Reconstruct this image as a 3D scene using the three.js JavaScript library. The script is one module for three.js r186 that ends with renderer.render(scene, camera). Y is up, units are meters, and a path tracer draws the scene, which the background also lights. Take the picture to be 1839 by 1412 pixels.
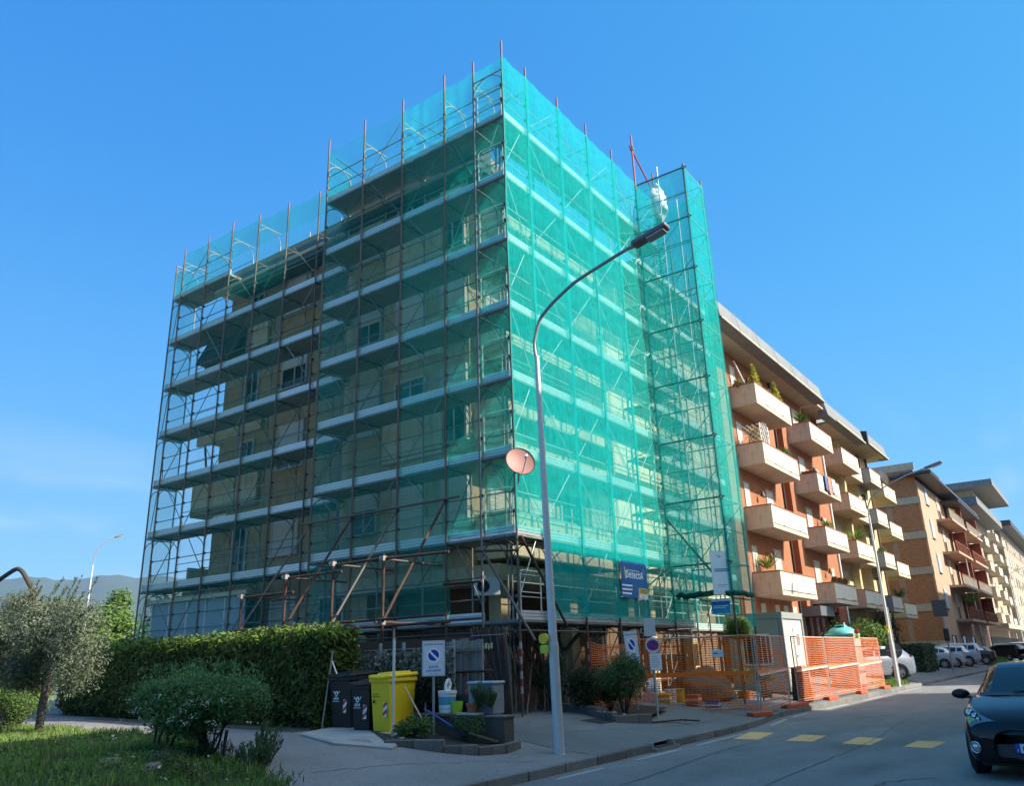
import * as THREE from 'three';
import { mergeGeometries } from 'three/addons/utils/BufferGeometryUtils.js';
import { RoundedBoxGeometry } from 'three/addons/geometries/RoundedBoxGeometry.js';
import { ImprovedNoise } from 'three/addons/math/ImprovedNoise.js';

// ---------------------------------------------------------------- camera, sky, sun, exposure
const scene = new THREE.Scene();
const camera = new THREE.PerspectiveCamera(52.5, 1024 / 787, 0.3, 14000);
camera.position.set(-15.539, 1.65, 10.977);
camera.rotation.order = 'YXZ';
camera.rotation.set(0.3262, -0.9554, -0.0322);
const renderer = new THREE.WebGLRenderer({ antialias: true });
renderer.setSize(1024, 787);
renderer.toneMapping = THREE.LinearToneMapping;
renderer.toneMappingExposure = 2.15;
renderer.shadowMap.enabled = true;

const SUN = new THREE.Vector3(0.216, 0.600, 0.770).normalize();
{
  const W = 1024, H = 512, data = new Float32Array(W * H * 4), nz = new ImprovedNoise();
  const mix = (a, b, t) => a + (b - a) * t, ss = (a, b, x) => { const t = Math.min(1, Math.max(0, (x - a) / (b - a))); return t * t * (3 - 2 * t); };
  const zen = [0.003, 0.092, 0.345], mid = [0.009, 0.172, 0.465], hor = [0.25, 0.42, 0.49], gnd = [0.16, 0.155, 0.15];
  for (let r = 0; r < H; r++) {
    const up = ((r + 0.5) / H - 0.5) * Math.PI, y = Math.sin(up), cu = Math.cos(up);
    for (let q = 0; q < W; q++) {
      const az = ((q + 0.5) / W - 0.5) * 2 * Math.PI, x = Math.cos(az) * cu, z = Math.sin(az) * cu, c = x * SUN.x + y * SUN.y + z * SUN.z;
      const e = Math.max(0, y), o = (r * W + q) * 4;
      const th = Math.exp(-e * 4.6), tm = ss(0.12, 0.80, e);
      const glow = Math.pow(Math.max(0, c * 0.5 + 0.5), 2.2), near = ss(0.6, 0.98, c);
      let cl = 0;
      if (e > 0.005 && e < 0.5) {   // thin high wisps low over the hills
        const k = 1 / (e + 0.16), cx = x * k, cz = z * k;
        const n = 0.6 * nz.noise(cx * 1.1 + 3, cz * 3.3, 1.5) + 0.3 * nz.noise(cx * 2.9, cz * 7, 4.5) + 0.15 * nz.noise(cx * 7, cz * 15, 9);
        cl = ss(0.02, 0.5, n) * 0.6 * ss(0.30, 0.08, e) + 0.45 * ss(0.115, 0.05, e) * ss(-0.25, 0.2, n);
      }
      for (let i = 0; i < 3; i++) {
        let v = mix(mix(mid[i], zen[i], tm), hor[i], th * 0.9);
        v = mix(v, [0.062, 0.31, 0.50][i], glow * 0.62);
        v += near * [1.25, 1.2, 1.08][i];
        v = mix(v, [0.36, 0.42, 0.48][i], cl);
        if (y < 0) v = mix(v, gnd[i], ss(0, -0.03, y));
        data[o + i] = v;
      }
      data[o + 3] = 1;
    }
  }
  const sky = new THREE.DataTexture(data, W, H, THREE.RGBAFormat, THREE.FloatType);
  sky.mapping = THREE.EquirectangularReflectionMapping; sky.magFilter = THREE.LinearFilter; sky.needsUpdate = true;
  scene.background = sky; scene.environment = sky;
}
const sun = new THREE.DirectionalLight(new THREE.Color(1, 0.92, 0.77), 4.5);
sun.position.copy(SUN).multiplyScalar(120); sun.castShadow = true;
sun.shadow.mapSize.set(4096, 4096);
Object.assign(sun.shadow.camera, { left: -90, right: 90, top: 90, bottom: -90, near: 1, far: 400 });
scene.add(sun, sun.target);

// ---------------------------------------------------------------- helpers
let seed = 20240611;
const rnd = () => { seed = (seed + 0x6d2b79f5) | 0; let t = Math.imul(seed ^ (seed >>> 15), 1 | seed); t = (t + Math.imul(t ^ (t >>> 7), 61 | t)) ^ t; return ((t ^ (t >>> 14)) >>> 0) / 4294967296; };
const rr = (a, b) => a + (b - a) * rnd(), pick = (a) => a[Math.floor(rnd() * a.length)];
const PN = new ImprovedNoise(), N3 = (x, y, z) => PN.noise(x, y, z), fbm = (x, y, z = 0) => N3(x, y, z) + 0.5 * N3(x * 2.1, y * 2.1, z + 7) + 0.25 * N3(x * 4.3, y * 4.3, z + 13);
const clamp = (x, a, b) => Math.min(b, Math.max(a, x)), sstep = (a, b, x) => { const t = clamp((x - a) / (b - a), 0, 1); return t * t * (3 - 2 * t); };
const V = (x, y, z) => new THREE.Vector3(x, y, z), lin = (r, g, b) => new THREE.Color().setRGB(r, g, b);
const used = new Map();
function numbered(n) { const k = used.get(n) || 0; used.set(n, k + 1); return k ? n + '_' + String(k).padStart(3, '0') : n; }
function shadow(o) { o.castShadow = o.receiveShadow = true; return o; }
function tag(o, label, category, group) { o.userData.label = label; if (category) o.userData.category = category; if (group) o.userData.group = group; return o; }
function T(name, label, category, pos = [0, 0, 0], ry = 0, group) { const o = new THREE.Group(); o.name = numbered(name); o.position.set(...pos); o.rotation.y = ry; scene.add(o); return tag(o, label, category, group); }
function P(parent, name, geo, mat, pos, rot) {
  const m = shadow(new THREE.Mesh(geo, mat)); m.name = parent === scene ? numbered(name) : name;
  if (pos) m.position.set(...pos); if (rot) m.rotation.set(...rot);
  parent.add(m); return m;
}
function S(name, geo, mat, pos, rot) { const m = P(scene, name, geo, mat, pos, rot); m.userData.kind = 'structure'; return m; }
function copy(o, name, pos, ry, label) { const c = o.clone(); c.name = numbered(name); c.position.set(...pos); c.rotation.y = ry; c.userData = { ...o.userData }; if (label) c.userData.label = label; scene.add(c); return c; }
const cache = new Map();
const memo = (k, f) => { if (!cache.has(k)) cache.set(k, f()); return cache.get(k); };
// uv in metres from the dominant axis of each face's normal
function uvm(g, s = 1) {
  const p = g.attributes.position, n = g.attributes.normal, u = new Float32Array(p.count * 2);
  for (let i = 0; i < p.count; i++) {
    const a = Math.abs(n.getX(i)), b = Math.abs(n.getY(i)), c = Math.abs(n.getZ(i)), x = p.getX(i), y = p.getY(i), z = p.getZ(i);
    if (b >= a && b >= c) { u[2 * i] = x * s; u[2 * i + 1] = z * s; } else if (a >= c) { u[2 * i] = z * s; u[2 * i + 1] = y * s; } else { u[2 * i] = x * s; u[2 * i + 1] = y * s; }
  }
  g.setAttribute('uv', new THREE.BufferAttribute(u, 2)); return g;
}
const box = (w, h, d) => memo(`b${w.toFixed(3)},${h.toFixed(3)},${d.toFixed(3)}`, () => uvm(new THREE.BoxGeometry(w, h, d)));
const rbox = (w, h, d, r = 0.02, s = 2) => memo(`r${w},${h},${d},${r}`, () => uvm(new RoundedBoxGeometry(w, h, d, s, r)));
const cyl = (a, b, h, n = 12) => memo(`c${a},${b},${h},${n}`, () => new THREE.CylinderGeometry(a, b, h, n));
const UNIT = new THREE.CylinderGeometry(1, 1, 1, 8, 1), Y = V(0, 1, 0);
// a straight tube between two points
function tube(parent, name, a, b, r, mat) {
  const A = V(...a), d = V(...b).sub(A), m = P(parent, name, UNIT, mat), L = d.length();
  m.position.copy(A).addScaledVector(d, 0.5); m.quaternion.setFromUnitVectors(Y, d.normalize()); m.scale.set(r, L, r); return m;
}
const bent = (pts, r, seg = 16, n = 6) => new THREE.TubeGeometry(new THREE.CatmullRomCurve3(pts.map((p) => V(...p)), false, 'catmullrom', 0.3), seg, r, n);
const xf = (g, pos = [0, 0, 0], rot = [0, 0, 0], sc = [1, 1, 1]) => { const h = g.clone(); h.applyMatrix4(new THREE.Matrix4().compose(V(...pos), new THREE.Quaternion().setFromEuler(new THREE.Euler(...rot)), V(...sc))); return h; };
const merge = (a) => mergeGeometries(a.map((g) => { const h = g.index ? g.toNonIndexed() : g.clone(); for (const k of Object.keys(h.attributes)) if (!['position', 'normal', 'uv'].includes(k)) h.deleteAttribute(k); return h; }));
const seg = (a, b, r, n = 6) => { const A = V(...a), d = V(...b).sub(A), L = d.length(), g = new THREE.CylinderGeometry(r, r, L, n); g.applyMatrix4(new THREE.Matrix4().compose(A.addScaledVector(d, 0.5), new THREE.Quaternion().setFromUnitVectors(Y, V(...b).sub(V(...a)).normalize()), V(1, 1, 1))); return g; };

// ---------------------------------------------------------------- textures and materials
function tex(n, f, srgb, rep = 1) {
  const d = new Uint8Array(n * n * 4);
  for (let j = 0; j < n; j++) for (let i = 0; i < n; i++) { const c = f(i / n, j / n, i, j), o = (j * n + i) * 4; for (let k = 0; k < 3; k++) d[o + k] = clamp(Math.round((c.length ? c[k] : c) * 255), 0, 255); d[o + 3] = c.length > 3 ? clamp(Math.round(c[3] * 255), 0, 255) : 255; }
  const t = new THREE.DataTexture(d, n, n); t.wrapS = t.wrapT = THREE.RepeatWrapping; t.magFilter = THREE.LinearFilter; t.minFilter = THREE.LinearMipmapLinearFilter; if (srgb) t.colorSpace = THREE.SRGBColorSpace;
  t.repeat.set(rep, rep); t.needsUpdate = true; return t;
}
// tileable noise: noise on a torus-like blend
const tn = (u, v, f, s = 0) => { const a = N3(u * f, v * f, s), b = N3((u - 1) * f, v * f, s), c = N3(u * f, (v - 1) * f, s), d = N3((u - 1) * f, (v - 1) * f, s); return (a * (1 - u) + b * u) * (1 - v) + (c * (1 - u) + d * u) * v; };
const grain = (() => { const g = new Float32Array(256 * 256); for (let i = 0; i < g.length; i++) g[i] = rnd(); return (i, j) => g[((j & 255) << 8) | (i & 255)]; })();
const tStucco = tex(512, (u, v, i, j) => 0.9 + 0.09 * tn(u, v, 5, 1) + 0.07 * tn(u, v, 17, 2) + 0.05 * (grain(i, j) - 0.5) - 0.34 * Math.max(0, tn(u, v * 0.25, 22, 3)) - 0.12 * Math.max(0, tn(u, v * 0.5, 7, 33)), false, 0.25);
const bStucco = tex(512, (u, v, i, j) => 0.5 + 0.3 * (grain(i, j) - 0.5) + 0.25 * tn(u, v, 60, 4), false, 0.6);
const tAsph = tex(1024, (u, v, i, j) => { const s = grain(i, j), q = grain((i * 3) >> 2, (j * 3) >> 2); return 0.94 + 0.10 * tn(u, v, 9, 5) + 0.14 * tn(u, v, 40, 6) + 0.34 * (s - 0.5) + (q > 0.92 ? 0.3 : 0) - (q < 0.08 ? 0.3 : 0); }, false, 0.085);
const bAsph = tex(512, (u, v, i, j) => 0.5 + 0.55 * (grain(i, j) - 0.5) + 0.2 * tn(u, v, 40, 8), false, 0.33);
const tConc = tex(512, (u, v, i, j) => 0.80 + 0.16 * tn(u, v, 4, 9) + 0.12 * tn(u, v, 14, 10) + 0.10 * (grain(i, j) - 0.5) - (tn(u, v, 30, 11) > 0.42 ? 0.2 : 0), false, 0.5);
const tRust = tex(256, (u, v, i, j) => { const k = sstep(-0.1, 0.45, tn(u, v, 7, 12) + 0.5 * tn(u, v, 22, 13)); const a = [0.62, 0.56, 0.52], b = [0.40, 0.25, 0.17]; return [0, 1, 2].map((c) => a[c] + (b[c] - a[c]) * k + 0.1 * (grain(i, j) - 0.5)); }, true, 1);
const tWood = tex(256, (u, v, i, j) => 0.75 + 0.18 * tn(u * 1, v * 1, 3, 14) + 0.18 * Math.sin((u * 9 + 0.5 * tn(u, v, 4, 15)) * 6.28) * 0.5 + 0.1 * (grain(i, j >> 3) - 0.5), false, 1);
const std = (c, rough = 0.8, o = {}) => new THREE.MeshStandardMaterial({ color: Array.isArray(c) ? lin(...c) : new THREE.Color(c), roughness: rough, ...o });
const stucco = (c, rep) => std(c, 0.93, { map: tStucco, bumpMap: bStucco, bumpScale: 0.004 });
const leafMat = (tr = 0.35, rough = 1) => new THREE.MeshPhysicalMaterial({ vertexColors: true, roughness: rough, transmission: tr, thickness: 0, side: THREE.DoubleSide, specularIntensity: 0.35 });
const M = {
  galv: std([0.42, 0.43, 0.43], 0.45, { metalness: 0.55 }), galvDull: std([0.30, 0.30, 0.29], 0.6, { metalness: 0.4 }),
  post: std([0.115, 0.098, 0.085], 0.6, { metalness: 0.35 }), rust: std([0.24, 0.155, 0.12], 0.8, { map: tRust }), red: std([0.40, 0.055, 0.045], 0.6), tip: std([0.19, 0.085, 0.085], 0.6),
  plank: std([0.27, 0.28, 0.26], 0.65, { metalness: 0.3, map: tConc }), toe: std([0.70, 0.72, 0.73], 0.42, { metalness: 0.35 }), toeLine: std([0.16, 0.17, 0.18], 0.6),
  cream: std([0.62, 0.60, 0.50], 0.5), dark: std([0.02, 0.02, 0.022], 0.7), black: std([0.012, 0.012, 0.013], 0.45), white: std([0.78, 0.78, 0.76], 0.5), grey: std([0.30, 0.31, 0.32], 0.6),
  glass: std([0.02, 0.028, 0.035], 0.06, { metalness: 0 }), glassSky: std([0.10, 0.16, 0.22], 0.08), frame: std([0.52, 0.48, 0.42], 0.6), shutter: std([0.60, 0.57, 0.50], 0.65), brown: std([0.10, 0.05, 0.03], 0.6),
  conc: std([0.30, 0.28, 0.25], 0.95, { map: tConc, bumpMap: bStucco, bumpScale: 0.01 }), rubber: std([0.018, 0.018, 0.018], 0.85), soil: std([0.055, 0.040, 0.028], 1, { bumpMap: bAsph, bumpScale: 0.03, map: tConc }),
  wood: std([0.30, 0.21, 0.13], 0.85, { map: tWood }), terracotta: std([0.42, 0.13, 0.06], 0.85), bark: std([0.10, 0.075, 0.055], 0.95, { map: tConc, bumpMap: bStucco, bumpScale: 0.02 }), leaf: leafMat(),
};
// a printed or painted sheet: canvas drawn w x h pixels
function print(w, h, draw) { const c = document.createElement('canvas'); c.width = w; c.height = h; const g = c.getContext('2d'); draw(g, w, h); const t = new THREE.CanvasTexture(c); t.colorSpace = THREE.SRGBColorSpace; t.magFilter = THREE.LinearFilter; return t; }
const printMat = (t, rough = 0.5, o = {}) => std([1, 1, 1], rough, { map: t, ...o });
const sheet = (w, h) => memo(`p${w},${h}`, () => new THREE.PlaneGeometry(w, h));

// ---------------------------------------------------------------- foliage
// leaves(n, where): where() gives {p, n, c?}: a point, the way the leaf faces and its colour
function leaves(n, where, len, wid, cols, jit = 0.6) {
  const pos = new Float32Array(n * 12), nor = new Float32Array(n * 12), col = new Float32Array(n * 12), idx = new Uint32Array(n * 6);
  const a = V(0, 0, 0), b = V(0, 0, 0), m = V(0, 0, 0);
  for (let i = 0; i < n; i++) {
    const w = where(i); m.set(w.n[0] + rr(-jit, jit), w.n[1] + rr(-jit, jit), w.n[2] + rr(-jit, jit)).normalize();
    if (w.d) a.set(...w.d); else a.set(rr(-1, 1), rr(-1, 1), rr(-1, 1)); a.addScaledVector(m, -a.dot(m)).normalize(); b.crossVectors(m, a);
    const L = len * rr(0.7, 1.25) * (w.s || 1), D = wid * rr(0.75, 1.2) * (w.s || 1), k = w.c || pick(cols), br = rr(0.75, 1.25);
    const q = [[0, 0], [0.45, 0.5], [1, 0], [0.45, -0.5]];
    for (let j = 0; j < 4; j++) {
      const o = (i * 4 + j) * 3, fold = j % 2 ? 0.12 * D : 0;
      pos[o] = w.p[0] + a.x * q[j][0] * L + b.x * q[j][1] * D + m.x * fold; pos[o + 1] = w.p[1] + a.y * q[j][0] * L + b.y * q[j][1] * D + m.y * fold; pos[o + 2] = w.p[2] + a.z * q[j][0] * L + b.z * q[j][1] * D + m.z * fold;
      const s = j === 1 ? -0.35 : j === 3 ? 0.35 : 0;
      nor[o] = m.x + b.x * s; nor[o + 1] = m.y + b.y * s; nor[o + 2] = m.z + b.z * s;
      col[o] = k[0] * br; col[o + 1] = k[1] * br; col[o + 2] = k[2] * br;
    }
    idx.set([i * 4, i * 4 + 3, i * 4 + 1, i * 4 + 1, i * 4 + 3, i * 4 + 2], i * 6);
  }
  const g = new THREE.BufferGeometry(); g.setAttribute('position', new THREE.BufferAttribute(pos, 3)); g.setAttribute('normal', new THREE.BufferAttribute(nor, 3)); g.setAttribute('color', new THREE.BufferAttribute(col, 3)); g.setIndex(new THREE.BufferAttribute(idx, 1)); return g;
}
// points near the surface of clumped blobs: [cx, cy, cz, rx, ry, rz]
function blobs(list, shell = 0.35) {
  const wt = list.map((b) => b[3] * b[4] + b[4] * b[5] + b[3] * b[5]), tot = wt.reduce((x, y) => x + y, 0);
  return () => {
    let r = rnd() * tot, i = 0; while (r > wt[i] && i < list.length - 1) r -= wt[i++];
    const b = list[i], d = V(rr(-1, 1), rr(-1, 1), rr(-1, 1)); while (d.lengthSq() > 1 || d.lengthSq() < 0.01) d.set(rr(-1, 1), rr(-1, 1), rr(-1, 1)); d.normalize();
    const t = 1 - shell * Math.pow(rnd(), 1.4) + 0.10 * N3(d.x * 3 + i, d.y * 3, d.z * 3) + (rnd() < 0.06 ? rr(0, 0.25) : 0);
    return { p: [b[0] + d.x * b[3] * t, b[1] + d.y * b[4] * t, b[2] + d.z * b[5] * t], n: [d.x, d.y + 0.35, d.z] };
  };
}
function clumps(n, c, r, s) { const o = []; for (let i = 0; i < n; i++) { const a = rr(0, 6.283), h = rr(-1, 1), k = Math.sqrt(1 - h * h) * rr(0.35, 0.85); o.push([c[0] + Math.cos(a) * k * r[0], c[1] + h * r[1] * 0.8, c[2] + Math.sin(a) * k * r[2], s * rr(0.7, 1.3), s * rr(0.6, 1.1), s * rr(0.7, 1.3)]); } return o; }
const GREEN = { laurel: [[0.050, 0.072, 0.014], [0.070, 0.098, 0.020], [0.032, 0.050, 0.010], [0.10, 0.14, 0.03]], olive: [[0.17, 0.20, 0.13], [0.12, 0.15, 0.095], [0.24, 0.27, 0.19], [0.085, 0.11, 0.06]], mid: [[0.075, 0.14, 0.035], [0.10, 0.18, 0.045], [0.05, 0.10, 0.028], [0.13, 0.21, 0.055]], lime: [[0.13, 0.21, 0.03], [0.10, 0.17, 0.025], [0.17, 0.25, 0.04]], rosem: [[0.07, 0.12, 0.055], [0.09, 0.145, 0.07], [0.05, 0.09, 0.045]], grass: [[0.16, 0.27, 0.055], [0.20, 0.32, 0.07], [0.12, 0.21, 0.05], [0.26, 0.33, 0.09]], dark: [[0.022, 0.040, 0.012], [0.03, 0.052, 0.015], [0.016, 0.03, 0.01]] };
// ---------------------------------------------------------------- the setting: ground, street, hills
const ZK = (x) => 3.6 - 0.55 * sstep(3, 9, x), ROAD2 = 11.6;
const G = (x, z) => (z > ZK(x) ? 0 : 0.13 + 0.37 * clamp((ZK(x) - 0.15 - z) / 2.9, 0, 1));
// a sheet over a grid; fx, fz give the lines, h the height, tint a colour factor
function gridSheet(xs, zs, at, tint) {
  const p = [], u = [], c = [], ix = [], n = zs.length;
  xs.forEach((x) => zs.forEach((t) => { const [X, Yh, Z] = at(x, t); p.push(X, Yh, Z); u.push(X, Z); const k = tint ? tint(X, Z) : 1; if (k.length) c.push(...k); else c.push(k, k, k); }));
  for (let i = 0; i < xs.length - 1; i++) for (let j = 0; j < n - 1; j++) { const a = i * n + j; ix.push(a, a + 1, a + n, a + 1, a + n + 1, a + n); }
  const g = new THREE.BufferGeometry(); g.setAttribute('position', new THREE.Float32BufferAttribute(p, 3)); g.setAttribute('uv', new THREE.Float32BufferAttribute(u, 2)); g.setAttribute('color', new THREE.Float32BufferAttribute(c, 3)); g.setIndex(ix); g.computeVertexNormals(); return g;
}
const range = (a, b, s) => { const o = []; for (let x = a; x < b - 1e-6; x += s) o.push(x); o.push(b); return o; };
const asphalt = (c) => std(c, 0.92, { map: tAsph, bumpMap: bAsph, bumpScale: 0.012, vertexColors: true });
const wear = (x, z) => 1 + 0.17 * fbm(x * 0.35, z * 0.35, 2) + 0.12 * N3(x * 1.3, z * 1.3, 5) - 0.16 * sstep(0.25, 0.5, N3(x * 0.7 + 9, z * 0.7, 3));
S('ground', gridSheet([-9000, -80, 620, 9000], [-9000, -95, 60, 9000], (x, z) => [x, -0.06, z]), std([0.09, 0.095, 0.05], 1, { vertexColors: true }));
// carriageway: darker wheel tracks, an old seam along it and a lighter repair near the parked car
S('road', gridSheet([...range(-60, -16, 2), ...range(-15, 30, 0.22), ...range(30.5, 60, 0.6), ...range(64, 600, 12)], range(0, 1, 0.03), (x, t) => { const a = ZK(x), z = a + (ROAD2 - a) * t; return [x, 0, z]; },
  (x, z) => { const s = wear(x * 0.6, z * 1.6) - 0.14 * sstep(0.3, 0.5, N3(x * 0.45, z * 1.1, 12)) + 0.10 * N3(x * 2.6, z * 2.6, 4) - 0.25 * sstep(0.62, 0.7, N3(x * 1.7, z * 1.7, 31)); const lane = 1 - 0.10 * Math.exp(-(((z - 5.6) / 0.5) ** 2)) - 0.10 * Math.exp(-(((z - 7.4) / 0.5) ** 2)); const patch = z > 6.9 + 0.25 * (x + 1) && x < 6 ? 1.16 : 1; return s * lane * patch; }), asphalt([0.205, 0.205, 0.205]));
const PX = [...range(-2.9, 30, 0.4), ...range(31, 120, 2), 600], PZ = [...range(0, 7, 0.35), ...range(8, 30, 1.5), 90];
S('pavement', gridSheet(PX, PZ, (x, t) => { const z = ZK(x) - 0.1 - t; return [x, G(x, z), z]; }, (x, z) => wear(x, z) * (z > 1.2 && z < 1.5 && x < 10 ? 0.85 : 1)), asphalt([0.165, 0.17, 0.17]));
S('parking_lot', gridSheet([-60, ...range(-40, -2.9, 0.4)], PZ, (x, t) => { const z = ZK(x) - 0.1 - t; return [x, G(x, z), z]; }, (x, z) => { const k = wear(x + 20, z); return [k * 1.03, k, k * 0.99]; }), asphalt([0.235, 0.228, 0.222]));
S('opposite_pavement', gridSheet([-60, 600], [0, 1], (x, t) => [x, 0.13, ROAD2 + t * 60]), asphalt([0.15, 0.15, 0.15]));
S('opposite_kerb', box(660, 0.2, 0.14), M.conc, [270, 0.03, ROAD2]);
{ // kerb stones, one by one where the photograph tells them apart
  const k = new THREE.Group(); k.name = 'kerb'; k.userData.kind = 'structure'; scene.add(k);
  const mats = [0.19, 0.22, 0.25, 0.17].map((v) => std([v, v * 0.97, v * 0.92], 0.95, { map: tConc, bumpMap: bStucco, bumpScale: 0.01 }));
  for (let x = -12; x < 46; x += 1) {
    if (x === -1) continue;   // the storm drain
    const z = ZK(x + 0.5), a = Math.atan2(ZK(x + 1) - ZK(x), 1);
    P(k, 'kerb_stone', rbox(0.985, 0.26, 0.14, 0.025, 1), pick(mats), [x + 0.5, 0.012 + rr(-0.006, 0.006), z - 0.06 + rr(-0.006, 0.006)], [0, -a, rr(-0.006, 0.006)]);
  }
  P(k, 'far_kerb', box(554, 0.26, 0.14), M.conc, [323, 0.01, 3.0]);
}
{ // storm drain where one kerb stone is missing
  const t = T('storm_drain', 'low concrete storm drain inlet let into the kerb', 'drain', [-0.5, 0, 3.56]);
  P(t, 'inlet', merge([xf(box(1, 0.06, 0.3), [0, 0.03, 0]), xf(box(0.1, 0.22, 0.14), [-0.46, 0.04, -0.02]), xf(box(0.1, 0.22, 0.14), [0.46, 0.04, -0.02])]), M.conc); P(t, 'grating', box(0.7, 0.02, 0.2), M.dark, [0, 0.065, 0.02]);
}
{ // tar seams and cracks in the carriageway and the driveway
  const k = new THREE.Group(); k.name = 'asphalt_cracks'; k.userData.kind = 'structure'; scene.add(k); const tar = std([0.07, 0.07, 0.073], 0.9);
  const crack = (pts, w, n) => { const c = new THREE.CatmullRomCurve3(pts.map((q) => V(q[0], 0, q[1]))), N = n || 60, P0 = c.getPoints(N), g = gridSheet(range(0, N, 1), [-1, 1], (i, t) => { const a = P0[Math.max(0, i - 1)], b = P0[Math.min(N, i + 1)], d = b.clone().sub(a).normalize(), o = 0.07 * N3(i * 0.35, pts[0][0], 2) * (w < 0.03 ? 1 : 0.3), e = t * w * (0.6 + 0.7 * Math.abs(N3(i * 0.6, pts[0][1], 5))), x = P0[i].x - d.z * (o + e), z = P0[i].z + d.x * (o + e); return [x, G(x, z) + 0.006, z]; }); P(k, 'crack', g, tar); };
  crack([[-9, 6.9], [-3, 6.8], [2, 6.75], [7, 6.4], [16, 6.4], [40, 6.4]], 0.011, 160); crack([[-8.5, 9.1], [-6.2, 8.9], [-4.6, 8.2], [-3.4, 8.1], [-2.6, 8.6]], 0.02); crack([[-10, 5.2], [-4, 5.0], [0, 4.7], [3, 4.9]], 0.011, 90);
  crack([[-2.7, 2.9], [-1.6, 2.0], [0.2, 2.3], [1.0, 2.6], [3.8, 2.9]], 0.012, 80); crack([[-2.9, 0.4], [-1.6, 1.0], [-0.2, 0.6], [0.7, 1.2]], 0.01); crack([[-7.6, 1.9], [-6.4, 2.1], [-5.4, 2.5], [-4.2, 3.2]], 0.010); crack([[-2.92, 3.4], [-2.95, 2.6], [-2.9, 2.0]], 0.016, 30); crack([[4, 2.9], [6, 2.0], [8, 2.4]], 0.012);
}
// white edge line, broken and worn
const paintW = std([0.48, 0.49, 0.50], 0.85, { map: tConc }), paintY = std([0.95, 0.52, 0.21], 0.85, { map: tConc });
{
  const g = new THREE.Group(); g.name = 'road_marking'; g.userData.kind = 'structure'; scene.add(g);
  for (const [a, b] of [[-9, -5.6], [-4.7, -3.3], [-2.2, -0.3], [0.4, 2.9], [5.2, 7.3], [8.0, 9.6], [11.4, 14], [16, 19], [22, 27], [30, 50]])
    P(g, 'edge_line', gridSheet(range(a, b, 0.5), [0, 1], (x, t) => { const e = x === a || x === b ? 0.02 : 0; return [x, 0.005, ZK(x) + 0.24 + e + t * (0.10 - 2 * e)]; }), paintW);
}
[[[1.74, 4.64], [1.77, 4.09], [3.43, 3.85], [3.3, 4.45]], [[1.65, 5.76], [1.70, 5.21], [3.06, 5.13], [2.94, 5.67]], [[1.32, 6.90], [1.47, 6.35], [2.86, 6.33], [2.65, 6.87]], [[1.06, 7.97], [1.2, 7.49], [2.38, 7.52], [2.3, 8.04]]].forEach((q) => {
  const s = new THREE.Shape(q.map(([x, z]) => new THREE.Vector2(x, -z))), g = uvm(new THREE.ShapeGeometry(s)); S('yellow_diamond_marking', g, paintY, [0, 0.005, 0], [-Math.PI / 2, 0, 0]);
});
{
  const t = T('manhole_cover', 'rectangular iron manhole cover in the driveway before the planted bed', 'manhole cover', [0.75, G(0.75, 1.5) + 0.004, 1.5], 0);
  t.rotation.x = 0.13; P(t, 'frame', box(0.9, 0.012, 0.66), M.galvDull); P(t, 'lid', box(0.8, 0.012, 0.56), M.dark, [0, 0.004, 0]);
}
// hills beyond the plain
S('hills', (() => {
  const az = range(-135, -20, 0.5), rad = [2600, 3200, 3900, 4700, 5500, 6200, 7500];
  return gridSheet(az, rad.map((_, i) => i), (a, i) => {
    const t = a * Math.PI / 180, r = rad[i], k = [0.02, 0.25, 0.52, 0.8, 1, 0.9, 0.1][i];
    const h = r > 7000 ? 0 : k * (r * (0.096 + 0.013 * Math.sin((a + 62) * 0.13 + 1.2) + 0.012 * N3(a * 0.11, 3.3, 1) + 0.006 * N3(a * 0.5, 1.3, i * 0.4) + 0.0025 * N3(a * 1.7, i * 0.7, 4)));
    return [-15 + Math.cos(t) * r, h + 2, 11 + Math.sin(t) * r];
  }, (x, z) => { const k = 0.9 + 0.35 * N3(x * 0.004, z * 0.004, 2); return [k, k, k]; });
})(), std([0.045, 0.062, 0.032], 1, { vertexColors: true }));
scene.fog = new THREE.FogExp2(new THREE.Color().setRGB(0.34, 0.60, 1.0), 0.00006);

// a window on a wall: frame with sill, two panes or a rolled-down shutter of slats. Faces local +z, centred on its sill line
const SLAT = {};
function windowPart(parent, pos, ry, w, h, kind = 'glass', fm = M.frame) {
  const f = P(parent, 'window', memo(`w${w},${h}`, () => merge([xf(box(0.07, h, 0.10), [-w / 2, h / 2, 0]), xf(box(0.07, h, 0.10), [w / 2, h / 2, 0]), xf(box(w + 0.07, 0.07, 0.10), [0, h + 0.035, 0]), xf(box(w + 0.2, 0.05, 0.2), [0, -0.025, 0.03]), xf(box(0.05, h, 0.05), [0, h / 2, -0.01])])), fm, pos, [0, ry, 0]);
  if (kind === 'shut' || kind === 'half') {
    const n = Math.round((kind === 'half' ? h * 0.55 : h) / 0.11), g = memo(`s${w},${n}`, () => merge(Array.from({ length: n }, (_, i) => xf(box(w - 0.06, 0.1, 0.02), [0, h - 0.06 - i * 0.11, 0.02], [0.12, 0, 0]))));
    P(f, 'shutter', g, M.shutter);
  }
  if (kind !== 'shut') { P(f, 'pane', box(w / 2 - 0.06, h - 0.04, 0.02), M.glass, [-w / 4, h / 2, -0.01]); P(f, 'pane', box(w / 2 - 0.06, h - 0.04, 0.02), M.glass, [w / 4, h / 2, -0.01]); }
  return f;
}
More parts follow.
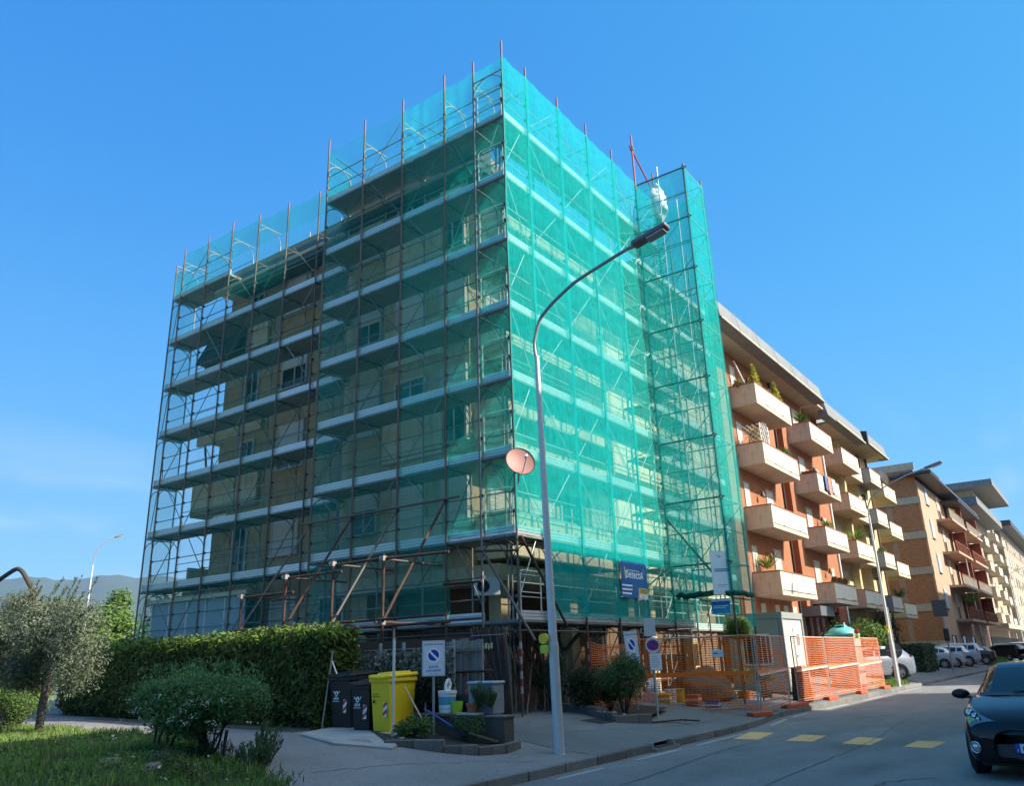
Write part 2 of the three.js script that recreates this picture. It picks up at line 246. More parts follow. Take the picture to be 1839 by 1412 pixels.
// the blocks across the street, behind the viewer: they throw the shade over the crossing
function acrossBlock(label, x0, x1, z0, h, c) {
  const t = T('apartment_building', label, 'building', [(x0 + x1) / 2, 0, z0]); const w = x1 - x0;
  P(t, 'wall', box(w, h - 0.9, 12), stucco(c), [0, (h - 0.9) / 2, 6]); P(t, 'roof', box(w + 0.02, 0.9, 12.02), M.conc, [0, h - 0.45, 6]);
  for (let s = 0; s * 3.05 + 3.6 < h - 1; s++) for (let x = -w / 2 + 2; x < w / 2 - 1; x += 3.4) windowPart(t, [x, 1.3 + s * 3.05, -0.04], Math.PI, 1.3, 1.5, (s * 7 + Math.round(x)) % 3 ? 'glass' : 'half');
}
acrossBlock('long cream apartment block behind the viewer across the street', -42, 14, 14.2, 15.3, [0.5, 0.44, 0.34]);
acrossBlock('lower two storey building next to the long block across the street', 14.1, 24, 14.2, 8.3, [0.45, 0.35, 0.26]);
acrossBlock('tall ochre apartment block across the street beyond the gap', 35, 96, 14.2, 17.6, [0.5, 0.36, 0.2]);
// ---------------------------------------------------------------- the building under renovation
const FL = [4.5, 7.55, 10.6, 13.65];   // floor levels
const wallTan = stucco([0.52, 0.41, 0.25]), wallBrown = stucco([0.46, 0.33, 0.175]), wallCream = stucco([0.60, 0.53, 0.38]), parapet = stucco([0.66, 0.58, 0.40]), slate = std([0.055, 0.065, 0.085], 0.6, { map: tConc }), soffit = stucco([0.50, 0.45, 0.34]);
const site = T('apartment_building', 'five storey tan apartment block wrapped in scaffolding and green netting', 'building');
{
  const b = site, H = 16.3;
  // wall blocks; the ground floor stands back under the upper storeys
  P(b, 'wall', box(8.6, H - 4.0, 5.1), wallTan, [1.35 + 4.3, 4.0 + (H - 4.0) / 2, -5.15]);
  P(b, 'wall', box(6.9, H - 4.0, 8.1), wallBrown, [2.42 + 3.45, 4.0 + (H - 4.0) / 2, -11.75]);
  P(b, 'wall', box(10.2, H - 4.0, 11), wallCream, [15.1, 4.0 + (H - 4.0) / 2, -8.1]);
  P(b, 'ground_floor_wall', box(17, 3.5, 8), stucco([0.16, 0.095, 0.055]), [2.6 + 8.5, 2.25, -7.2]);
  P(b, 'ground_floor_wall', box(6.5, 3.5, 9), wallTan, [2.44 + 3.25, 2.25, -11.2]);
  for (const [x, z] of [[1.8, -1.9], [5.2, -1.9], [8.8, -1.9], [12.4, -2.9], [16, -2.9], [1.8, -6.8]]) P(b, 'pillar', box(0.4, 3.5, 0.4), wallTan, [x, 2.25, z]);
  P(b, 'first_floor_slab', box(8.9, 0.42, 6.2), parapet, [1.3 + 4.45, 3.9, -4.65]);
  // balconies of the street face: loggia parapets with slabs, doors behind
  for (const [i, f] of FL.entries()) {
    const k = P(b, 'balcony', box(5.9, 0.2, 1.25), parapet, [4.65, f - 0.1, -1.97]);
    P(k, 'parapet', box(5.9, 1.05, 0.12), parapet, [0, 0.625, 0.565]); P(k, 'parapet', box(0.12, 1.05, 1.12), parapet, [-2.89, 0.625, -0.055]);
    for (let j = 0; j < 14; j++) P(k, 'bracket_shadow', box(0.03, 0.42, 0.03), M.dark, [-2.7 + j * 0.415 + rr(-0.1, 0.1), rr(0.5, 0.62), 0.64]);  // shadows of the brackets put on the parapet as dark bars
    for (const x of [2.9, 5.0, 6.8]) windowPart(b, [x, f + 0.1, -2.58], 0, 1.3, 2.2, pick(['half', 'glass', 'shut']));
    windowPart(b, [8.6, f + 0.9, -2.58], 0, 1.2, 1.5, pick(['half', 'shut']));
    // balcony on the side face, between the wall and the scaffold
    P(b, 'parapet', box(0.12, 1.25, 2.35), parapet, [1.27, f + 0.45, -4.55]);
    windowPart(b, [1.32, f + 0.1, -3.0], -Math.PI / 2, 0.9, 2.2, i % 2 ? 'half' : 'shut'); windowPart(b, [1.32, f + 0.1, -4.7], -Math.PI / 2, 1.2, 2.2, i % 2 ? 'glass' : 'half');
    windowPart(b, [1.32, f + 0.9, -6.55], -Math.PI / 2, 1.1, 1.6, i % 2 ? 'shut' : 'half');
    // wing: bedroom windows and the corner balconies that run past the end wall
    windowPart(b, [2.39, f + 0.9, -11.5], -Math.PI / 2, 1.35, 1.65, ['shut', 'half', 'half', 'shut'][i]);
    windowPart(b, [2.39, f + 0.1, -14.0], -Math.PI / 2, 0.8, 2.2, 'glass');
    {
      const c = P(b, 'balcony', box(3.4, 0.2, 4.0), parapet, [3.95, f - 0.1, -15.1]);
      if (i === 0) P(c, 'parapet', box(0.12, 0.5, 4.0), parapet, [-1.64, 0.3, 0]);
      else if (i === 2) { P(c, 'awning_box', box(0.14, 0.36, 4.0), parapet, [-1.64, -0.12, 0]); P(c, 'awning_post', box(0.06, 2.4, 0.06), M.brown, [-1.5, -1.3, -1.5], [0, 0, 0.15]); }
      else P(c, 'parapet', box(0.12, 1.3, 4.0), parapet, [-1.64, 0.55, 0]);
      if (i !== 2) P(c, 'parapet', box(3.3, 1.1, 0.12), parapet, [0.05, 0.5, -1.94]);
    }
  }
  // enclosed veranda at the foot of the wing
  const v = P(b, 'veranda', box(1.1, 0.9, 5.6), parapet, [2.0, 2.1, -14.9]);
  for (let j = 0; j < 5; j++) { P(v, 'veranda_pane', box(0.04, 1.5, 1.02), std([0.30, 0.38, 0.44], 0.25), [-0.5, 1.22, -2.2 + j * 1.1]); P(v, 'veranda_post', box(0.07, 1.5, 0.06), M.white, [-0.52, 1.22, -2.75 + j * 1.1]); }
  P(v, 'veranda_roof', box(1.4, 0.14, 5.9), parapet, [0, 2.05, 0]);
  windowPart(b, [2.40, 2.35, -11.4], -Math.PI / 2, 1.2, 1.55, 'shut', M.white); windowPart(b, [2.40, 1.9, -9.0], -Math.PI / 2, 1.1, 1.9, 'glass', M.shutter);
  for (const x of [4, 6.5, 9, 12]) windowPart(b, [x, 1.6, -3.16], 0, 1.0, 1.5, 'glass', M.brown);
  // eaves: soffit and a leaning slate fascia, cut at the corners
  const fas = (len) => { const s = new THREE.Shape([[0, 0], [0.62, 1.35], [0.75, 1.35], [0.75, 0]].map((q) => new THREE.Vector2(...q))); return uvm(new THREE.ExtrudeGeometry(s, { depth: len, bevelEnabled: false })); };
  P(b, 'soffit', box(9.6, 0.12, 6.1), soffit, [5.75, 16.3, -4.75]); P(b, 'soffit', box(8.0, 0.12, 8.2), soffit, [5.5, 16.28, -11.6]); P(b, 'soffit', box(11, 0.12, 12), soffit, [15.3, 16.26, -7.9]);
  P(b, 'fascia', fas(6.0), slate, [0.9, 15.95, -7.7]); P(b, 'fascia', fas(7.1), slate, [1.45, 15.93, -14.6]); P(b, 'fascia', fas(9.4), slate, [1.0, 15.95, -1.65], [0, Math.PI / 2, 0]);
  P(b, 'canopy', fas(2.6), slate, [1.75, 13.55, -17.0]);
  P(b, 'roof', box(9, 0.3, 13), M.conc, [6.4, 17.0, -8.6]); P(b, 'roof', box(10, 0.3, 11), M.conc, [15.3, 17.0, -8.1]); P(b, 'chimney', box(0.8, 1.6, 1.1), M.conc, [6.4, 17.9, -9]);
}
function acUnit(label, pos, ry) {
  const t = T('air_conditioner', label, 'air conditioner', pos, ry); P(t, 'casing', rbox(0.82, 0.56, 0.3, 0.02, 1), M.white, [0, 0.28, 0]);
  P(t, 'fan_grille', new THREE.TorusGeometry(0.2, 0.014, 5, 20), M.grey, [-0.12, 0.28, 0.155]); P(t, 'fan', cyl(0.19, 0.19, 0.012, 18), M.dark, [-0.12, 0.28, 0.15], [Math.PI / 2, 0, 0]);
  P(t, 'bracket', merge([xf(box(0.03, 0.03, 0.4), [-0.3, -0.02, 0]), xf(box(0.03, 0.03, 0.4), [0.3, -0.02, 0])]), M.grey); return t;
}
acUnit('white air conditioner on the end wall of the wing above the terrace', [2.2, 6.6, -14.9], -Math.PI / 2);
acUnit('white air conditioner under the first floor slab at the scaffold corner', [1.15, 3.3, -1.8], -0.9).scale.setScalar(0.8);

// ---------------------------------------------------------------- scaffolding
M.tube = std([0.52, 0.54, 0.54], 0.45, { metalness: 0.3 });  // pale tubes of the street side: sunlit look put into the colour
M.tubeShaded = std([0.17, 0.155, 0.145], 0.6, { metalness: 0.3 });  // darker tubes of the side face: rust and shade put into the colour
const LIFT = 1.99, DY = (k) => 2.60 + LIFT * (k - 1), NET_TOP = 18.55;
const archG = memo('arch', () => merge([bent([[0, -0.62, 0], [0.06, -0.3, 0], [0.34, -0.09, 0], [0.52, -0.06, 0]], 0.016, 7, 4), bent([[1.05, -0.62, 0], [0.99, -0.3, 0], [0.71, -0.09, 0], [0.53, -0.06, 0]], 0.016, 7, 4), seg([0, -0.055, 0], [1.05, -0.055, 0], 0.02, 5)]));
const guardG = memo('guard', () => merge([bent([[0.1, 0.12, 0], [0.1, 1.05, 0], [0.16, 1.12, 0], [0.89, 1.12, 0], [0.95, 1.05, 0], [0.95, 0.12, 0]], 0.02, 24, 5), seg([0.1, 0.62, 0], [0.95, 0.62, 0], 0.014, 5)]));
// a run of scaffold in local axes: x along the run, y up, z = 0 at the outer posts and -1.05 at the inner ones
function scaffoldRun(label, pos, ry, xs, o = {}) {
  const t = T('scaffold', label, 'scaffold', pos, ry, 'scaffold runs round the block'), D = 1.05, tm = () => pick(o.bright ? [M.tube, M.tube, M.galv] : [M.galvDull, M.post, M.tubeShaded, M.tubeShaded]), top = o.top || 8, lo = o.low || 1;
  xs.forEach((x, i) => {
    const tip = 18.98 + (o.tips ? o.tips[i] || 0 : rr(-0.12, 0.1));
    if ((o.skipPost || []).includes(i)) return;
    {
      const p = P(t, 'post', UNIT, M.post, [x, (0.5 + tip - 0.7) / 2, 0]); p.scale.set(0.03, tip - 0.7 - 0.5, 0.03);
      const c = P(p, 'post_tip', UNIT, M.tip); c.scale.set(1.02, 0.72 / (tip - 1.2), 1.02); c.position.y = 0.5 + 0.36 / (tip - 1.2);
      P(p, 'base_plate', box(1, 1, 1), M.galvDull, [0, -0.5, 0]).scale.set(5, 0.02 / (tip - 1.2), 5);
    }
    const q = P(t, 'inner_post', UNIT, M.galvDull, [x, (0.5 + DY(top) + 1.05) / 2, -D]); q.scale.set(0.026, DY(top) + 0.55, 0.026);
    for (let k = lo; k <= top; k++) P(t, 'frame_arch', archG, M.post, [x, DY(k) - 0.03, 0], [0, Math.PI / 2, 0]);
    if (!o.archTop || o.archTop(i)) P(t, 'top_arch', archG, M.galvDull, [x, DY(top) + 1.62, 0], [0, Math.PI / 2, 0]);
  });
  const coup = [];
  for (let i = 0; i < xs.length - 1; i++) {
    const a = xs[i], b = xs[i + 1], w = b - a, m = (a + b) / 2;
    for (let k = lo; k <= top; k++) {
      const y = DY(k);
      if (o.skip && o.skip(i, k)) continue;
      if (!o.noDeck || !o.noDeck(i)) for (let j = 0; j < 3; j++) P(t, 'deck_plank', memo('pl' + w.toFixed(2), () => uvm(new THREE.BoxGeometry(w - 0.03, 0.06, 0.318))), M.plank, [m, y - 0.03 + 0.004 * ((i + j + k) % 2), -0.2 - j * 0.335]);
      const tb = P(t, 'toe_board', memo('tb' + w.toFixed(2), () => box(w - 0.02, 0.21, 0.022)), M.toe, [m, y + 0.105, -0.078], [0.03, 0, rr(-0.004, 0.004)]);
      P(tb, 'rib', memo('rb' + w.toFixed(2), () => merge([xf(box(w - 0.03, 0.012, 0.005), [0, 0.04, 0.0115]), xf(box(w - 0.03, 0.012, 0.005), [0, -0.035, 0.0115])])), M.toeLine);
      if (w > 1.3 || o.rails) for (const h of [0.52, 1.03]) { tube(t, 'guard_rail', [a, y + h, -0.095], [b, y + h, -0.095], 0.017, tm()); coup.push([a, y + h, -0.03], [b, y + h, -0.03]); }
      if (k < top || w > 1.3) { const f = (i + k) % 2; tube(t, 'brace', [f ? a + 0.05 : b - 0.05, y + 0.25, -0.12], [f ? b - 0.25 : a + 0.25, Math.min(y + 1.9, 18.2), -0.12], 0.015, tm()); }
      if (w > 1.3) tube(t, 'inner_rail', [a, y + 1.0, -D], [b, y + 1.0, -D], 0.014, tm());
    }
    if (w > 1.3) tube(t, 'inner_brace', [a, 0.6, -D], [b, 2.4, -D], 0.016, M.post);
    tube(t, 'bottom_ledger', [a, 2.35, -0.02], [b, 2.35, -0.02], 0.02, M.post);
  }
  for (const [x, ks] of o.guards || []) for (const k of ks) P(t, 'end_guard', guardG, M.cream, [x, DY(k), -0.05]);
  const cg = xf(new THREE.BoxGeometry(0.085, 0.07, 0.085)); const im = new THREE.InstancedMesh(cg, M.post, coup.length), mm = new THREE.Matrix4(); coup.forEach((c, i) => im.setMatrixAt(i, mm.makeTranslation(...c)));
  im.name = 'couplers'; im.userData.kind = 'stuff'; shadow(im); t.add(im); return t;
}
// runs that face the side street are turned so that their local x is the world's z
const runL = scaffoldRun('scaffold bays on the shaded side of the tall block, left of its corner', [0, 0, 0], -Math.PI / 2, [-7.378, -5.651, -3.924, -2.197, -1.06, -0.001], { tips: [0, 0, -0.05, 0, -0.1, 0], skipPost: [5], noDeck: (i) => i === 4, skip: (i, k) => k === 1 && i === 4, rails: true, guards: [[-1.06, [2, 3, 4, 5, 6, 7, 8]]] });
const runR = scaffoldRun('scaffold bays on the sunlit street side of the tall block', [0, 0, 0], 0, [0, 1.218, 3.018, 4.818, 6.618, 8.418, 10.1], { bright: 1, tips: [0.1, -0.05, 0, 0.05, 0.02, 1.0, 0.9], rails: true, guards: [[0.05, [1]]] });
const runW = scaffoldRun('scaffold along the set back brown wing at the far left end', [1.09, 0, 0], -Math.PI / 2, [-18.02, -17.49, -15.81, -14.22, -12.52, -10.78, -9.05, -7.46], { tips: [-0.9, -0.3, -0.28, -0.15, -0.5, -0.65, -0.85, -1.1], skip: (i, k) => k === 8 && i > 2, archTop: (i) => i < 5 });
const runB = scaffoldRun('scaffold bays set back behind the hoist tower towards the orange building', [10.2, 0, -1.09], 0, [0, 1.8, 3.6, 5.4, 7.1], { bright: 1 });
// ---------------------------------------------------------------- green safety netting
const tNet = tex(256, (u, v, i, j) => 0.88 + 0.10 * tn(u, v, 5, 21) + 0.16 * tn(u, v * 0.12, 30, 22) + 0.10 * (grain(i, j >> 6) - 0.5), false, 1);
const tNetA = tex(256, (u, v, i, j) => 0.90 + 0.14 * tn(u, v, 5, 41) + 0.16 * tn(u, v * 0.15, 26, 42) + (Math.abs(v - 0.5) < 0.006 ? 0.12 : 0), false, 0.5);
const netMat = (op, c = [0.006, 0.50, 0.44], tr = 0.4) => new THREE.MeshPhysicalMaterial({ color: lin(...c), map: tNet, alphaMap: tNetA, roughness: 1, transmission: tr, thickness: 0, opacity: op, transparent: true, side: THREE.DoubleSide, specularIntensity: 0.1 });
const NETS = { sun: netMat(0.56, [0.002, 0.60, 0.56]), corner: netMat(0.40, [0.01, 0.85, 0.74], 0.78), side: netMat(0.23, [0.006, 0.56, 0.47], 0.6), wing: netMat(0.24, [0.006, 0.50, 0.42], 0.6), roll: netMat(1, [0.008, 0.16, 0.12]), faint: netMat(0.09) };  // corner copy of the net brighter: sun patches helped by its colour
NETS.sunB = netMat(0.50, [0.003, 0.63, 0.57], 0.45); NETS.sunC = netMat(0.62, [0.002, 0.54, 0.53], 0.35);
// one sheet between two upright edges a and b ([x, z] in the world), hung on the outside n, a little slack
function netSheet(parent, a, b, y0, y1, n, mat, slack = 0.09) {
  const out = mat === NETS.sun; if (out) mat = [NETS.sun, NETS.sunB, NETS.sunC][Math.floor(rnd() * 3)];
  const w = Math.hypot(b[0] - a[0], b[1] - a[1]), nx = Math.max(8, Math.round(w / 0.09)), ny = Math.round((y1 - y0) / 0.3), s = rr(0, 50), p = [], u = [], ix = [];
  for (let i = 0; i <= nx; i++) for (let j = 0; j <= ny; j++) {
    const t = -0.045 + 1.09 * i / nx, v = j / ny, y = y0 + (y1 - y0) * v, lift = Math.abs(Math.sin((y - 2.6) / LIFT * Math.PI));
    const d = (out ? 0.045 : -0.04) + slack * Math.sin(Math.PI * clamp(t, 0, 1)) * lift * (0.7 + 0.6 * N3(s, y * 0.5, 1)) + 0.035 * N3(t * w * 3.5 + s, y * 0.35, 2) + 0.022 * N3(t * w * 8 + s, y * 0.4, 5) * lift;
    const sag = j === ny || j === 0 ? 0.03 * N3(t * 3 + s, 1, j) - 0.05 * Math.sin(Math.PI * clamp(t, 0, 1)) : 0;
    p.push(a[0] + (b[0] - a[0]) * t + n[0] * d, y + sag, a[1] + (b[1] - a[1]) * t + n[1] * d); u.push(t * w, y);
  }
  for (let i = 0; i < nx; i++) for (let j = 0; j < ny; j++) { const k = i * (ny + 1) + j; ix.push(k, k + 1, k + ny + 1, k + 1, k + ny + 2, k + ny + 1); }
  const g = new THREE.BufferGeometry(); g.setAttribute('position', new THREE.Float32BufferAttribute(p, 3)); g.setAttribute('uv', new THREE.Float32BufferAttribute(u, 2)); g.setIndex(ix); g.computeVertexNormals();
  return P(parent, 'net_sheet', g, mat);
}
const NG = 'green nets hung round the scaffold';
{
  const t = T('safety_net', 'dense green netting on the sunlit street side of the scaffold', 'safety net', [0, 0, 0], 0, NG), xs = [0, 1.218, 3.018, 4.818, 6.618, 8.418, 10.1];
  for (let i = 0; i < 6; i++) netSheet(t, [xs[i], 0], [xs[i + 1], 0], i ? DY(1) + 0.12 : DY(2) + 0.1, NET_TOP - 0.05 * (i > 4), [0, 1], NETS.sun);
  const u = T('safety_net', 'thinner green netting on the shaded side of the tall block', 'safety net', [0, 0, 0], 0, NG), zs = [-7.378, -5.651, -3.924, -2.197, -1.06, 0];
  for (let i = 0; i < 5; i++) netSheet(u, [0, zs[i]], [0, zs[i + 1]], i < 3 ? DY(1) + 0.15 : DY(2) + 0.1, NET_TOP, [-1, 0], i < 2 ? NETS.side : NETS.corner);
  netSheet(u, [0, -7.42], [1.09, -7.42], DY(1) + 0.1, NET_TOP, [0, -1], NETS.side); netSheet(u, [1.06, -7.3], [1.06, -5.7], DY(2), 16, [1, 0], NETS.wing, 0.02);
  const w = T('safety_net', 'sparse green netting along the set back wing at the far left', 'safety net', [0, 0, 0], 0, NG), zw = [-18.02, -17.49, -15.81, -14.22, -12.52, -10.78, -9.05, -7.46];
  for (let i = 0; i < 7; i++) netSheet(w, [1.09, zw[i]], [1.09, zw[i + 1]], i < 5 ? DY(1) - 0.1 + (i < 2 ? -0.0 : 0.25) : DY(8) - 0.1, (i ? 18.5 - Math.max(0, i - 2) * 0.13 : 17.9), [-1, 0], i < 5 ? NETS.wing : NETS.side);
  for (const i of [5, 6]) netSheet(w, [1.09, zw[i]], [1.09, zw[i + 1]], DY(1) + 0.2, DY(8) - 0.2, [-1, 0], NETS.faint);
  netSheet(w, [1.09, -18.05], [2.15, -18.05], DY(1) - 0.2, 17.9, [0, -1], NETS.wing);
  for (let i = 0; i < 7; i++) netSheet(w, [1.09, zw[i]], [1.09, zw[i + 1]], DY(8) + (i > 2 ? 0.6 : 0.1), i ? 18.5 - Math.max(0, i - 2) * 0.13 : 17.9, [-1, 0], NETS.side).position.x = -0.03;
  const r = T('safety_net', 'green netting on the set back bays behind the hoist tower', 'safety net', [0, 0, 0], 0, NG);
  for (let i = 0; i < 4; i++) netSheet(r, [10.2 + i * 1.8, -1.09], [12 + i * 1.8 - (i > 2 ? 0.1 : 0), -1.09], DY(1) + 0.1, 18.5, [0, 1], NETS.side);
}
// ---------------------------------------------------------------- the hoist tower that stands out towards the street
{
  const t = T('scaffold_tower', 'tall slim scaffold tower in green net standing out towards the street', 'scaffold tower', [0, 0, 0]);
  const X0 = 8.42, X1 = 10.02, Z1 = 1.93, Zm = 0.92;
  for (const [x, z, r, top, low] of [[X0, Z1, 0.036, 18.6, 0.3], [X1, Z1, 0.03, 18.7, 0.3], [X0, Zm, 0.024, 18.9, 3.3], [X1, Zm, 0.024, 18.3, 3.3]]) tube(t, 'post', [x, low, z], [x, top, z], r, z === Zm ? M.tube : M.post);
  for (let k = 0; k < 8; k++) {
    const y = 4.38 + k * 2.01;
    tube(t, 'ledger', [X0, y, -0.05], [X0, y, Z1 + 0.12], 0.03, M.post); tube(t, 'ledger', [X0 - 0.1, y - 0.03, Z1], [X1 + 0.12, y - 0.03, Z1], 0.024, M.galvDull);
    if (k < 7) tube(t, 'guard_rail', [X0, y + 1.0, 0], [X0, y + 1.0, Z1], 0.016, M.galvDull); if (k < 7) tube(t, 'guard_rail', [X0, y + 1.0, Z1], [X1, y + 1.0, Z1], 0.018, M.galvDull);
    tube(t, 'ledger', [X1, y, 0], [X1, y, Z1], 0.022, M.galvDull); if (k < 7) tube(t, 'knee_brace', [X0, y, -0.02], [6.7, y - 0.75, -0.1], 0.022, M.post);
    for (const z of [Z1]) P(t, 'coupler', box(0.1, 0.1, 0.1), M.post, [X0, y, z]);
    for (let j = 0; j < 5; j++) if (k < 7) tube(t, 'ladder_rung', [X0 + 0.25, y + 0.3 + j * 0.38, Zm - 0.7], [X0 + 0.25, y + 0.3 + j * 0.38, Zm - 0.1], 0.012, M.galvDull);
    if (k < 7) tube(t, 'brace', [X1, y, 0.05], [X1, y + 1.9, Z1], 0.016, M.galvDull);
  }
  tube(t, 'prop', [X0, 5.95, 0.0], [X0, 3.35, Z1], 0.036, M.post);
  for (const z of [0, Zm, Z1]) tube(t, 'ledger', [X0 - 0.1, 3.3, z], [X1 + 0.2, 3.3, z], 0.026, M.post);
  const n = T('safety_net', 'green netting round the hoist tower, rolled up at its foot', 'safety net', [0, 0, 0], 0, NG);
  netSheet(n, [X0, 0.05], [X0, Z1], 3.5, 18.42, [-1, 0], NETS.sun, 0.03); netSheet(n, [X0, Z1], [X1, Z1], 3.5, 18.42, [0, 1], NETS.sun, 0.03); netSheet(n, [X1, 0.05], [X1, Z1], 3.5, 18.2, [1, 0], NETS.sun, 0.03);
  const roll = []; for (let i = 0; i <= 12; i++) roll.push([X0 - 0.06 + 0.03 * rr(-1, 1), 3.46 + 0.05 * rr(-1, 1), 0.15 + i * (Z1 - 0.1) / 12]);
  P(n, 'net_roll', bent(roll, 0.085, 40, 8), NETS.roll); P(n, 'net_roll', bent([0, 1, 2, 3, 4, 5, 6].map((i) => [X0 + i * 0.28, 3.44 + 0.05 * rr(-1, 1), Z1 + 0.05 + 0.03 * rr(-1, 1)]), 0.08, 30, 8), NETS.roll);
  netSheet(n, [X1 - 0.7, Z1], [X1, Z1], 2.5, 3.4, [0, 1], NETS.sun, 0.1);
  // a spare upright clamped beside the parapet post and the white plastic tied to the next one
  const s = T('scaffold_tube', 'spare red tube clamped upright beside the tower top', 'scaffold tube', [8.3, 0, 0.06]); tube(s, 'tube', [0, 18.2, 0], [0, 20.6, 0], 0.034, M.red); tube(s, 'cross_tube', [-0.25, 20.0, 0.02], [1.6, 19.2, -0.1], 0.03, M.red); P(s, 'coupler', box(0.12, 0.12, 0.12), M.post, [0, 20.0, 0]);
  const b = T('plastic_bundle', 'white plastic sheeting tied round a post near the tower top', 'plastic sheeting', [10.12, 18.55, 0.1]);
  const sg = new THREE.SphereGeometry(0.5, 26, 22), sp = sg.attributes.position; for (let i = 0; i < sp.count; i++) { const v = V(sp.getX(i), sp.getY(i), sp.getZ(i)), k = 1 + 0.35 * fbm(v.x * 3.1, v.y * 3.1, v.z * 3.1); sp.setXYZ(i, v.x * 0.62 * k * (1.15 - v.y * 0.7), v.y * 1.5 * k, v.z * 0.6 * k * (1.15 - v.y * 0.7)); } sg.computeVertexNormals();
  P(b, 'sheeting', sg, std([0.82, 0.83, 0.84], 0.35)); P(b, 'tail', bent([[0, -0.5, 0], [0.03, -1.0, 0.02], [0.02, -1.5, 0.03]], 0.05, 10, 6), std([0.8, 0.81, 0.82], 0.4));
}
// ---------------------------------------------------------------- raking outriggers on the shaded side
{
  const zs = [-7.45, -5.70, -3.97, -2.28], X = -2.12, tops = [3.62, 3.98, 4.15, 4.12];
  const t = T('outrigger_frame', 'rusty raking tube frame standing out from the shaded side', 'scaffold frame', [0, 0, 0]);
  zs.forEach((z, i) => {
    tube(t, 'upright', [X, i === 3 ? 1.2 : 2.0, z], [X, tops[i], z], 0.034, M.rust); tube(t, 'raking_tube', [X - 0.05, 2.62, z + 0.06], [0.0, 5.7, z + 0.09], 0.033, i % 2 ? M.rust : M.post);
    tube(t, 'cantilever_tube', [X - 0.18, 2.60, z - 0.06], [0.05, 2.60, z - 0.06], 0.03, M.rust); tube(t, 'upper_tube', [X - 0.1, tops[i] - 0.1, z - 0.06], [0.0, tops[i] - 0.1, z - 0.06], 0.028, M.post);
    for (const y of [2.6, tops[i] - 0.1]) P(t, 'coupler', box(0.12, 0.11, 0.13), M.galvDull, [X, y, z - 0.02]);
    if (i < 3) { tube(t, 'rail', [X + 0.05, tops[i] - 0.12, z - 0.1], [X + 0.05, tops[i] - 0.12, zs[i + 1] + 0.25], 0.03, M.rust); }
  });
  tube(t, 'rail', [X + 0.04, 4.02, zs[3] - 0.12], [X + 0.04, 3.98, -0.35], 0.032, M.rust);
  for (const [x, y] of [[X - 0.05, 2.66], [X + 0.12, 2.52], [-0.9, 2.62]]) tube(t, 'long_rail', [x, y, -7.75], [x, y, -0.4], 0.032, x < -1 ? M.rust : M.post);
  tube(t, 'ridge_tube', [-0.07, 5.68, -7.7], [-0.07, 5.68, -1.7], 0.032, M.post);
  for (const z of [-6.6, -4.8, -3.1]) tube(t, 'inner_prop', [-0.9, 0.5, z], [-0.9, 2.6, z], 0.03, M.post);
  const w = T('timber_wale', 'dark timber wale with a pale batten under the first scaffold deck', 'timber beam', [-1.0, 2.12, -3.3]);
  P(w, 'beam', box(0.06, 0.24, 5.6), M.brown); P(w, 'batten', box(0.05, 0.06, 5.7), M.wood, [-0.02, -0.18, 0.05]);
  for (const z of [-2.4, -0.4, 1.8]) { tube(w, 'support', [0.06, -1.7, z], [0.06, 0.05, z], 0.028, M.post); tube(w, 'knee', [0.06, -1.0, z], [0.06, -0.15, z + 0.6], 0.02, M.post); }
  M.stripeA = std([0.40, 0.37, 0.34], 0.8); M.stripeB = std([0.20, 0.06, 0.05], 0.8);   // striped safety posts at the corner
  const c = T('corner_prop', 'brown props and raking tubes under the scaffold corner', 'scaffold props', [0, 0, 0]);
  tube(c, 'raking_tube', [-0.15, 4.2, -0.9], [-0.2, 2.1, 0.55], 0.034, M.post); tube(c, 'raking_tube', [0.02, 4.5, 0.1], [1.4, 2.45, 0.4], 0.034, M.rust);
  tube(c, 'cross_tube', [-0.1, 4.25, -1.2], [-0.1, 4.15, 0.1], 0.03, M.rust); tube(c, 'cross_tube', [-0.1, 3.55, -2.2], [-0.1, 3.52, -1.0], 0.03, M.rust);
  for (let i = 0; i < 9; i++) P(c, 'striped_sleeve', cyl(0.034, 0.034, 0.16, 8), i % 2 ? M.stripeA : M.stripeB, [0, 0.9 + i * 0.16, 0]);
  for (let i = 0; i < 9; i++) P(c, 'striped_sleeve', cyl(0.034, 0.034, 0.16, 8), i % 2 ? M.stripeA : M.stripeB, [3.02, 0.9 + i * 0.16, 0]);
}
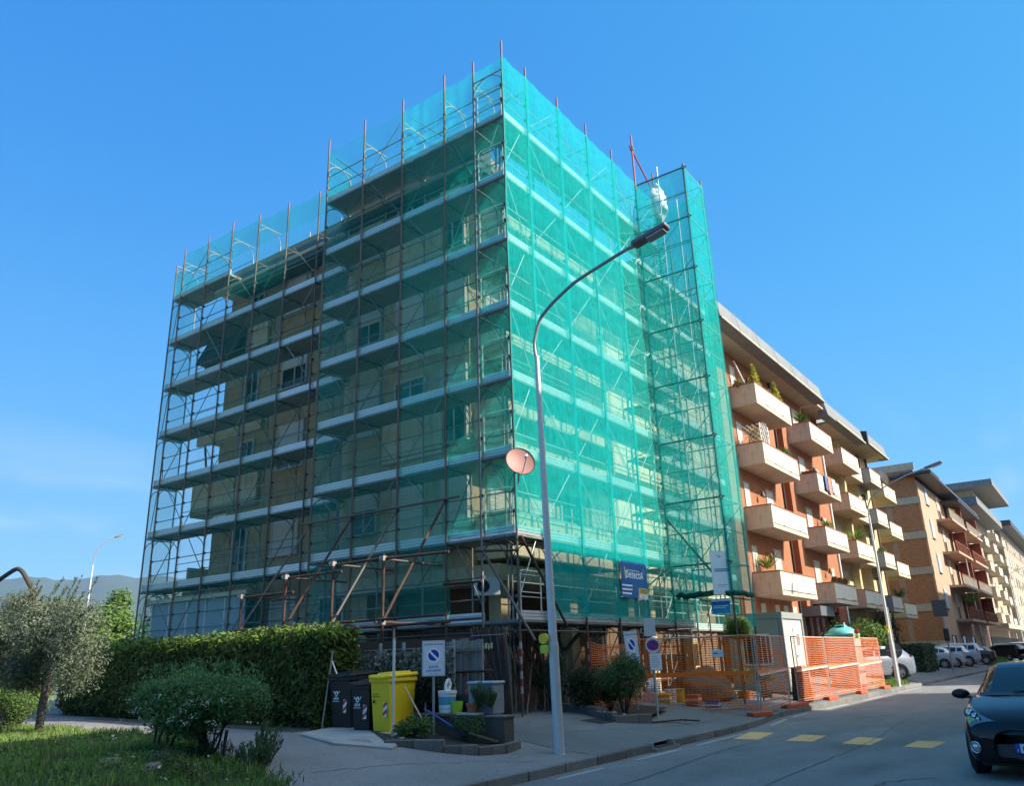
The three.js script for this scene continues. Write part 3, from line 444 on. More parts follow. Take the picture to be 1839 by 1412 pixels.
// ---------------------------------------------------------------- banners on the scaffold
{
  const W = 512, H = 330, t = print(W, H, (g) => {
    g.fillStyle = '#1d5f9e'; g.fillRect(0, 0, W, H); g.fillStyle = '#e9eef2'; g.font = 'bold 92px sans-serif'; g.fillText('DetectA', 88, 150);
    g.fillStyle = '#b9b66b'; g.beginPath(); g.moveTo(70, 50); g.lineTo(92, 50); g.lineTo(98, 160); g.lineTo(76, 160); g.fill(); g.fillStyle = '#e9eef2'; g.fillRect(120, 76, 250, 6);
    g.lineWidth = 6; g.strokeStyle = '#7fa8cc'; for (const r of [22, 36, 50]) { g.beginPath(); g.arc(420, 92, r, -1.2, 0.2); g.stroke(); }
    g.fillStyle = '#e9eef2'; for (const [y, w] of [[212, 190], [248, 186], [284, 170]]) { g.fillRect(18, y, w, 14); }
    g.fillStyle = '#c9b95a'; g.beginPath(); g.moveTo(330, 232); g.lineTo(512, 232); g.lineTo(512, 290); g.lineTo(318, 330); g.lineTo(305, 330); g.fill(); g.fillStyle = '#e4e6e2'; g.fillRect(330, 290, 182, 40);
    g.fillStyle = '#5b5a2a'; g.fillRect(350, 246, 140, 9); g.fillRect(350, 264, 140, 9); g.fillStyle = '#3f8ec6'; g.font = 'bold 24px sans-serif'; g.fillText('Detecta', 372, 318);
  });
  const b = T('banner', 'blue company banner with white lettering tied to the scaffold', 'banner', [5.64, 3.8, 0.11], 0);
  const g = new THREE.PlaneGeometry(1.6, 1.02, 14, 8), p = g.attributes.position; for (let i = 0; i < p.count; i++) p.setZ(i, 0.03 * N3(p.getX(i) * 2.2, p.getY(i) * 1.7, 3)); g.computeVertexNormals();
  P(b, 'printed_sheet', g, printMat(t, 0.55, { side: THREE.DoubleSide })); for (const [x, y] of [[-0.8, 0.5], [0.8, 0.5], [-0.8, -0.5], [0.8, -0.5]]) P(b, 'tie', box(0.06, 0.015, 0.08), M.white, [x, y, -0.03]);
  const t2 = print(256, 512, (g) => { g.fillStyle = '#f4f6f8'; g.fillRect(0, 0, 256, 512); g.fillStyle = '#4a74b4'; g.fillRect(34, 206, 190, 14); g.fillRect(34, 228, 190, 14); g.fillStyle = '#aab4c4'; g.fillRect(70, 40, 60, 8); g.fillRect(60, 400, 130, 8); g.fillRect(60, 418, 90, 8); g.fillStyle = '#274f94'; g.fillRect(96, 58, 40, 10); });
  const w = T('banner', 'tall white notice board with thin blue lines on the tower side', 'banner', [8.28, 4.05, 1.72], -Math.PI / 3.4); P(w, 'board', rbox(0.62, 1.3, 0.02, 0.006, 1), M.white); P(w, 'print', sheet(0.6, 1.26), printMat(t2, 0.4), [0, 0, 0.014]);
  const t3 = print(256, 200, (g) => { const q = g.createLinearGradient(0, 0, 0, 200); q.addColorStop(0, '#2b4f9c'); q.addColorStop(1, '#2aa6e0'); g.fillStyle = q; g.fillRect(0, 0, 256, 200); g.fillStyle = '#eef4f8'; g.fillRect(20, 92, 216, 10); g.fillRect(20, 116, 180, 10); g.fillStyle = '#dfe8f4'; g.fillRect(0, 0, 256, 34); });
  const s = T('sign_board', 'small blue site sign hanging under the rolled net', 'sign', [8.36, 3.08, 1.55], -Math.PI / 2); P(s, 'board', rbox(0.6, 0.44, 0.02, 0.006, 1), M.white); P(s, 'print', sheet(0.58, 0.42), printMat(t3, 0.4), [0, 0, 0.014]);
}
// ---------------------------------------------------------------- satellite dish on the corner post
{
  const t = T('satellite_dish', 'dusty red satellite dish clamped to the scaffold corner post', 'satellite dish', [-0.2, 6.2, 0.28], -0.62); const pts = []; for (let i = 0; i <= 14; i++) { const r = i / 14 * 0.36; pts.push(new THREE.Vector2(r, r * r * 0.55)); } for (let i = 14; i >= 0; i--) { const r = i / 14 * 0.365; pts.push(new THREE.Vector2(r, r * r * 0.55 - 0.012)); }
  const m = std([0.33, 0.155, 0.13], 0.6); P(t, 'reflector', new THREE.LatheGeometry(pts, 40), m, [0, 0, 0.02], [Math.PI / 2 - 0.30, 0, 0]); P(t, 'rim', new THREE.TorusGeometry(0.362, 0.011, 6, 44), M.rust, [0, 0.02, 0.09], [-0.30, 0, 0]);
  tube(t, 'feed_arm', [0.02, -0.33, 0.1], [0.02, 0.02, 0.45], 0.012, M.galv); P(t, 'receiver', cyl(0.03, 0.035, 0.1, 10), M.white, [0.02, 0.05, 0.44], [1.2, 0, 0]); tube(t, 'mount', [0, -0.05, -0.02], [0.0, -0.5, -0.12], 0.022, M.galvDull); tube(t, 'mount', [0, -0.05, 0], [0.2, -0.05, -0.28], 0.02, M.galvDull);
}
// ---------------------------------------------------------------- neighbouring buildings along the street
const terra = stucco([0.37, 0.15, 0.070]), terraShade = stucco([0.35, 0.11, 0.042]), balc = stucco([0.60, 0.50, 0.385]), panelW = std([0.66, 0.60, 0.49], 0.75, { map: tStucco }), coping = std([0.26, 0.09, 0.05], 0.8), yellowW = stucco([0.62, 0.53, 0.30]), yellowP = stucco([0.64, 0.47, 0.16]), balcPink = stucco([0.50, 0.36, 0.28]), zinc = std([0.205, 0.215, 0.22], 0.75, { map: tConc });
const fasciaG = (len, h = 1.05) => { const s = new THREE.Shape([[0, 0], [-0.2 * h, h], [-0.6, h], [-0.6, 0]].map((q) => new THREE.Vector2(...q))); const g = new THREE.ExtrudeGeometry(s, { depth: len, bevelEnabled: false }); g.rotateY(-Math.PI / 2); g.translate(len / 2, 0, 0); return uvm(g); };   // slants back from z = 0, runs along x
// a projecting balcony: slab with sloped soffit line, parapet sides, two front panels, coping and shade hooks. Front at z = zf
function balcony(b, x0, x1, y, zf, zw, mat = balc, pm = panelW) {
  const w = x1 - x0, d = zf - zw, k = P(b, 'balcony', memo(`bal${w.toFixed(2)},${d.toFixed(2)}`, () => merge([xf(box(w, 0.2, d), [0, 0.1, 0]), xf(box(0.1, 0.86, d), [-w / 2 + 0.05, 0.63, 0]), xf(box(0.1, 0.86, d), [w / 2 - 0.05, 0.63, 0]), xf(box(w - 0.2, 0.84, 0.05), [0, 0.62, d / 2 - 0.09])])), mat, [(x0 + x1) / 2, y, (zf + zw) / 2]);
  for (const s of [-1, 1]) P(k, 'front_panel', box((w - 0.16) / 2, 0.80, 0.055), pm, [s * (w - 0.13) / 4, 0.645, d / 2 - 0.025]);
  P(k, 'slab_edge', box(w + 0.012, 0.19, 0.05), balc, [0, 0.1, d / 2 - 0.018]);
  P(k, 'coping', memo(`cop${w.toFixed(2)},${d.toFixed(2)}`, () => merge([xf(box(w + 0.04, 0.05, 0.16), [0, 1.085, d / 2 - 0.06]), xf(box(0.15, 0.05, d - 0.16), [-w / 2 + 0.06, 1.085, -0.06]), xf(box(0.15, 0.05, d - 0.16), [w / 2 - 0.06, 1.085, -0.06])])), coping);
  P(k, 'hook', memo('hook', () => merge([seg([-1.2, 0.24, 0.0], [-0.95, 0.27, 0.16], 0.014, 4), seg([1.2, 0.24, 0.0], [1.45, 0.27, 0.16], 0.014, 4)])), M.dark, [0, 0, d / 2]);
  return k;
}
const BF = [4.2, 7.25, 10.3, 13.3];
{ // terracotta building with cream balconies
  const b = T('apartment_building', 'terracotta apartment block with stacked cream balconies beside the scaffold', 'building'), zw = -2;
  P(b, 'wall', box(8.0, 12.5, 10), terra, [20.2 + 4.0, 10.15, -7]); P(b, 'wall', box(8.0, 12.5, 10), terra, [29.6 + 4.0, 10.15, -7]); P(b, 'recess_wall', box(1.6, 12.5, 9), terraShade, [28.9, 10.15, -7.8]);
  P(b, 'recess_side_shade', box(0.02, 12.4, 1.3), terraShade, [29.6, 10.15, -2.66]);  // recess walls deeper orange: shade with bounce light put into the colour
  P(b, 'ground_floor_wall', box(17.2, 4, 8.5), stucco([0.30, 0.13, 0.07]), [28.8, 2, -6.9]); P(b, 'ground_floor_wall', box(8, 3.7, 0.3), terra, [24.2, 2.05, -2.15]);
  tube(b, 'downpipe', [28.05, 0.4, -1.93], [28.05, 16.3, -1.93], 0.06, M.dark); tube(b, 'downpipe', [37.55, 0.4, -1.93], [37.55, 16, -1.93], 0.06, M.white);
  BF.forEach((f, i) => {
    balcony(b, 21.6, 27.0, f - 0.02, -0.7, zw); balcony(b, 30.6, 35.2, f - 0.02, -0.7, zw);
    windowPart(b, [22.25, f + 0.2, -2.0], 0, 0.62, 2.1, 'shut', M.frame); windowPart(b, [25.6, f + 0.2, -2.0], 0, 1.0, 2.2, i === 2 ? 'glass' : 'half', M.frame);
    windowPart(b, [32.5, f + 0.2, -2.0], 0, 1.05, 2.2, 'half', M.frame); windowPart(b, [35.75, f + 1.0, -2.0], 0, 0.55, 1.2, 'shut', M.frame);
    for (const x of [23.8, 34.2]) { const l = P(b, 'wall_lamp', cyl(0.05, 0.14, 0.24, 8), M.brown, [x, f + 2.0, -1.72]); tube(l, 'lamp_arm', [0, 0.1, 0], [0, 0.14, -0.28], 0.015, M.dark); P(l, 'lamp_glass', new THREE.SphereGeometry(0.07, 8, 6), M.cream, [0, -0.14, 0]); }
  });
  for (const x of [22.5, 24.5, 25.8, 27.2]) windowPart(b, [x, 3.0, -2.0], 0, 0.55, 0.85, 'shut', M.cream);
  for (const x of [29.3, 30.6, 31.8, 33, 34.2]) { const d = P(b, 'portico_post', box(0.09, 3.2, 0.09), M.shutter, [x, 2.0, -2.55]); P(d, 'portico_panel', box(0.9, 3.0, 0.04), stucco([0.16, 0.035, 0.03]), [0.6, 0, -0.1]); }
  P(b, 'pier', box(1.6, 3.7, 0.4), stucco([0.26, 0.06, 0.045]), [36.2, 2.3, -2.1]); P(b, 'porch_roof', box(2.6, 0.5, 1.1), std([0.12, 0.13, 0.15], 0.5), [30.2, 3.75, -1.7]);
  P(b, 'soffit', box(16.7, 0.1, 2.6), soffit, [25.8, 16.38, -1.75]); P(b, 'soffit', box(3.4, 0.1, 2.1), soffit, [35.9, 16.32, -2.0]);
  P(b, 'fascia', fasciaG(16.7), zinc, [25.8, 16.3, -0.5]); for (const q of [19.6, 22.4, 25.2, 28, 30.8]) P(b, 'fascia_joint', xf(box(0.03, 1.08, 0.02), [0, 0.52, 0.005], [-0.1974, 0, 0]), M.grey, [q, 16.3, -0.5]); P(b, 'roof', box(17.4, 0.7, 9), M.conc, [28.8, 16.75, -6.4]);
  P(b, 'chimney', merge([xf(box(3.8, 1.5, 1.4), [0, 0, 0]), xf(box(4.1, 0.2, 1.7), [0, 0.85, 0])]), stucco([0.52, 0.50, 0.44]), [31.6, 18.3, -3.6]);
}
{ // yellow building with the recessed stair bay
  const b = T('apartment_building', 'pale yellow apartment block between the terracotta and the brick one', 'building');
  P(b, 'wall', box(5.2, 16, 9), yellowW, [40.2, 8.4, -6.9]); P(b, 'recess_wall', box(4, 16, 8), yellowP, [44.6, 8.4, -7.6]); P(b, 'wall', box(4.0, 16, 9), yellowW, [48.4, 8.4, -6.5]); P(b, 'wall', box(7, 14.4, 7), yellowW, [53.8, 7.6, -8.1]);
  P(b, 'pilaster', box(0.5, 16, 0.5), yellowW, [42.6, 8.4, -2.2]); tube(b, 'downpipe', [50.46, 0.4, -1.95], [50.46, 16, -1.95], 0.09, M.brown);
  [...BF].forEach((f, i) => {
    balcony(b, 38.3, 42.7, f, -0.9, -2.4, balcPink, std([0.62, 0.58, 0.48], 0.7)); balcony(b, 42.72, 46.2, f, -1.5, -3.5, balc, std([0.62, 0.58, 0.48], 0.7)); balcony(b, 46.22, 49.6, f, -0.95, -2.0, std([0.24, 0.235, 0.22], 0.8), std([0.52, 0.50, 0.44], 0.7)); balcony(b, 51.6, 56.0, f - 0.25, -1.2, -4.6, yellowW, std([0.62, 0.58, 0.46], 0.7));
    windowPart(b, [40.6, f + 0.2, -2.4], 0, 1.1, 2.2, 'half'); windowPart(b, [44.4, f + 0.2, -3.58], 0, 1.3, 2.2, 'half'); windowPart(b, [47.8, f + 0.9, -1.98], 0, 0.8, 1.5, 'glass', M.brown);
  });
  for (const x of [39.2, 41, 44, 47.6]) windowPart(b, [x, 1.6, -1.98], 0, 1.0, 1.5, 'glass', M.frame);
  P(b, 'soffit', box(13.6, 0.1, 3.4), soffit, [44.3, 15.98, -2.35]); P(b, 'soffit', box(6.6, 0.1, 3), soffit, [48.9, 16.02, -2.0]);
  P(b, 'fascia', fasciaG(9.6), zinc, [40.3, 15.9, -0.7]); P(b, 'fascia', fasciaG(6.6), zinc, [48.8, 15.95, -0.55]); P(b, 'fascia_end', box(0.3, 0.95, 0.66), M.black, [45.4, 16.42, -0.85]); P(b, 'roof', box(14.6, 0.9, 8), M.conc, [44.2, 16.4, -6.2]);
  const d = T('satellite_dish', 'grey satellite dish on the end balcony of the yellow block', 'satellite dish', [54, 15.0, -1.6], 0.6); const pts = []; for (let i = 0; i <= 10; i++) { const r = i / 10 * 0.6; pts.push(new THREE.Vector2(r, r * r * 0.5)); } P(d, 'reflector', new THREE.LatheGeometry(pts, 24), std([0.4, 0.41, 0.42], 0.6, { side: THREE.DoubleSide }), [0, 0, 0], [1.2, 0, 0]); tube(d, 'mount', [0, 0, 0], [0, -1, -0.2], 0.04, M.galv);
}
{ // brick building with concrete bands
  const b = T('apartment_building', 'brown brick apartment block with pale concrete bands and corner eaves', 'building');
  const tBrick = tex(256, (u, v, i, j) => { const row = Math.floor(v * 16), x = (u * 5 + (row % 2) * 0.5) % 1, y = (v * 16) % 1; const m = x < 0.04 || y < 0.13; const k = grain(row * 7, Math.floor(u * 5 + (row % 2) * 0.5) * 13); return m ? [0.60, 0.52, 0.43] : [0.60 + 0.12 * k, 0.40 + 0.08 * k, 0.25 + 0.06 * k]; }, true, 0.8);
  const brick = std([1, 1, 1], 0.9, { map: tBrick }), band = stucco([0.52, 0.44, 0.33]), pinkB = stucco([0.50, 0.34, 0.24]);
  P(b, 'wall', box(30, 16.0, 13.6), pinkB, [77.2, 8, -7.15]);
  for (let i = 0; i < 6; i++) { const y = 2.35 + i * 3.05 - 0.35; P(b, 'band', box(0.14, 0.62, 13.7), band, [62.13, y, -7.15]); for (const [z, w] of [[-1.6, 2.3], [-4.7, 2.9], [-8.5, 3]]) if (i < 5 || true) P(b, 'brick_panel', box(0.1, i ? 2.38 : 1.7, w), brick, [62.16, i === 0 ? 0.9 : y - 1.525, z]); }
  P(b, 'roof', box(31, 0.22, 15), slate, [77, 16.35, -6.5]); P(b, 'roof', box(4.6, 0.2, 2.5), slate, [63.6, 16.46, -0.2]); P(b, 'roof', box(16, 0.16, 2.2), slate, [82, 15.6, 0.2]);
  for (let i = 0; i < 5; i++) {
    const f = 1.0 + i * 3.05;
    if (i) { const w = windowPart(b, [65.8, f + 1.0, -0.33], 0, 1.3, 1.6, 'shut', M.frame); P(w, 'louvre_shutter', box(1.2, 1.5, 0.04), std([0.32, 0.44, 0.55], 0.7), [0, 0.78, 0.05]); }
    for (const [x0, x1, z] of [[69.5, 79, 0.95], [80.5, 91, 1.0]]) {
      if (!i) continue;
      const k = P(b, 'balcony', box(x1 - x0, 0.22, z + 0.5), pinkB, [(x0 + x1) / 2, f, (z - 0.4) / 2]); P(k, 'rail', box(x1 - x0, 0.06, 0.06), coping, [0, 1.05, z / 2 + 0.1]);
      P(k, 'railing', memo(`rail${x1 - x0}`, () => merge(Array.from({ length: Math.round((x1 - x0) / 0.14) }, (_, j) => xf(box(0.025, 0.86, 0.025), [-(x1 - x0) / 2 + 0.1 + j * 0.14, 0.55, 0])))), i % 2 ? coping : M.cream, [0, 0.08, z / 2 + 0.1]);
      windowPart(b, [x0 + 2.5, f + 0.2, -0.33], 0, 1.4, 2.3, 'half'); windowPart(b, [x1 - 2.5, f + 0.2, -0.33], 0, 1.4, 2.3, 'glass', M.brown); P(b, 'loggia_wall', box(0.3, 2.7, 1.1), stucco([0.30, 0.10, 0.07]), [x1, f + 1.5, 0.2]);
    }
  }
  for (const x of [66, 72, 78, 85]) windowPart(b, [x, 0.6, -0.33], 0, 2.0, 2.1, 'glass', M.brown);
}
function farBlock(label, x0, x1, zf, h, m, rm, ov, step, kinds) {
  const b = T('apartment_building', label, 'building'), w = x1 - x0, mx = (x0 + x1) / 2; P(b, 'wall', box(w, h, 12), m, [mx, h / 2, zf - 6]); P(b, 'roof', box(w + ov, 0.9, 12 + ov), rm, [mx - ov * 0.2, h + 0.45, zf - 6 + ov * 0.3]);
  for (let y = 4.4, i = 0; y < h - 2; y += 3.05, i++) for (let x = x0 + 2.4; x < x1 - 1.6; x += step) { const bal = kinds && Math.round((x - x0) / step) % 2 === 0; if (bal) balcony(b, x - 1.9, x + 1.9, y, zf + 1.3, zf, stucco([0.46, 0.40, 0.30]), std([0.5, 0.45, 0.36], 0.75)); windowPart(b, [x, y + (bal ? 0.2 : 0.9), zf + 0.03], 0, 1.2, bal ? 2.2 : 1.5, pick(['half', 'glass', 'shut'])); }
  P(b, 'shop_front', box(w - 2, 2.6, 0.3), M.dark, [mx, 1.5, zf + 0.02]); P(b, 'canopy', box(w - 1, 0.5, 2.4), stucco([0.5, 0.40, 0.32]), [mx, 3.9, zf + 1.0]); return b;
}
farBlock('cream and pink block with a wide flat roof past the brick block', 93, 117.5, -0.6, 17.6, stucco([0.42, 0.32, 0.22]), zinc, 2.4, 4.6, true);
farBlock('taller cream block with deep white eaves further down the street', 118, 138, -1.4, 23.6, stucco([0.45, 0.38, 0.26]), zinc, 3.6, 4.4, true);
farBlock('beige block with grey roof near the far end of the street', 141, 190, -0.8, 20.6, stucco([0.40, 0.32, 0.24]), slate, 2.4, 4.2, false);
farBlock('ochre block at the far end of the street', 196, 240, -1.5, 18, stucco([0.56, 0.44, 0.28]), slate, 2, 4.4, false);

// plants and washing on the terracotta balconies
function potPlant(label, pos, kind, h, cols, cat = 'potted plant') {
  const t = T('balcony_plant', label, cat, pos); P(t, 'pot', cyl(0.2, 0.14, 0.3, 12), M.terracotta, [0, 0.0, 0]);
  if (kind === 'cone') P(t, 'foliage', leaves(900, () => { const u = rnd(), a = rr(0, 6.283), r = 0.36 * (1 - u * 0.9) * (0.75 + 0.35 * rnd()); return { p: [Math.cos(a) * r, 0.2 + u * h, Math.sin(a) * r], n: [Math.cos(a), 0.4, Math.sin(a)] }; }, 0.12, 0.06, cols), M.leaf);
  else if (kind === 'spiky') P(t, 'foliage', leaves(140, () => { const a = rr(0, 6.283), e = rr(0.1, 1.3), d = [Math.cos(a) * Math.cos(e), Math.sin(e), Math.sin(a) * Math.cos(e)]; return { p: [0, 0.4 + rr(0, 0.3), 0], n: [-d[1] * Math.cos(a), 1, -d[1] * Math.sin(a)], d }; }, h, 0.05, cols, 0.1), M.leaf);
  else P(t, 'foliage', leaves(500, blobs(clumps(7, [0, 0.3, 0], [0.55, 0.12, 0.2], 0.2)), 0.1, 0.07, cols), M.leaf);
  return t;
}
const flow = (c) => [...GREEN.mid, c, c];
potPlant('golden conical conifer in a pot at the left end of the top balcony', [22.7, 14.1, -1.05], 'cone', 1.35, [[0.48, 0.40, 0.03], [0.34, 0.34, 0.03], [0.14, 0.18, 0.03]]);
potPlant('golden conical conifer in a pot at the far end of the top balcony', [25.9, 14.1, -1.05], 'cone', 1.25, [[0.48, 0.40, 0.03], [0.34, 0.34, 0.03], [0.14, 0.18, 0.03]]);
potPlant('pink flowers between the two golden conifers', [24.4, 14.2, -1.0], 'low', 0.3, [...GREEN.mid, [0.6, 0.12, 0.32], [0.6, 0.15, 0.35], [0.6, 0.12, 0.32]]);
potPlant('red flowers and leaves at the left end of the top balcony', [21.9, 14.15, -1.5], 'low', 0.3, flow([0.45, 0.08, 0.04]));
potPlant('spiky yellow green dracaena on the lowest cream balcony', [22.6, 5.0, -1.6], 'spiky', 0.85, [[0.22, 0.26, 0.05], [0.14, 0.19, 0.04]]);
potPlant('red geraniums along the lowest balcony right of the downpipe', [32.4, 5.2, -1.0], 'low', 0.3, flow([0.55, 0.03, 0.03]));
potPlant('red geraniums in the middle of the lowest right balcony', [33.8, 5.2, -1.0], 'low', 0.3, flow([0.55, 0.03, 0.03]));
potPlant('yellow green trailing plants on the second right balcony', [32.2, 8.3, -1.0], 'low', 0.3, GREEN.lime);
potPlant('bright green agave like plant on the yellow balcony', [40.5, 8.0, -1.3], 'spiky', 1.1, GREEN.lime);
potPlant('small green plants on the third cream balcony by the recess', [25.8, 11.3, -0.95], 'low', 0.3, GREEN.mid);
potPlant('leafy plant on the top right balcony beside the door', [31.6, 14.2, -1.4], 'spiky', 0.7, GREEN.mid);
potPlant('tall leafy climber on the grey balcony of the yellow block', [47.2, 8.2, -1.3], 'low', 0.8, GREEN.mid);
potPlant('palm like plant on the lowest end balcony of the yellow block', [53.6, 5.0, -1.8], 'spiky', 1.0, GREEN.dark);
potPlant('yellow green plants on the upper loggia of the brick block', [73.5, 14.2, 0.6], 'low', 0.8, GREEN.lime);
potPlant('bushy plants on the lower loggia of the brick block', [72.5, 5.2, 0.7], 'spiky', 1.4, GREEN.lime);
{ // trellis with creeper on the second balcony from the top
  const t = T('trellis', 'white lattice trellis with autumn creeper on a cream balcony', 'trellis', [22.3, 11.3, -1.15]), bars = [], bs = [];
  for (let i = -4; i < 5; i++) { bars.push(seg([clamp(i * 0.25, 0, 1.2) - 0.5, i < 0 ? -i * 0.25 : 0, 0.35], [clamp(i * 0.25 + 1.0, 0, 1.2) - 0.5, Math.min(1, 1 - Math.max(0, i * 0.25 + 1.0 - 1.2)), 0.35], 0.009, 4)); bs.push(seg([clamp(i * 0.25, 0, 1.2) - 0.5, i < 0 ? 1 + i * 0.25 : 1, 0.35], [clamp(i * 0.25 + 1.0, 0, 1.2) - 0.5, Math.max(0, i * 0.25 + 1.0 - 1.2), 0.35], 0.009, 4)); }
  P(t, 'lattice', merge([...bars, ...bs, seg([-0.5, 0, 0.35], [-0.5, 1.05, 0.35], 0.02, 4), seg([0.7, 0, 0.35], [0.7, 1.05, 0.35], 0.02, 4), seg([-0.5, 1.03, 0.35], [0.7, 1.03, 0.35], 0.02, 4)]), M.white);
  P(t, 'lattice', merge([...bars, ...bs].map((g) => xf(g, [0, 0, 0], [0, -Math.PI / 2, 0]))), M.white, [-0.2, 0, 0]); P(t, 'foliage', leaves(420, () => ({ p: [rr(-0.5, 0.65), rr(0, 0.95), rr(-0.3, 0.3)], n: [-0.5, 0.3, 1] }), 0.13, 0.1, [[0.25, 0.12, 0.04], [0.16, 0.13, 0.04], [0.30, 0.20, 0.06]]), M.leaf);
}
{ const t = T('hanging_laundry', 'striped blanket and towels hung over the third balcony front', 'laundry', [33.0, 11.3, -0.63]); [[-1.0, 0.55, 0.9, [0.10, 0.14, 0.28]], [-0.35, 0.7, 1.0, [0.42, 0.20, 0.14]], [0.55, 0.8, 0.85, [0.45, 0.46, 0.5]]].forEach(([x, w, h, c], i) => { const g = new THREE.BoxGeometry(w, h, 0.02, 8, 6, 1), p = g.attributes.position; for (let j = 0; j < p.count; j++) p.setZ(j, p.getZ(j) + 0.015 * Math.sin(p.getX(j) * 18 + i)); g.computeVertexNormals(); P(t, ['towel', 'blanket', 'towel'][i], g, std(c, 0.95), [x, 0.08 - h / 2 + 0.02, 0.03]); }); }
{ const t = T('folded_awning', 'folded boards lying across the side of the third right balcony', 'boards', [31.3, 11.48, -1.3], 0.2); P(t, 'board', box(1.3, 0.06, 0.8), M.brown); P(t, 'board', box(1.1, 0.05, 0.6), M.dark, [0.1, 0.07, 0], [0, 0.2, 0.1]); }
{ const t = T('leaning_pole', 'white pole leaning behind the top balcony window', 'pole', [21.7, 14.2, -1.6]); tube(t, 'pole', [-0.1, 1.5, 0], [0.9, 0.2, 0.2], 0.035, M.white); }
// ---------------------------------------------------------------- street lamps
const armM = std([0.30, 0.30, 0.30], 0.5, { metalness: 0.3 }), poleM = std([0.74, 0.74, 0.74], 0.55, { metalness: 0.25, map: tConc }), headM = std([0.16, 0.16, 0.165], 0.5);
function streetLamp(label, pos, arm, top, headLen = 0.75, ry = 0) {   // arm: points in the lamp's own y-z plane
  const t = T('street_lamp', label, 'street lamp', pos, ry);
  P(t, 'pole', new THREE.LatheGeometry([[0.094, 0], [0.09, 0.5], [0.086, 1.78], [0.091, 1.80], [0.076, 1.86], [0.062, 4], [0.045, top]].map((q) => new THREE.Vector2(...q)), 18), poleM); P(t, 'collar', cyl(0.105, 0.115, 0.05, 16), poleM, [0, 0.02, 0]);
  P(t, 'arm', bent(arm, 0.033, 40, 8), armM);
  const e = arm[arm.length - 1], d = arm[arm.length - 2], a = Math.atan2(e[1] - d[1], e[2] - d[2]);
  const h = P(t, 'lamp_head', rbox(0.24, 0.12, headLen, 0.05, 2), headM, [0, e[1] + Math.sin(a) * headLen * 0.4, e[2] + Math.cos(a) * headLen * 0.4], [-a, 0, 0]);
  P(h, 'lamp_glass', rbox(0.2, 0.05, headLen * 0.5, 0.02, 1), std([0.35, 0.36, 0.37], 0.2), [0, -0.07, headLen * 0.15]); P(h, 'hinge', cyl(0.05, 0.05, 0.14, 8), M.galv, [0, 0, -headLen * 0.5], [Math.PI / 2, 0, 0]); return t;
}
streetLamp('tall grey street lamp at the driveway corner in front of the scaffold', [-3.27, 0.13, 3.04], [[0, 7.0, 0], [0, 7.5, -0.04], [0, 7.95, 0.12], [0, 8.22, 0.45], [0, 8.50, 1.0], [0, 8.75, 1.95], [0, 8.84, 2.35]], 7.2).rotation.set(-0.010, 0, 0.008);
{ const far = [[0, 7.5, 0], [0, 8.0, 0.02], [0, 8.45, 0.25], [0, 8.75, 0.7], [0, 9.2, 1.8], [0, 9.45, 2.8]];
  streetLamp('grey street lamp behind the striped round sign by the orange fence', [24.9, 0.13, 2.8], far, 7.6, 0.8);
  streetLamp('distant street lamp beside the dark parked cars', [75, 0.4, 0.8], far.map((p) => [0, p[1] + 2.6, p[2] * 1.3]), 10.4, 0.8);
  streetLamp('farthest street lamp near the end of the street', [118, 0.35, 0.8], far.map((p) => [0, p[1] + 2.6, p[2] * 1.3]), 10.4, 0.8);
  streetLamp('white street lamp rising behind the olive tree far to the left', [11.7, 0, -42.5], [[0, 8.4, 0], [0, 9.2, 0.03], [0, 9.9, 0.3], [0, 10.3, 0.7], [0, 10.5, 1.15]], 8.6, 0.55, 1.2); }
function warnLamp(label, pos, c, ry = 0) { const t = T('warning_lamp', label, 'warning lamp', pos, ry); P(t, 'lens', cyl(0.09, 0.09, 0.07, 18), std(c, 0.3), [0, 0.1, 0], [0, 0, Math.PI / 2]); P(t, 'battery_case', rbox(0.1, 0.14, 0.13, 0.02, 1), std([0.45, 0.62, 0.05], 0.5), [0, -0.08, 0]); P(t, 'bracket', box(0.03, 0.06, 0.05), M.grey, [0.05, 0, 0]); return t; }
warnLamp('yellow site warning lamp strapped to the street lamp pole', [-3.42, 1.93, 2.92], [0.75, 0.50, 0.01]);
warnLamp('red site warning lamp on top of the orange fence', [18.3, 2.28, 2.96], [0.75, 0.03, 0.02]);
warnLamp('yellow site warning lamp above the round striped sign', [24.6, 2.55, 2.78], [0.80, 0.48, 0.01]);

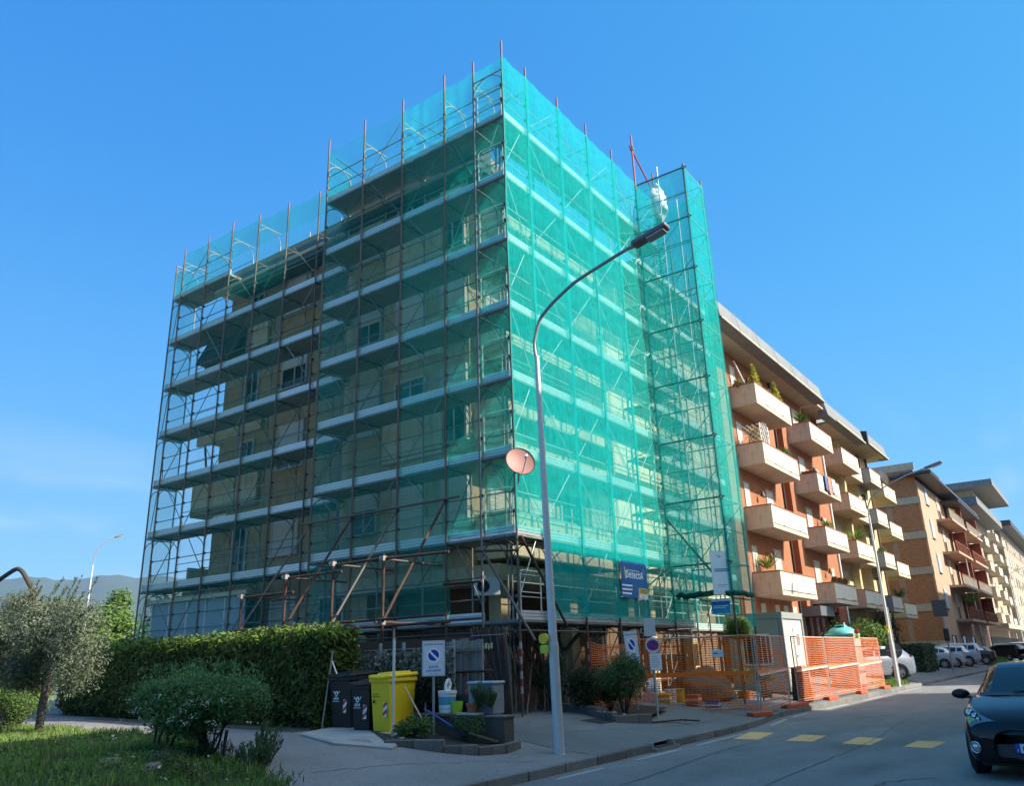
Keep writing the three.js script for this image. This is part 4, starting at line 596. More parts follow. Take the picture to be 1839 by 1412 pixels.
// ---------------------------------------------------------------- orange site fence
const tubeM = std([0.50, 0.40, 0.37], 0.55, { metalness: 0.2 }), meshM = new THREE.MeshPhysicalMaterial({ color: lin(0.92, 0.20, 0.022), roughness: 1, transmission: 0.35, thickness: 0, side: THREE.DoubleSide }), footM = std([0.52, 0.10, 0.045], 0.75), tapeM = std([0.72, 0.55, 0.52], 0.6);
function meshNet(w, h, sag = 0.03) {   // woven strips: many rows, fewer uprights
  const a = [], rows = Math.round(h / 0.058), cols = Math.round(w / 0.11), s = rr(0, 40), pt = (x, y) => [x, y + sag * N3(x * 1.3 + s, y * 2, 1) - 0.02 * Math.sin(Math.PI * x / w), 0.05 * N3(x * 0.9 + s, y * 1.1, 4)];
  const pos = [], ix = []; const quad = (p, q, dx, dy) => { const k = pos.length / 3; pos.push(p[0] - dx, p[1] - dy, p[2], q[0] - dx, q[1] - dy, q[2], q[0] + dx, q[1] + dy, q[2], p[0] + dx, p[1] + dy, p[2]); ix.push(k, k + 1, k + 2, k, k + 2, k + 3); };
  for (let r = 0; r <= rows; r++) for (let i = 0; i < cols; i += 2) quad(pt(i * w / cols, r * h / rows), pt(Math.min(w, (i + 2) * w / cols), r * h / rows), 0, r === Math.round(rows * 0.5) ? 0.045 : 0.0085);
  for (let i = 0; i <= cols; i++) for (let r = 0; r < rows; r += 2) quad(pt(i * w / cols, r * h / rows), pt(i * w / cols, Math.min(h, (r + 2) * h / rows)), 0.0055, 0);
  const g = new THREE.BufferGeometry(); g.setAttribute('position', new THREE.Float32BufferAttribute(pos, 3)); g.setIndex(ix); g.computeVertexNormals(); return g;
}
function fencePanel(label, a, b, o = {}) {   // from a to b, [x, z]; stands on the ground at each end
  const w = Math.hypot(b[0] - a[0], b[1] - a[1]), ry = -Math.atan2(b[1] - a[1], b[0] - a[0]), ya = G(...a), yb = G(...b), t = T('site_fence', label, 'fence panel', [a[0], Math.min(ya, yb), a[1]], ry, 'orange mesh panels round the building site'), h = 2.02;
  tube(t, 'post', [0, 0.06, 0], [0, h, 0], 0.021, tubeM); tube(t, 'post', [w, 0.06, 0], [w, h, 0], 0.021, tubeM); tube(t, 'rail', [0, h, 0], [w, h, 0], 0.02, tubeM); tube(t, 'rail', [0, 0.2, 0], [w, 0.2, 0], 0.018, tubeM);
  const net = P(t, 'mesh_net', meshNet(w - 0.02, 1.86), meshM, [0.01, 0.16, 0.03]); net.userData.kind = 'stuff';
  if (o.tape) P(t, 'barrier_tape', box(w, 0.055, 0.006), tapeM, [w / 2, 1.05, 0.05], [0, 0, 0.02]);
  for (const x of o.feet || [0, w]) P(t, 'foot', rbox(0.24, 0.13, 0.72, 0.03, 1), footM, [x, 0.065, 0], [0, 0, 0]).rotation.y = -ry + (o.turn === undefined ? Math.PI / 2 : o.turn);
  return t;
}
fencePanel('long orange mesh panel facing the crossing between the planted bed and the corner foot', [5.4, -0.1], [6.15, 3.15], { feet: [3.33], turn: 1.15 });
fencePanel('orange mesh panel running along the kerb from the corner foot towards the cabin', [6.2, 3.2], [9.6, 2.85], { tape: 1, feet: [3.4], turn: 1.35 });
fencePanel('orange mesh panel with dark sack behind it, first one past the gap', [10.3, 2.9], [13.9, 2.85], { tape: 1, feet: [0.05, 3.6], turn: 1.4 });
fencePanel('orange mesh panel in front of the portable toilet', [14.0, 2.85], [18.1, 2.85], { tape: 1, feet: [4.1], turn: 1.45 });
fencePanel('brightly lit orange mesh panel next to the white parked car', [18.15, 2.85], [22.2, 2.8], { tape: 1, feet: [4.05], turn: 1.45 });
fencePanel('orange mesh panel standing back behind the cabin and the toilet', [17.0, -0.6], [20.6, -1.0], {});
{ const t = T('site_fence', 'dark sagging orange net tied between striped posts beside the planted bed', 'fence panel', [2.75, 0.5, 0.2], 0, 'orange mesh panels round the building site'); P(t, 'mesh_net', meshNet(2.6, 1.55, 0.12), meshM).userData.kind = 'stuff'; tube(t, 'post', [2.6, 0, 0], [2.6, 1.75, 0], 0.022, tubeM); tube(t, 'post', [0, 0, 0], [0, 1.7, 0], 0.022, M.red); P(t, 'barrier_tape', box(2.6, 0.05, 0.006), tapeM, [1.3, 0.72, 0.04]); }
{ const t = T('site_notice', 'small white notice plate hung on the orange fence corner panel', 'notice', [5.93, 1.72, 2.28], -1.34); P(t, 'plate', rbox(0.3, 0.18, 0.01, 0.004, 1), M.white, [0, 0, 0.08]); P(t, 'print', sheet(0.26, 0.1), printMat(print(128, 48, (g) => { g.fillStyle = '#e8e8e8'; g.fillRect(0, 0, 128, 48); g.fillStyle = '#5d78b8'; g.fillRect(8, 14, 60, 20); g.fillStyle = '#999'; g.fillRect(76, 20, 40, 8); })), [0, 0, 0.087]); }

// ---------------------------------------------------------------- cabin and portable toilet
{
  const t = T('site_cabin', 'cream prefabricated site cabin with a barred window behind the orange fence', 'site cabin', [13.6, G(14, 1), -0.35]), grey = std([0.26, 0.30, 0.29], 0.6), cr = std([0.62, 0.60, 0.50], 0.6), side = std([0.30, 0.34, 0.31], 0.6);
  P(t, 'body', box(2.3, 2.35, 1.9), cr, [1.2, 1.32, 1.0]); P(t, 'shaded_side_panel', box(0.03, 2.3, 1.7), side, [0.02, 1.32, 1.0]);  // side sheet darker and greener: shade of this face put into its colour
  for (const [x, z] of [[0.06, 0.06], [2.34, 0.06], [0.06, 1.94], [2.34, 1.94]]) P(t, 'corner_post', box(0.12, 2.6, 0.12), grey, [x, 1.35, z]);
  for (const y of [2.56, 0.12]) { P(t, 'frame_rail', box(2.3, 0.17, 0.1), grey, [1.2, y, 1.96]); P(t, 'frame_rail', box(0.1, 0.17, 1.9), grey, [0.04, y, 1.0]); } P(t, 'roof', box(2.42, 0.05, 2.02), grey, [1.2, 2.67, 1.0]);
  const w = P(t, 'window', merge([xf(box(0.05, 1.0, 0.05), [0, 0, -0.5]), xf(box(0.05, 1.0, 0.05), [0, 0, 0.5]), xf(box(0.05, 0.05, 1.05), [0, 0.5, 0]), xf(box(0.05, 0.05, 1.05), [0, -0.5, 0])]), M.white, [-0.01, 1.45, 1.0]); P(w, 'pane', box(0.02, 0.96, 0.96), M.glass); for (let i = 0; i < 5; i++) P(w, 'bar', box(0.02, 0.96, 0.02), M.white, [-0.04, 0, -0.36 + i * 0.18]);
  const d = P(t, 'door', box(0.85, 1.95, 0.04), M.white, [1.6, 1.2, 1.97]); P(d, 'handle', box(0.1, 0.03, 0.05), M.dark, [-0.34, 0, 0.03]); P(d, 'grille', merge(Array.from({ length: 6 }, (_, i) => xf(box(0.025, 0.4, 0.03), [-0.15 + i * 0.06, 0.55, 0.02]))), M.grey);
}
{
  const t = T('portable_toilet', 'grey portable toilet with a turquoise domed roof inside the fence', 'portable toilet', [20.5, G(20.5, 1.8), 1.86]), g = std([0.40, 0.34, 0.33], 0.65), tq = std([0.10, 0.42, 0.40], 0.5);
  P(t, 'body', rbox(1.1, 1.95, 1.12, 0.04, 2), g, [0, 1.08, 0]); P(t, 'skid', box(1.15, 0.12, 1.15), M.dark, [0, 0.07, 0]);
  const dg = new THREE.SphereGeometry(0.6, 24, 10, 0, Math.PI * 2, 0, Math.PI / 2); P(t, 'roof', dg, tq, [0, 2.04, 0]).scale.set(1.0, 0.62, 1.0); P(t, 'roof_vent', rbox(0.7, 0.05, 0.34, 0.02, 1), tq, [0, 2.42, 0]); P(t, 'roof_rim', rbox(1.16, 0.1, 1.16, 0.03, 1), tq, [0, 2.05, 0]); P(t, 'vent_pipe', cyl(0.03, 0.03, 0.2, 8), M.white, [-0.25, 2.44, 0.2]);
  const d = P(t, 'door', rbox(0.04, 1.78, 0.84, 0.015, 1), std([0.46, 0.39, 0.38], 0.6), [-0.56, 1.08, 0]); P(d, 'latch', box(0.03, 0.12, 0.06), M.dark, [-0.03, 0, 0.34]); for (const [a, b] of [[[0, 0.5, -0.22], [0, -0.1, 0.0]], [[0, 0.5, 0.22], [0, -0.1, 0.0]]]) tube(d, 'door_rib', a.map((v, i) => (i ? v : -0.02)), b.map((v, i) => (i ? v : -0.02)), 0.012, std([0.34, 0.28, 0.27], 0.6)); P(d, 'kick_panel', rbox(0.02, 0.55, 0.6, 0.008, 1), std([0.42, 0.36, 0.35], 0.6), [-0.025, -0.5, 0]);
}
{ const t = T('debris_sack', 'dark ribbed rubble chute section standing behind the fence by the gap', 'chute', [12.3, G(12.3, 2.4), 2.42]); P(t, 'tub', new THREE.LatheGeometry([[0.30, 0], [0.32, 0.04], [0.26, 1.0], [0.24, 1.02], [0.22, 1.0]].map((q) => new THREE.Vector2(...q)), 20), std([0.05, 0.022, 0.018], 0.8)); for (let i = 0; i < 4; i++) P(t, 'rib', new THREE.TorusGeometry(0.315 - i * 0.014, 0.014, 5, 20), M.black, [0, 0.15 + i * 0.24, 0], [Math.PI / 2, 0, 0]); }

// ---------------------------------------------------------------- signs
const noPark = (g, x, y, r, red) => { g.fillStyle = red ? '#b3202a' : '#f2f2f2'; g.beginPath(); g.arc(x, y, r, 0, 7); g.fill(); g.strokeStyle = '#c9ccd2'; g.lineWidth = 2; g.stroke(); g.fillStyle = '#2340a8'; g.beginPath(); g.arc(x, y, r * 0.76, 0, 7); g.fill(); g.save(); g.beginPath(); g.arc(x, y, r * 0.78, 0, 7); g.clip(); g.strokeStyle = red ? '#c0242c' : '#e8e8ee'; g.lineWidth = r * 0.3; g.beginPath(); g.moveTo(x - r, y - r); g.lineTo(x + r, y + r); g.stroke(); g.restore(); };
const tPasso = print(192, 288, (g) => { g.fillStyle = '#d6dae0'; g.fillRect(0, 0, 192, 288); g.strokeStyle = '#8b929c'; g.lineWidth = 3; g.strokeRect(5, 5, 182, 278); g.fillStyle = '#23262c'; g.textAlign = 'center'; g.font = 'bold 22px sans-serif'; g.fillText('Comune di Prato', 96, 34, 170); noPark(g, 96, 118, 62); g.font = 'bold 30px sans-serif'; g.fillText('passo', 96, 222); g.fillText('carrabile', 96, 254); g.font = '13px sans-serif'; g.fillText('ord. n. 1283', 96, 274); });
function plate(parent, w, h, t, pos, ry = 0) { const p = P(parent, 'sign_plate', rbox(w, h, 0.02, 0.008, 1), std([0.5, 0.52, 0.54], 0.5), pos, [0, ry, 0]); if (t) P(p, 'sign_face', sheet(w - 0.015, h - 0.015), printMat(t, 0.4), [0, 0, 0.0115]); return p; }
{ const t = T('road_sign', 'no parking passo carrabile sign standing in the small bed by the bins', 'sign', [-3.9, G(-3.9, 0.8), 0.8], -0.86); tube(t, 'post', [0, 0, -0.03], [0, 1.6, -0.03], 0.022, M.grey); plate(t, 0.42, 0.62, tPasso, [0, 1.3, 0]); }
{ const t = T('road_sign', 'tall no parking sign leaning before the orange fence, left of the two', 'sign', [3.3, G(3.3, 1.2), 1.15], -0.75); t.rotation.z = 0.05; tube(t, 'post', [0, 0, -0.03], [0, 1.9, -0.03], 0.022, M.galv); plate(t, 0.36, 0.8, tPasso, [0.02, 1.5, 0]); plate(t, 0.3, 0.24, null, [0.06, 0.95, 0]); P(t, 'blue_line', box(0.2, 0.03, 0.004), std([0.1, 0.25, 0.55], 0.5), [0.06, 0.95, 0.013]); }
{
  const tp = print(128, 160, (g) => { g.fillStyle = '#c9cdd3'; g.fillRect(0, 0, 128, 160); noPark(g, 64, 78, 56, true); }), tn2 = print(128, 160, (g) => { g.fillStyle = '#dfe2e6'; g.fillRect(0, 0, 128, 160); g.fillStyle = '#8a8f98'; for (let i = 0; i < 6; i++) g.fillRect(16, 24 + i * 20, 70 + (i * 37) % 30, 5); });
  const t = T('road_sign', 'red ringed no parking sign with a paper notice on a straight pole', 'sign', [2.78, G(2.78, 1.93), 1.93], -0.7); tube(t, 'post', [0, 0, -0.03], [0, 2.02, -0.03], 0.026, poleM); plate(t, 0.3, 0.42, null, [-0.04, 2.04, -0.01]); const c = P(t, 'sign_plate', cyl(0.19, 0.19, 0.018, 28), std([0.5, 0.52, 0.54], 0.5), [0.0, 1.62, 0.0], [Math.PI / 2, 0, 0]); P(t, 'sign_face', new THREE.CircleGeometry(0.185, 28), printMat(tp, 0.4), [0, 1.62, 0.0105]); plate(t, 0.31, 0.38, tn2, [0.04, 1.24, 0.004]);
}
{ const t = T('road_sign', 'round sign seen from behind on a slim pole at the grass strip', 'sign', [25.6, G(25.6, 2.75), 2.75], -Math.PI / 2 + 0.2); tube(t, 'post', [0, 0, 0.03], [0, 3.4, 0.03], 0.035, M.galv); P(t, 'sign_plate', cyl(0.36, 0.36, 0.02, 30), std([0.075, 0.07, 0.075], 0.7), [-0.05, 1.5, 0], [Math.PI / 2, 0, 0]); P(t, 'red_band', box(0.16, 0.3, 0.012), M.red, [0, 2.25, 0]); P(t, 'rear_brace', box(0.6, 0.03, 0.02), M.grey, [-0.05, 1.5, 0.025]); }
{ const t = T('road_sign', 'slim pole with a square dark sign back before the brick block', 'sign', [42, G(42, 2.6), 2.6], -Math.PI / 2 + 0.2); tube(t, 'post', [0, 0, 0], [0, 4.5, 0], 0.045, M.galv); P(t, 'sign_plate', rbox(0.8, 1.0, 0.02, 0.01, 1), std([0.07, 0.075, 0.085], 0.6), [-0.1, 3.9, 0.04]); P(t, 'traffic_lamp', rbox(0.3, 0.75, 0.3, 0.05, 1), M.black, [0, 2.3, 0]); }

// ---------------------------------------------------------------- the corner bed, low wall and what stands on them
const wallM = std([0.21, 0.19, 0.165], 0.95, { map: tConc, bumpMap: bStucco, bumpScale: 0.012 }), bk = std([0.16, 0.15, 0.13], 0.95, { map: tConc, bumpMap: bStucco, bumpScale: 0.012 });
{
  const w = T('low_wall', 'low mossy concrete wall along the driveway behind the small bed', 'wall', [-3.6, 0.2, 0.85]); P(w, 'wall_body', box(0.28, 0.56, 2.8), std([0.12, 0.105, 0.085], 0.95, { map: tConc, bumpMap: bStucco, bumpScale: 0.012 }), [0, 0.28, 0]); P(w, 'cap', rbox(0.32, 0.04, 2.84, 0.012, 1), wallM, [0, 0.575, 0]);
  const L = [[-5.27, 0.95], [-4.93, 1.93], [-4.62, 2.36], [-4.1, 2.5], [-3.5, 2.36]];
  for (let i = 0; i < 4; i++) { const a = L[i], b = L[i + 1], x = (a[0] + b[0]) / 2, z = (a[1] + b[1]) / 2, l = Math.hypot(b[0] - a[0], b[1] - a[1]); const k = T('bed_edging', ['concrete edging of the small bed, stretch next to the white pole', 'concrete edging of the small bed, long middle stretch', 'concrete edging of the small bed, curved stretch near the street', 'concrete edging of the small bed, end meeting the low wall'][i], 'edging', [x, G(x, z), z], -Math.atan2(b[1] - a[1], b[0] - a[0])); P(k, 'edging_stone', rbox(l * 0.5 + 0.004, 0.2, 0.11, 0.02, 1), bk, [-l * 0.25, 0.03, 0]); P(k, 'edging_stone', rbox(l * 0.5 + 0.004, 0.2, 0.11, 0.02, 1), wallM, [l * 0.25, 0.032, 0]); }
  const sh = new THREE.Shape([[-5.2, -0.9], [-4.9, -1.9], [-4.6, -2.33], [-4.1, -2.45], [-3.55, -2.3], [-3.55, 0.4], [-4.3, 0.4]].map((q) => new THREE.Vector2(...q))), g = new THREE.ShapeGeometry(sh, 1); g.rotateX(-Math.PI / 2); const p = g.attributes.position; for (let i = 0; i < p.count; i++) p.setY(i, G(p.getX(i), p.getZ(i)) + 0.06); g.computeVertexNormals(); S('bed_soil', uvm(g), M.soil);
  const s2 = new THREE.Shape([[-4.95, 1.45], [-6.0, -0.55], [-5.5, -1.3], [-4.3, -0.6], [-3.3, 2.2]].map((q) => new THREE.Vector2(...q))), g2 = new THREE.ExtrudeGeometry(s2, { depth: 0.06, bevelEnabled: true, bevelSize: 0.04, bevelThickness: 0.02, bevelSegments: 1 }); g2.rotateX(-Math.PI / 2); const p2 = g2.attributes.position; for (let i = 0; i < p2.count; i++) p2.setY(i, p2.getY(i) + G(p2.getX(i), p2.getZ(i)) - 0.03); g2.computeVertexNormals(); S('concrete_apron', uvm(g2), std([0.42, 0.41, 0.38], 0.95, { map: tConc }));
}
// wheelie bins
function bin(label, pos, ry, w, h, d, body, lid, logo, small) {
  const t = T('wheelie_bin', label, 'bin', pos, ry, 'wheelie bins on the concrete apron'), g = new THREE.BoxGeometry(w, h - 0.14, d, 1, 4, 1), p = g.attributes.position; for (let i = 0; i < p.count; i++) { const k = 0.84 + 0.16 * (p.getY(i) / (h - 0.14) + 0.5); p.setX(i, p.getX(i) * k); p.setZ(i, p.getZ(i) * k + (1 - k) * -0.1); } g.computeVertexNormals();
  P(t, 'tub', g, body, [0, (h - 0.14) / 2 + 0.03, 0]); P(t, 'rim', rbox(w + 0.05, 0.07, d + 0.05, 0.015, 1), body, [0, h - 0.12, 0]); const l = P(t, 'lid', rbox(w + 0.07, 0.07, d + 0.09, 0.03, 2), lid, [0, h - 0.045, 0.0], [0.05, 0, 0]); P(l, 'lid_ridge', rbox(w - 0.12, 0.04, d - 0.16, 0.018, 1), lid, [0, 0.04, -0.02]); P(l, 'lid_handle', rbox(w * 0.7, 0.05, 0.05, 0.02, 1), lid, [0, -0.01, d / 2 + 0.04]);
  for (const s of [-1, 1]) P(t, 'wheel', cyl(0.1, 0.1, 0.05, 16), M.rubber, [s * (w * 0.4 + 0.03), 0.1, -d * 0.4], [0, 0, Math.PI / 2]);
  const tilt = -Math.atan2(d * 0.08 - 0.008, h - 0.14); const fz = (y) => d / 2 * (0.84 + 0.16 * ((y - 0.03) / (h - 0.14))) - 0.1 * 0 + 0.004 - (1 - (0.84 + 0.16 * ((y - 0.03) / (h - 0.14)))) * 0.1;
  P(t, 'printed_mark', sheet(0.27, 0.35), printMat(logo, 0.5, { transparent: true }), [-w * 0.17, h * 0.62, fz(h * 0.62) + 0.004], [-tilt * -1, 0, 0]);
  P(t, 'reflective_strip', sheet(0.1, 0.42), printMat(tStripe, 0.35), [w * 0.24, h * 0.5, fz(h * 0.5)], [tilt * 1, 0, 0]); return t;
}
const tStripe = print(48, 200, (g) => { g.fillStyle = '#d9dde2'; g.fillRect(0, 0, 48, 200); g.fillStyle = '#b02a2c'; for (let i = -1; i < 4; i++) { g.beginPath(); g.moveTo(0, i * 66 + 34); g.lineTo(48, i * 66); g.lineTo(48, i * 66 + 33); g.lineTo(0, i * 66 + 67); g.fill(); } });
const tAlia = print(120, 156, (g) => { g.clearRect(0, 0, 120, 156); g.strokeStyle = '#e8eaec'; g.lineWidth = 9; for (const [x, y] of [[60, 30], [60, 74], [38, 52], [82, 52]]) { g.beginPath(); g.arc(x, y, 15, 0, 7); g.stroke(); } g.fillStyle = '#e8eaec'; g.font = 'bold 40px sans-serif'; g.textAlign = 'center'; g.fillText('alia', 60, 124); g.fillRect(16, 134, 88, 5); });
const tYel = print(120, 156, (g) => { g.clearRect(0, 0, 120, 156); g.fillStyle = '#2a2508'; g.font = 'bold 18px sans-serif'; ['carta', 'e cartone', 'raccolta', 'differenziata'].forEach((s, i) => g.fillText(s, 8, 24 + i * 19, 84)); g.beginPath(); g.arc(24, 116, 13, 0, 7); g.fill(); g.fillRect(14, 100, 20, 8); });
const binB = std([0.010, 0.011, 0.013], 0.6), binY = std([0.86, 0.58, 0.012], 0.5);
bin('large black wheelie bin standing leftmost, against the laurel hedge', [-3.55, 0.5, -1.62], -Math.PI / 2 - 0.06, 0.62, 1.07, 0.74, binB, binB, tAlia);
bin('small black wheelie bin squeezed between the large black and the yellow one', [-3.98, 0.49, -0.70], -Math.PI / 2 - 0.03, 0.48, 0.93, 0.55, binB, std([0.03, 0.022, 0.016], 0.6), tAlia);
bin('bright yellow wheelie bin with a red striped reflector', [-4.08, 0.47, -0.03], -Math.PI / 2 - 0.05, 0.50, 1.07, 0.66, binY, binY, tYel);
{ const t = T('white_pole', 'thin white pole standing in front of the yellow bin', 'pole', [-4.78, G(-4.78, 0.65), 0.65]); tube(t, 'pole', [0, 0, 0], [0, 1.62, 0], 0.025, std([0.62, 0.60, 0.54], 0.6)); P(t, 'pole_cap', cyl(0.028, 0.028, 0.03, 8), M.grey, [0, 1.63, 0]); }
{ const t = T('wooden_stake', 'grey stake leaning at the right end of the laurel hedge', 'stake', [-3.97, 0.5, -2.05]); tube(t, 'stake', [0, 0, 0], [0.12, 1.5, 0.1], 0.018, M.galvDull); tube(t, 'cross_stick', [0.15, 1.3, 0.05], [0.1, 0.75, 0.45], 0.014, M.white); }
{ const t = T('broom_handle', 'pale wooden broom handle leaning in the small bed', 'stick', [-4.05, G(-4, 0.8) + 0.08, 0.82]); tube(t, 'handle', [0, 0, 0], [-0.05, 0.75, -0.55], 0.014, std([0.55, 0.48, 0.36], 0.7)); P(t, 'ferrule', cyl(0.018, 0.018, 0.06, 8), M.white, [0, 0.02, 0.01]); }
{ const t = T('broom_handle', 'blue plastic handle lying across the edge of the small bed', 'stick', [-3.98, G(-4, 1.4) + 0.1, 1.62]); tube(t, 'handle', [0, 0, 0], [-0.02, 0.42, -0.95], 0.016, std([0.03, 0.10, 0.42], 0.4)); P(t, 'end_cap', cyl(0.018, 0.018, 0.05, 8), std([0.02, 0.06, 0.3], 0.4), [0, 0.0, 0.0]); }
{ const t = T('wooden_stake', 'thin bare stake standing in the middle of the small bed', 'stake', [-4.4, G(-4.4, 1) + 0.05, 1.05]); tube(t, 'stake', [0, 0, 0], [0, 0.55, 0], 0.011, M.wood); tube(t, 'twig', [0, 0.3, 0], [0.06, 0.42, 0.05], 0.006, M.wood); }
// on the wall
{ const t = T('wipes_tub', 'white tub with a blue label and a tall wipe sticking out, on the low wall', 'tub', [-3.6, 0.81, 0.87]); P(t, 'tub', cyl(0.165, 0.15, 0.34, 24), std([0.74, 0.77, 0.80], 0.4), [0, 0.19, 0]); P(t, 'label_band', cyl(0.1635, 0.156, 0.14, 24), std([0.10, 0.36, 0.52], 0.4), [0, 0.22, 0]); P(t, 'lid', cyl(0.175, 0.175, 0.05, 24), std([0.76, 0.79, 0.82], 0.4), [0, 0.37, 0]); P(t, 'wipe', bent([[-0.04, 0.38, 0], [-0.05, 0.5, 0.01], [0, 0.58, 0.02], [0.06, 0.5, 0.02], [0.03, 0.38, 0.0]], 0.03, 20, 6), M.white); P(t, 'wave_mark', cyl(0.157, 0.154, 0.04, 24), std([0.45, 0.66, 0.78], 0.4), [0, 0.09, 0]); }
{ const t = T('storage_box', 'large grey box with a flat lid at the end of the low wall', 'box', [-3.41, 0.8, 1.62]); P(t, 'body', rbox(0.34, 0.5, 0.56, 0.02, 1), std([0.30, 0.30, 0.33], 0.8, { map: tConc }), [0, 0.25, 0]); P(t, 'lid', rbox(0.38, 0.05, 0.6, 0.02, 1), std([0.38, 0.40, 0.46], 0.6), [0, 0.525, 0]); }
{ const t = T('plant_pot', 'lime green plastic pot broken at the rim, beside the grey box', 'pot', [-3.62, 0.8, 1.12]); P(t, 'pot', new THREE.CylinderGeometry(0.11, 0.08, 0.22, 14, 1, true, 0.4, 5.2), std([0.45, 0.62, 0.04], 0.5, { side: THREE.DoubleSide }), [0, 0.11, 0]); P(t, 'pot_base', cyl(0.08, 0.08, 0.01, 14), std([0.42, 0.58, 0.04], 0.5), [0, 0.01, 0]); }
{ const t = T('black_crate', 'black crate tucked behind the lime pot', 'crate', [-3.35, 0.8, 0.98]); P(t, 'crate', rbox(0.3, 0.34, 0.6, 0.02, 1), M.black, [0, 0.17, 0]); P(t, 'red_item', rbox(0.1, 0.1, 0.1, 0.03, 1), M.red, [-0.1, 0.36, 0.25]); }
{ const t = T('plank', 'weathered boards laid along the low wall under the pots', 'boards', [-3.66, 0.81, 0.9]); P(t, 'board', box(0.3, 0.03, 1.0), M.wood, [0, 0, -0.12], [0, 0.05, 0]); P(t, 'board', box(0.2, 0.03, 0.5), std([0.5, 0.48, 0.42], 0.8), [-0.1, 0.012, 0.62], [0, -0.12, 0]); }
{ const t = T('potted_rosemary', 'rosemary in a terracotta pot at the end of the low wall', 'potted plant', [-3.72, 0.81, 1.55]); P(t, 'pot', cyl(0.11, 0.08, 0.17, 16), M.terracotta, [0, 0.085, 0]); P(t, 'pot_rim', cyl(0.122, 0.118, 0.04, 16), M.terracotta, [0, 0.165, 0]); }
{ const t = T('fallen_board', 'short broken board lying in the bed against the wall', 'board', [-4.0, G(-4, 2) + 0.16, 2.0], -0.7); P(t, 'board', box(0.5, 0.03, 0.12), M.wood, [0, 0, 0], [0, 0, -0.3]); P(t, 'nail_strip', box(0.1, 0.02, 0.12), M.rust, [0.22, -0.05, 0], [0, 0, -0.3]); }
// fence with ivy leaf screen behind the bins, grey boards, bundle of rusty tubes
{
  const t = T('leaf_screen_fence', 'wire fence covered with a faded leaf screen behind the bins', 'fence', [-3.0, 0.5, -1.15]); for (let i = 0; i < 6; i++) P(t, 'post', rbox(0.06, 1.62, 0.06, 0.015, 1), M.galvDull, [0.03, 0.8, -1.65 + i * 0.66]); for (const y of [0.5, 1.0, 1.48]) tube(t, 'wire', [0.0, y, -1.75], [0, y, 1.7], 0.006, M.galv);
  P(t, 'leaf_screen', leaves(3800, () => ({ p: [rr(-0.1, 0.05), rr(0.05, 1.42) + 0.05 * N3(rnd() * 9, 1, 1), rr(-1.75, 1.68)], n: [-1, 0.2, 0.3] }), 0.085, 0.07, [[0.14, 0.15, 0.12], [0.20, 0.205, 0.18], [0.09, 0.10, 0.075], [0.26, 0.26, 0.24], [0.06, 0.075, 0.05]], 0.7), M.leaf);
  const b = T('board_fence', 'weathered grey boards fixed upright between the leaf screen and the rusty tubes', 'board fence', [-2.5, 0.5, 0.38]); for (let i = 0; i < 5; i++) P(b, 'plank', box(0.05, 1.58 + 0.05 * (i % 3), 0.15), std([0.30 + 0.03 * (i % 3), 0.29 + 0.03 * (i % 2), 0.27], 0.9, { map: tWood }), [0.02 * (i % 2), 0.8, -0.36 + i * 0.19]); P(b, 'cross_bar', box(0.06, 0.06, 1.0), M.wood, [-0.05, 1.42, 0]); tube(b, 'cross_bar', [-0.06, 1.0, -0.3], [-0.06, 1.02, 0.75], 0.025, M.rust);
  const r = T('tube_bundle', 'bundle of rusty brown scaffold tubes standing upright beside the driveway', 'tube bundle', [-1, 0.5, 0]); for (let i = 0; i < 17; i++) { const u = i / 16, a = -0.62 + u * 0.92, c = 0.0 + u * 0.5; tube(r, 'tube', [rr(-0.06, 0.08), 0.02, c - 0.05], [rr(-0.04, 0.04), 1.9 + 0.06 * N3(i, 1, 1) + 0.03 * (i % 2), a], 0.023, i % 4 ? M.rust : M.post); }
  tube(r, 'binding_wire', [-0.06, 1.74, -0.6], [-0.06, 1.74, 0.32], 0.008, M.galv); for (let i = 0; i < 6; i++) P(r, 'cream_band', cyl(0.027, 0.027, 0.12, 8), i % 2 ? M.cream : std([0.6, 0.52, 0.2], 0.7), [-0.02, 1.5 + 0.02 * (i % 2), -0.42 + i * 0.075]);
  for (let i = 0; i < 12; i++) { }
  const q = T('tube_stack', 'loose dark tubes leaning under the scaffold behind the lamp pole', 'tube stack', [1.4, 0.5, -0.8]); for (let i = 0; i < 14; i++) tube(q, 'tube', [rr(-0.5, 1.2), 0, rr(-0.1, 0.3)], [rr(-0.4, 1.3), 1.9 + rr(-0.2, 0.2), rr(-0.5, -0.2)], 0.022, i % 2 ? M.rust : M.post);
}
// site clutter behind the fence
function paintBucket(label, pos, c, lc) { const t = T('bucket', label, 'bucket', pos); P(t, 'pail', cyl(0.16, 0.14, 0.34, 18), std(c, 0.5), [0, 0.17, 0]); P(t, 'pail_rim', new THREE.TorusGeometry(0.16, 0.012, 6, 20), std(c, 0.5), [0, 0.34, 0], [Math.PI / 2, 0, 0]); P(t, 'label', cyl(0.157, 0.148, 0.16, 18), std(lc, 0.5), [0, 0.17, 0]); }
paintBucket('yellow paint bucket behind the orange mesh', [6.9, 0.45, 0.6], [0.62, 0.40, 0.02], [0.6, 0.44, 0.05]); paintBucket('white paint bucket with a lilac label next to the yellow bucket', [6.45, 0.45, 0.55], [0.7, 0.7, 0.7], [0.45, 0.42, 0.62]);
function crate(label, pos, c, w = 0.5) { const t = T('box', label, 'box', pos, 0.2); P(t, 'carton', rbox(w, 0.24, 0.36, 0.015, 1), std(c, 0.7), [0, 0.12, 0]); P(t, 'tape_strip', box(w + 0.004, 0.05, 0.364), M.white, [0, 0.12, 0]); }
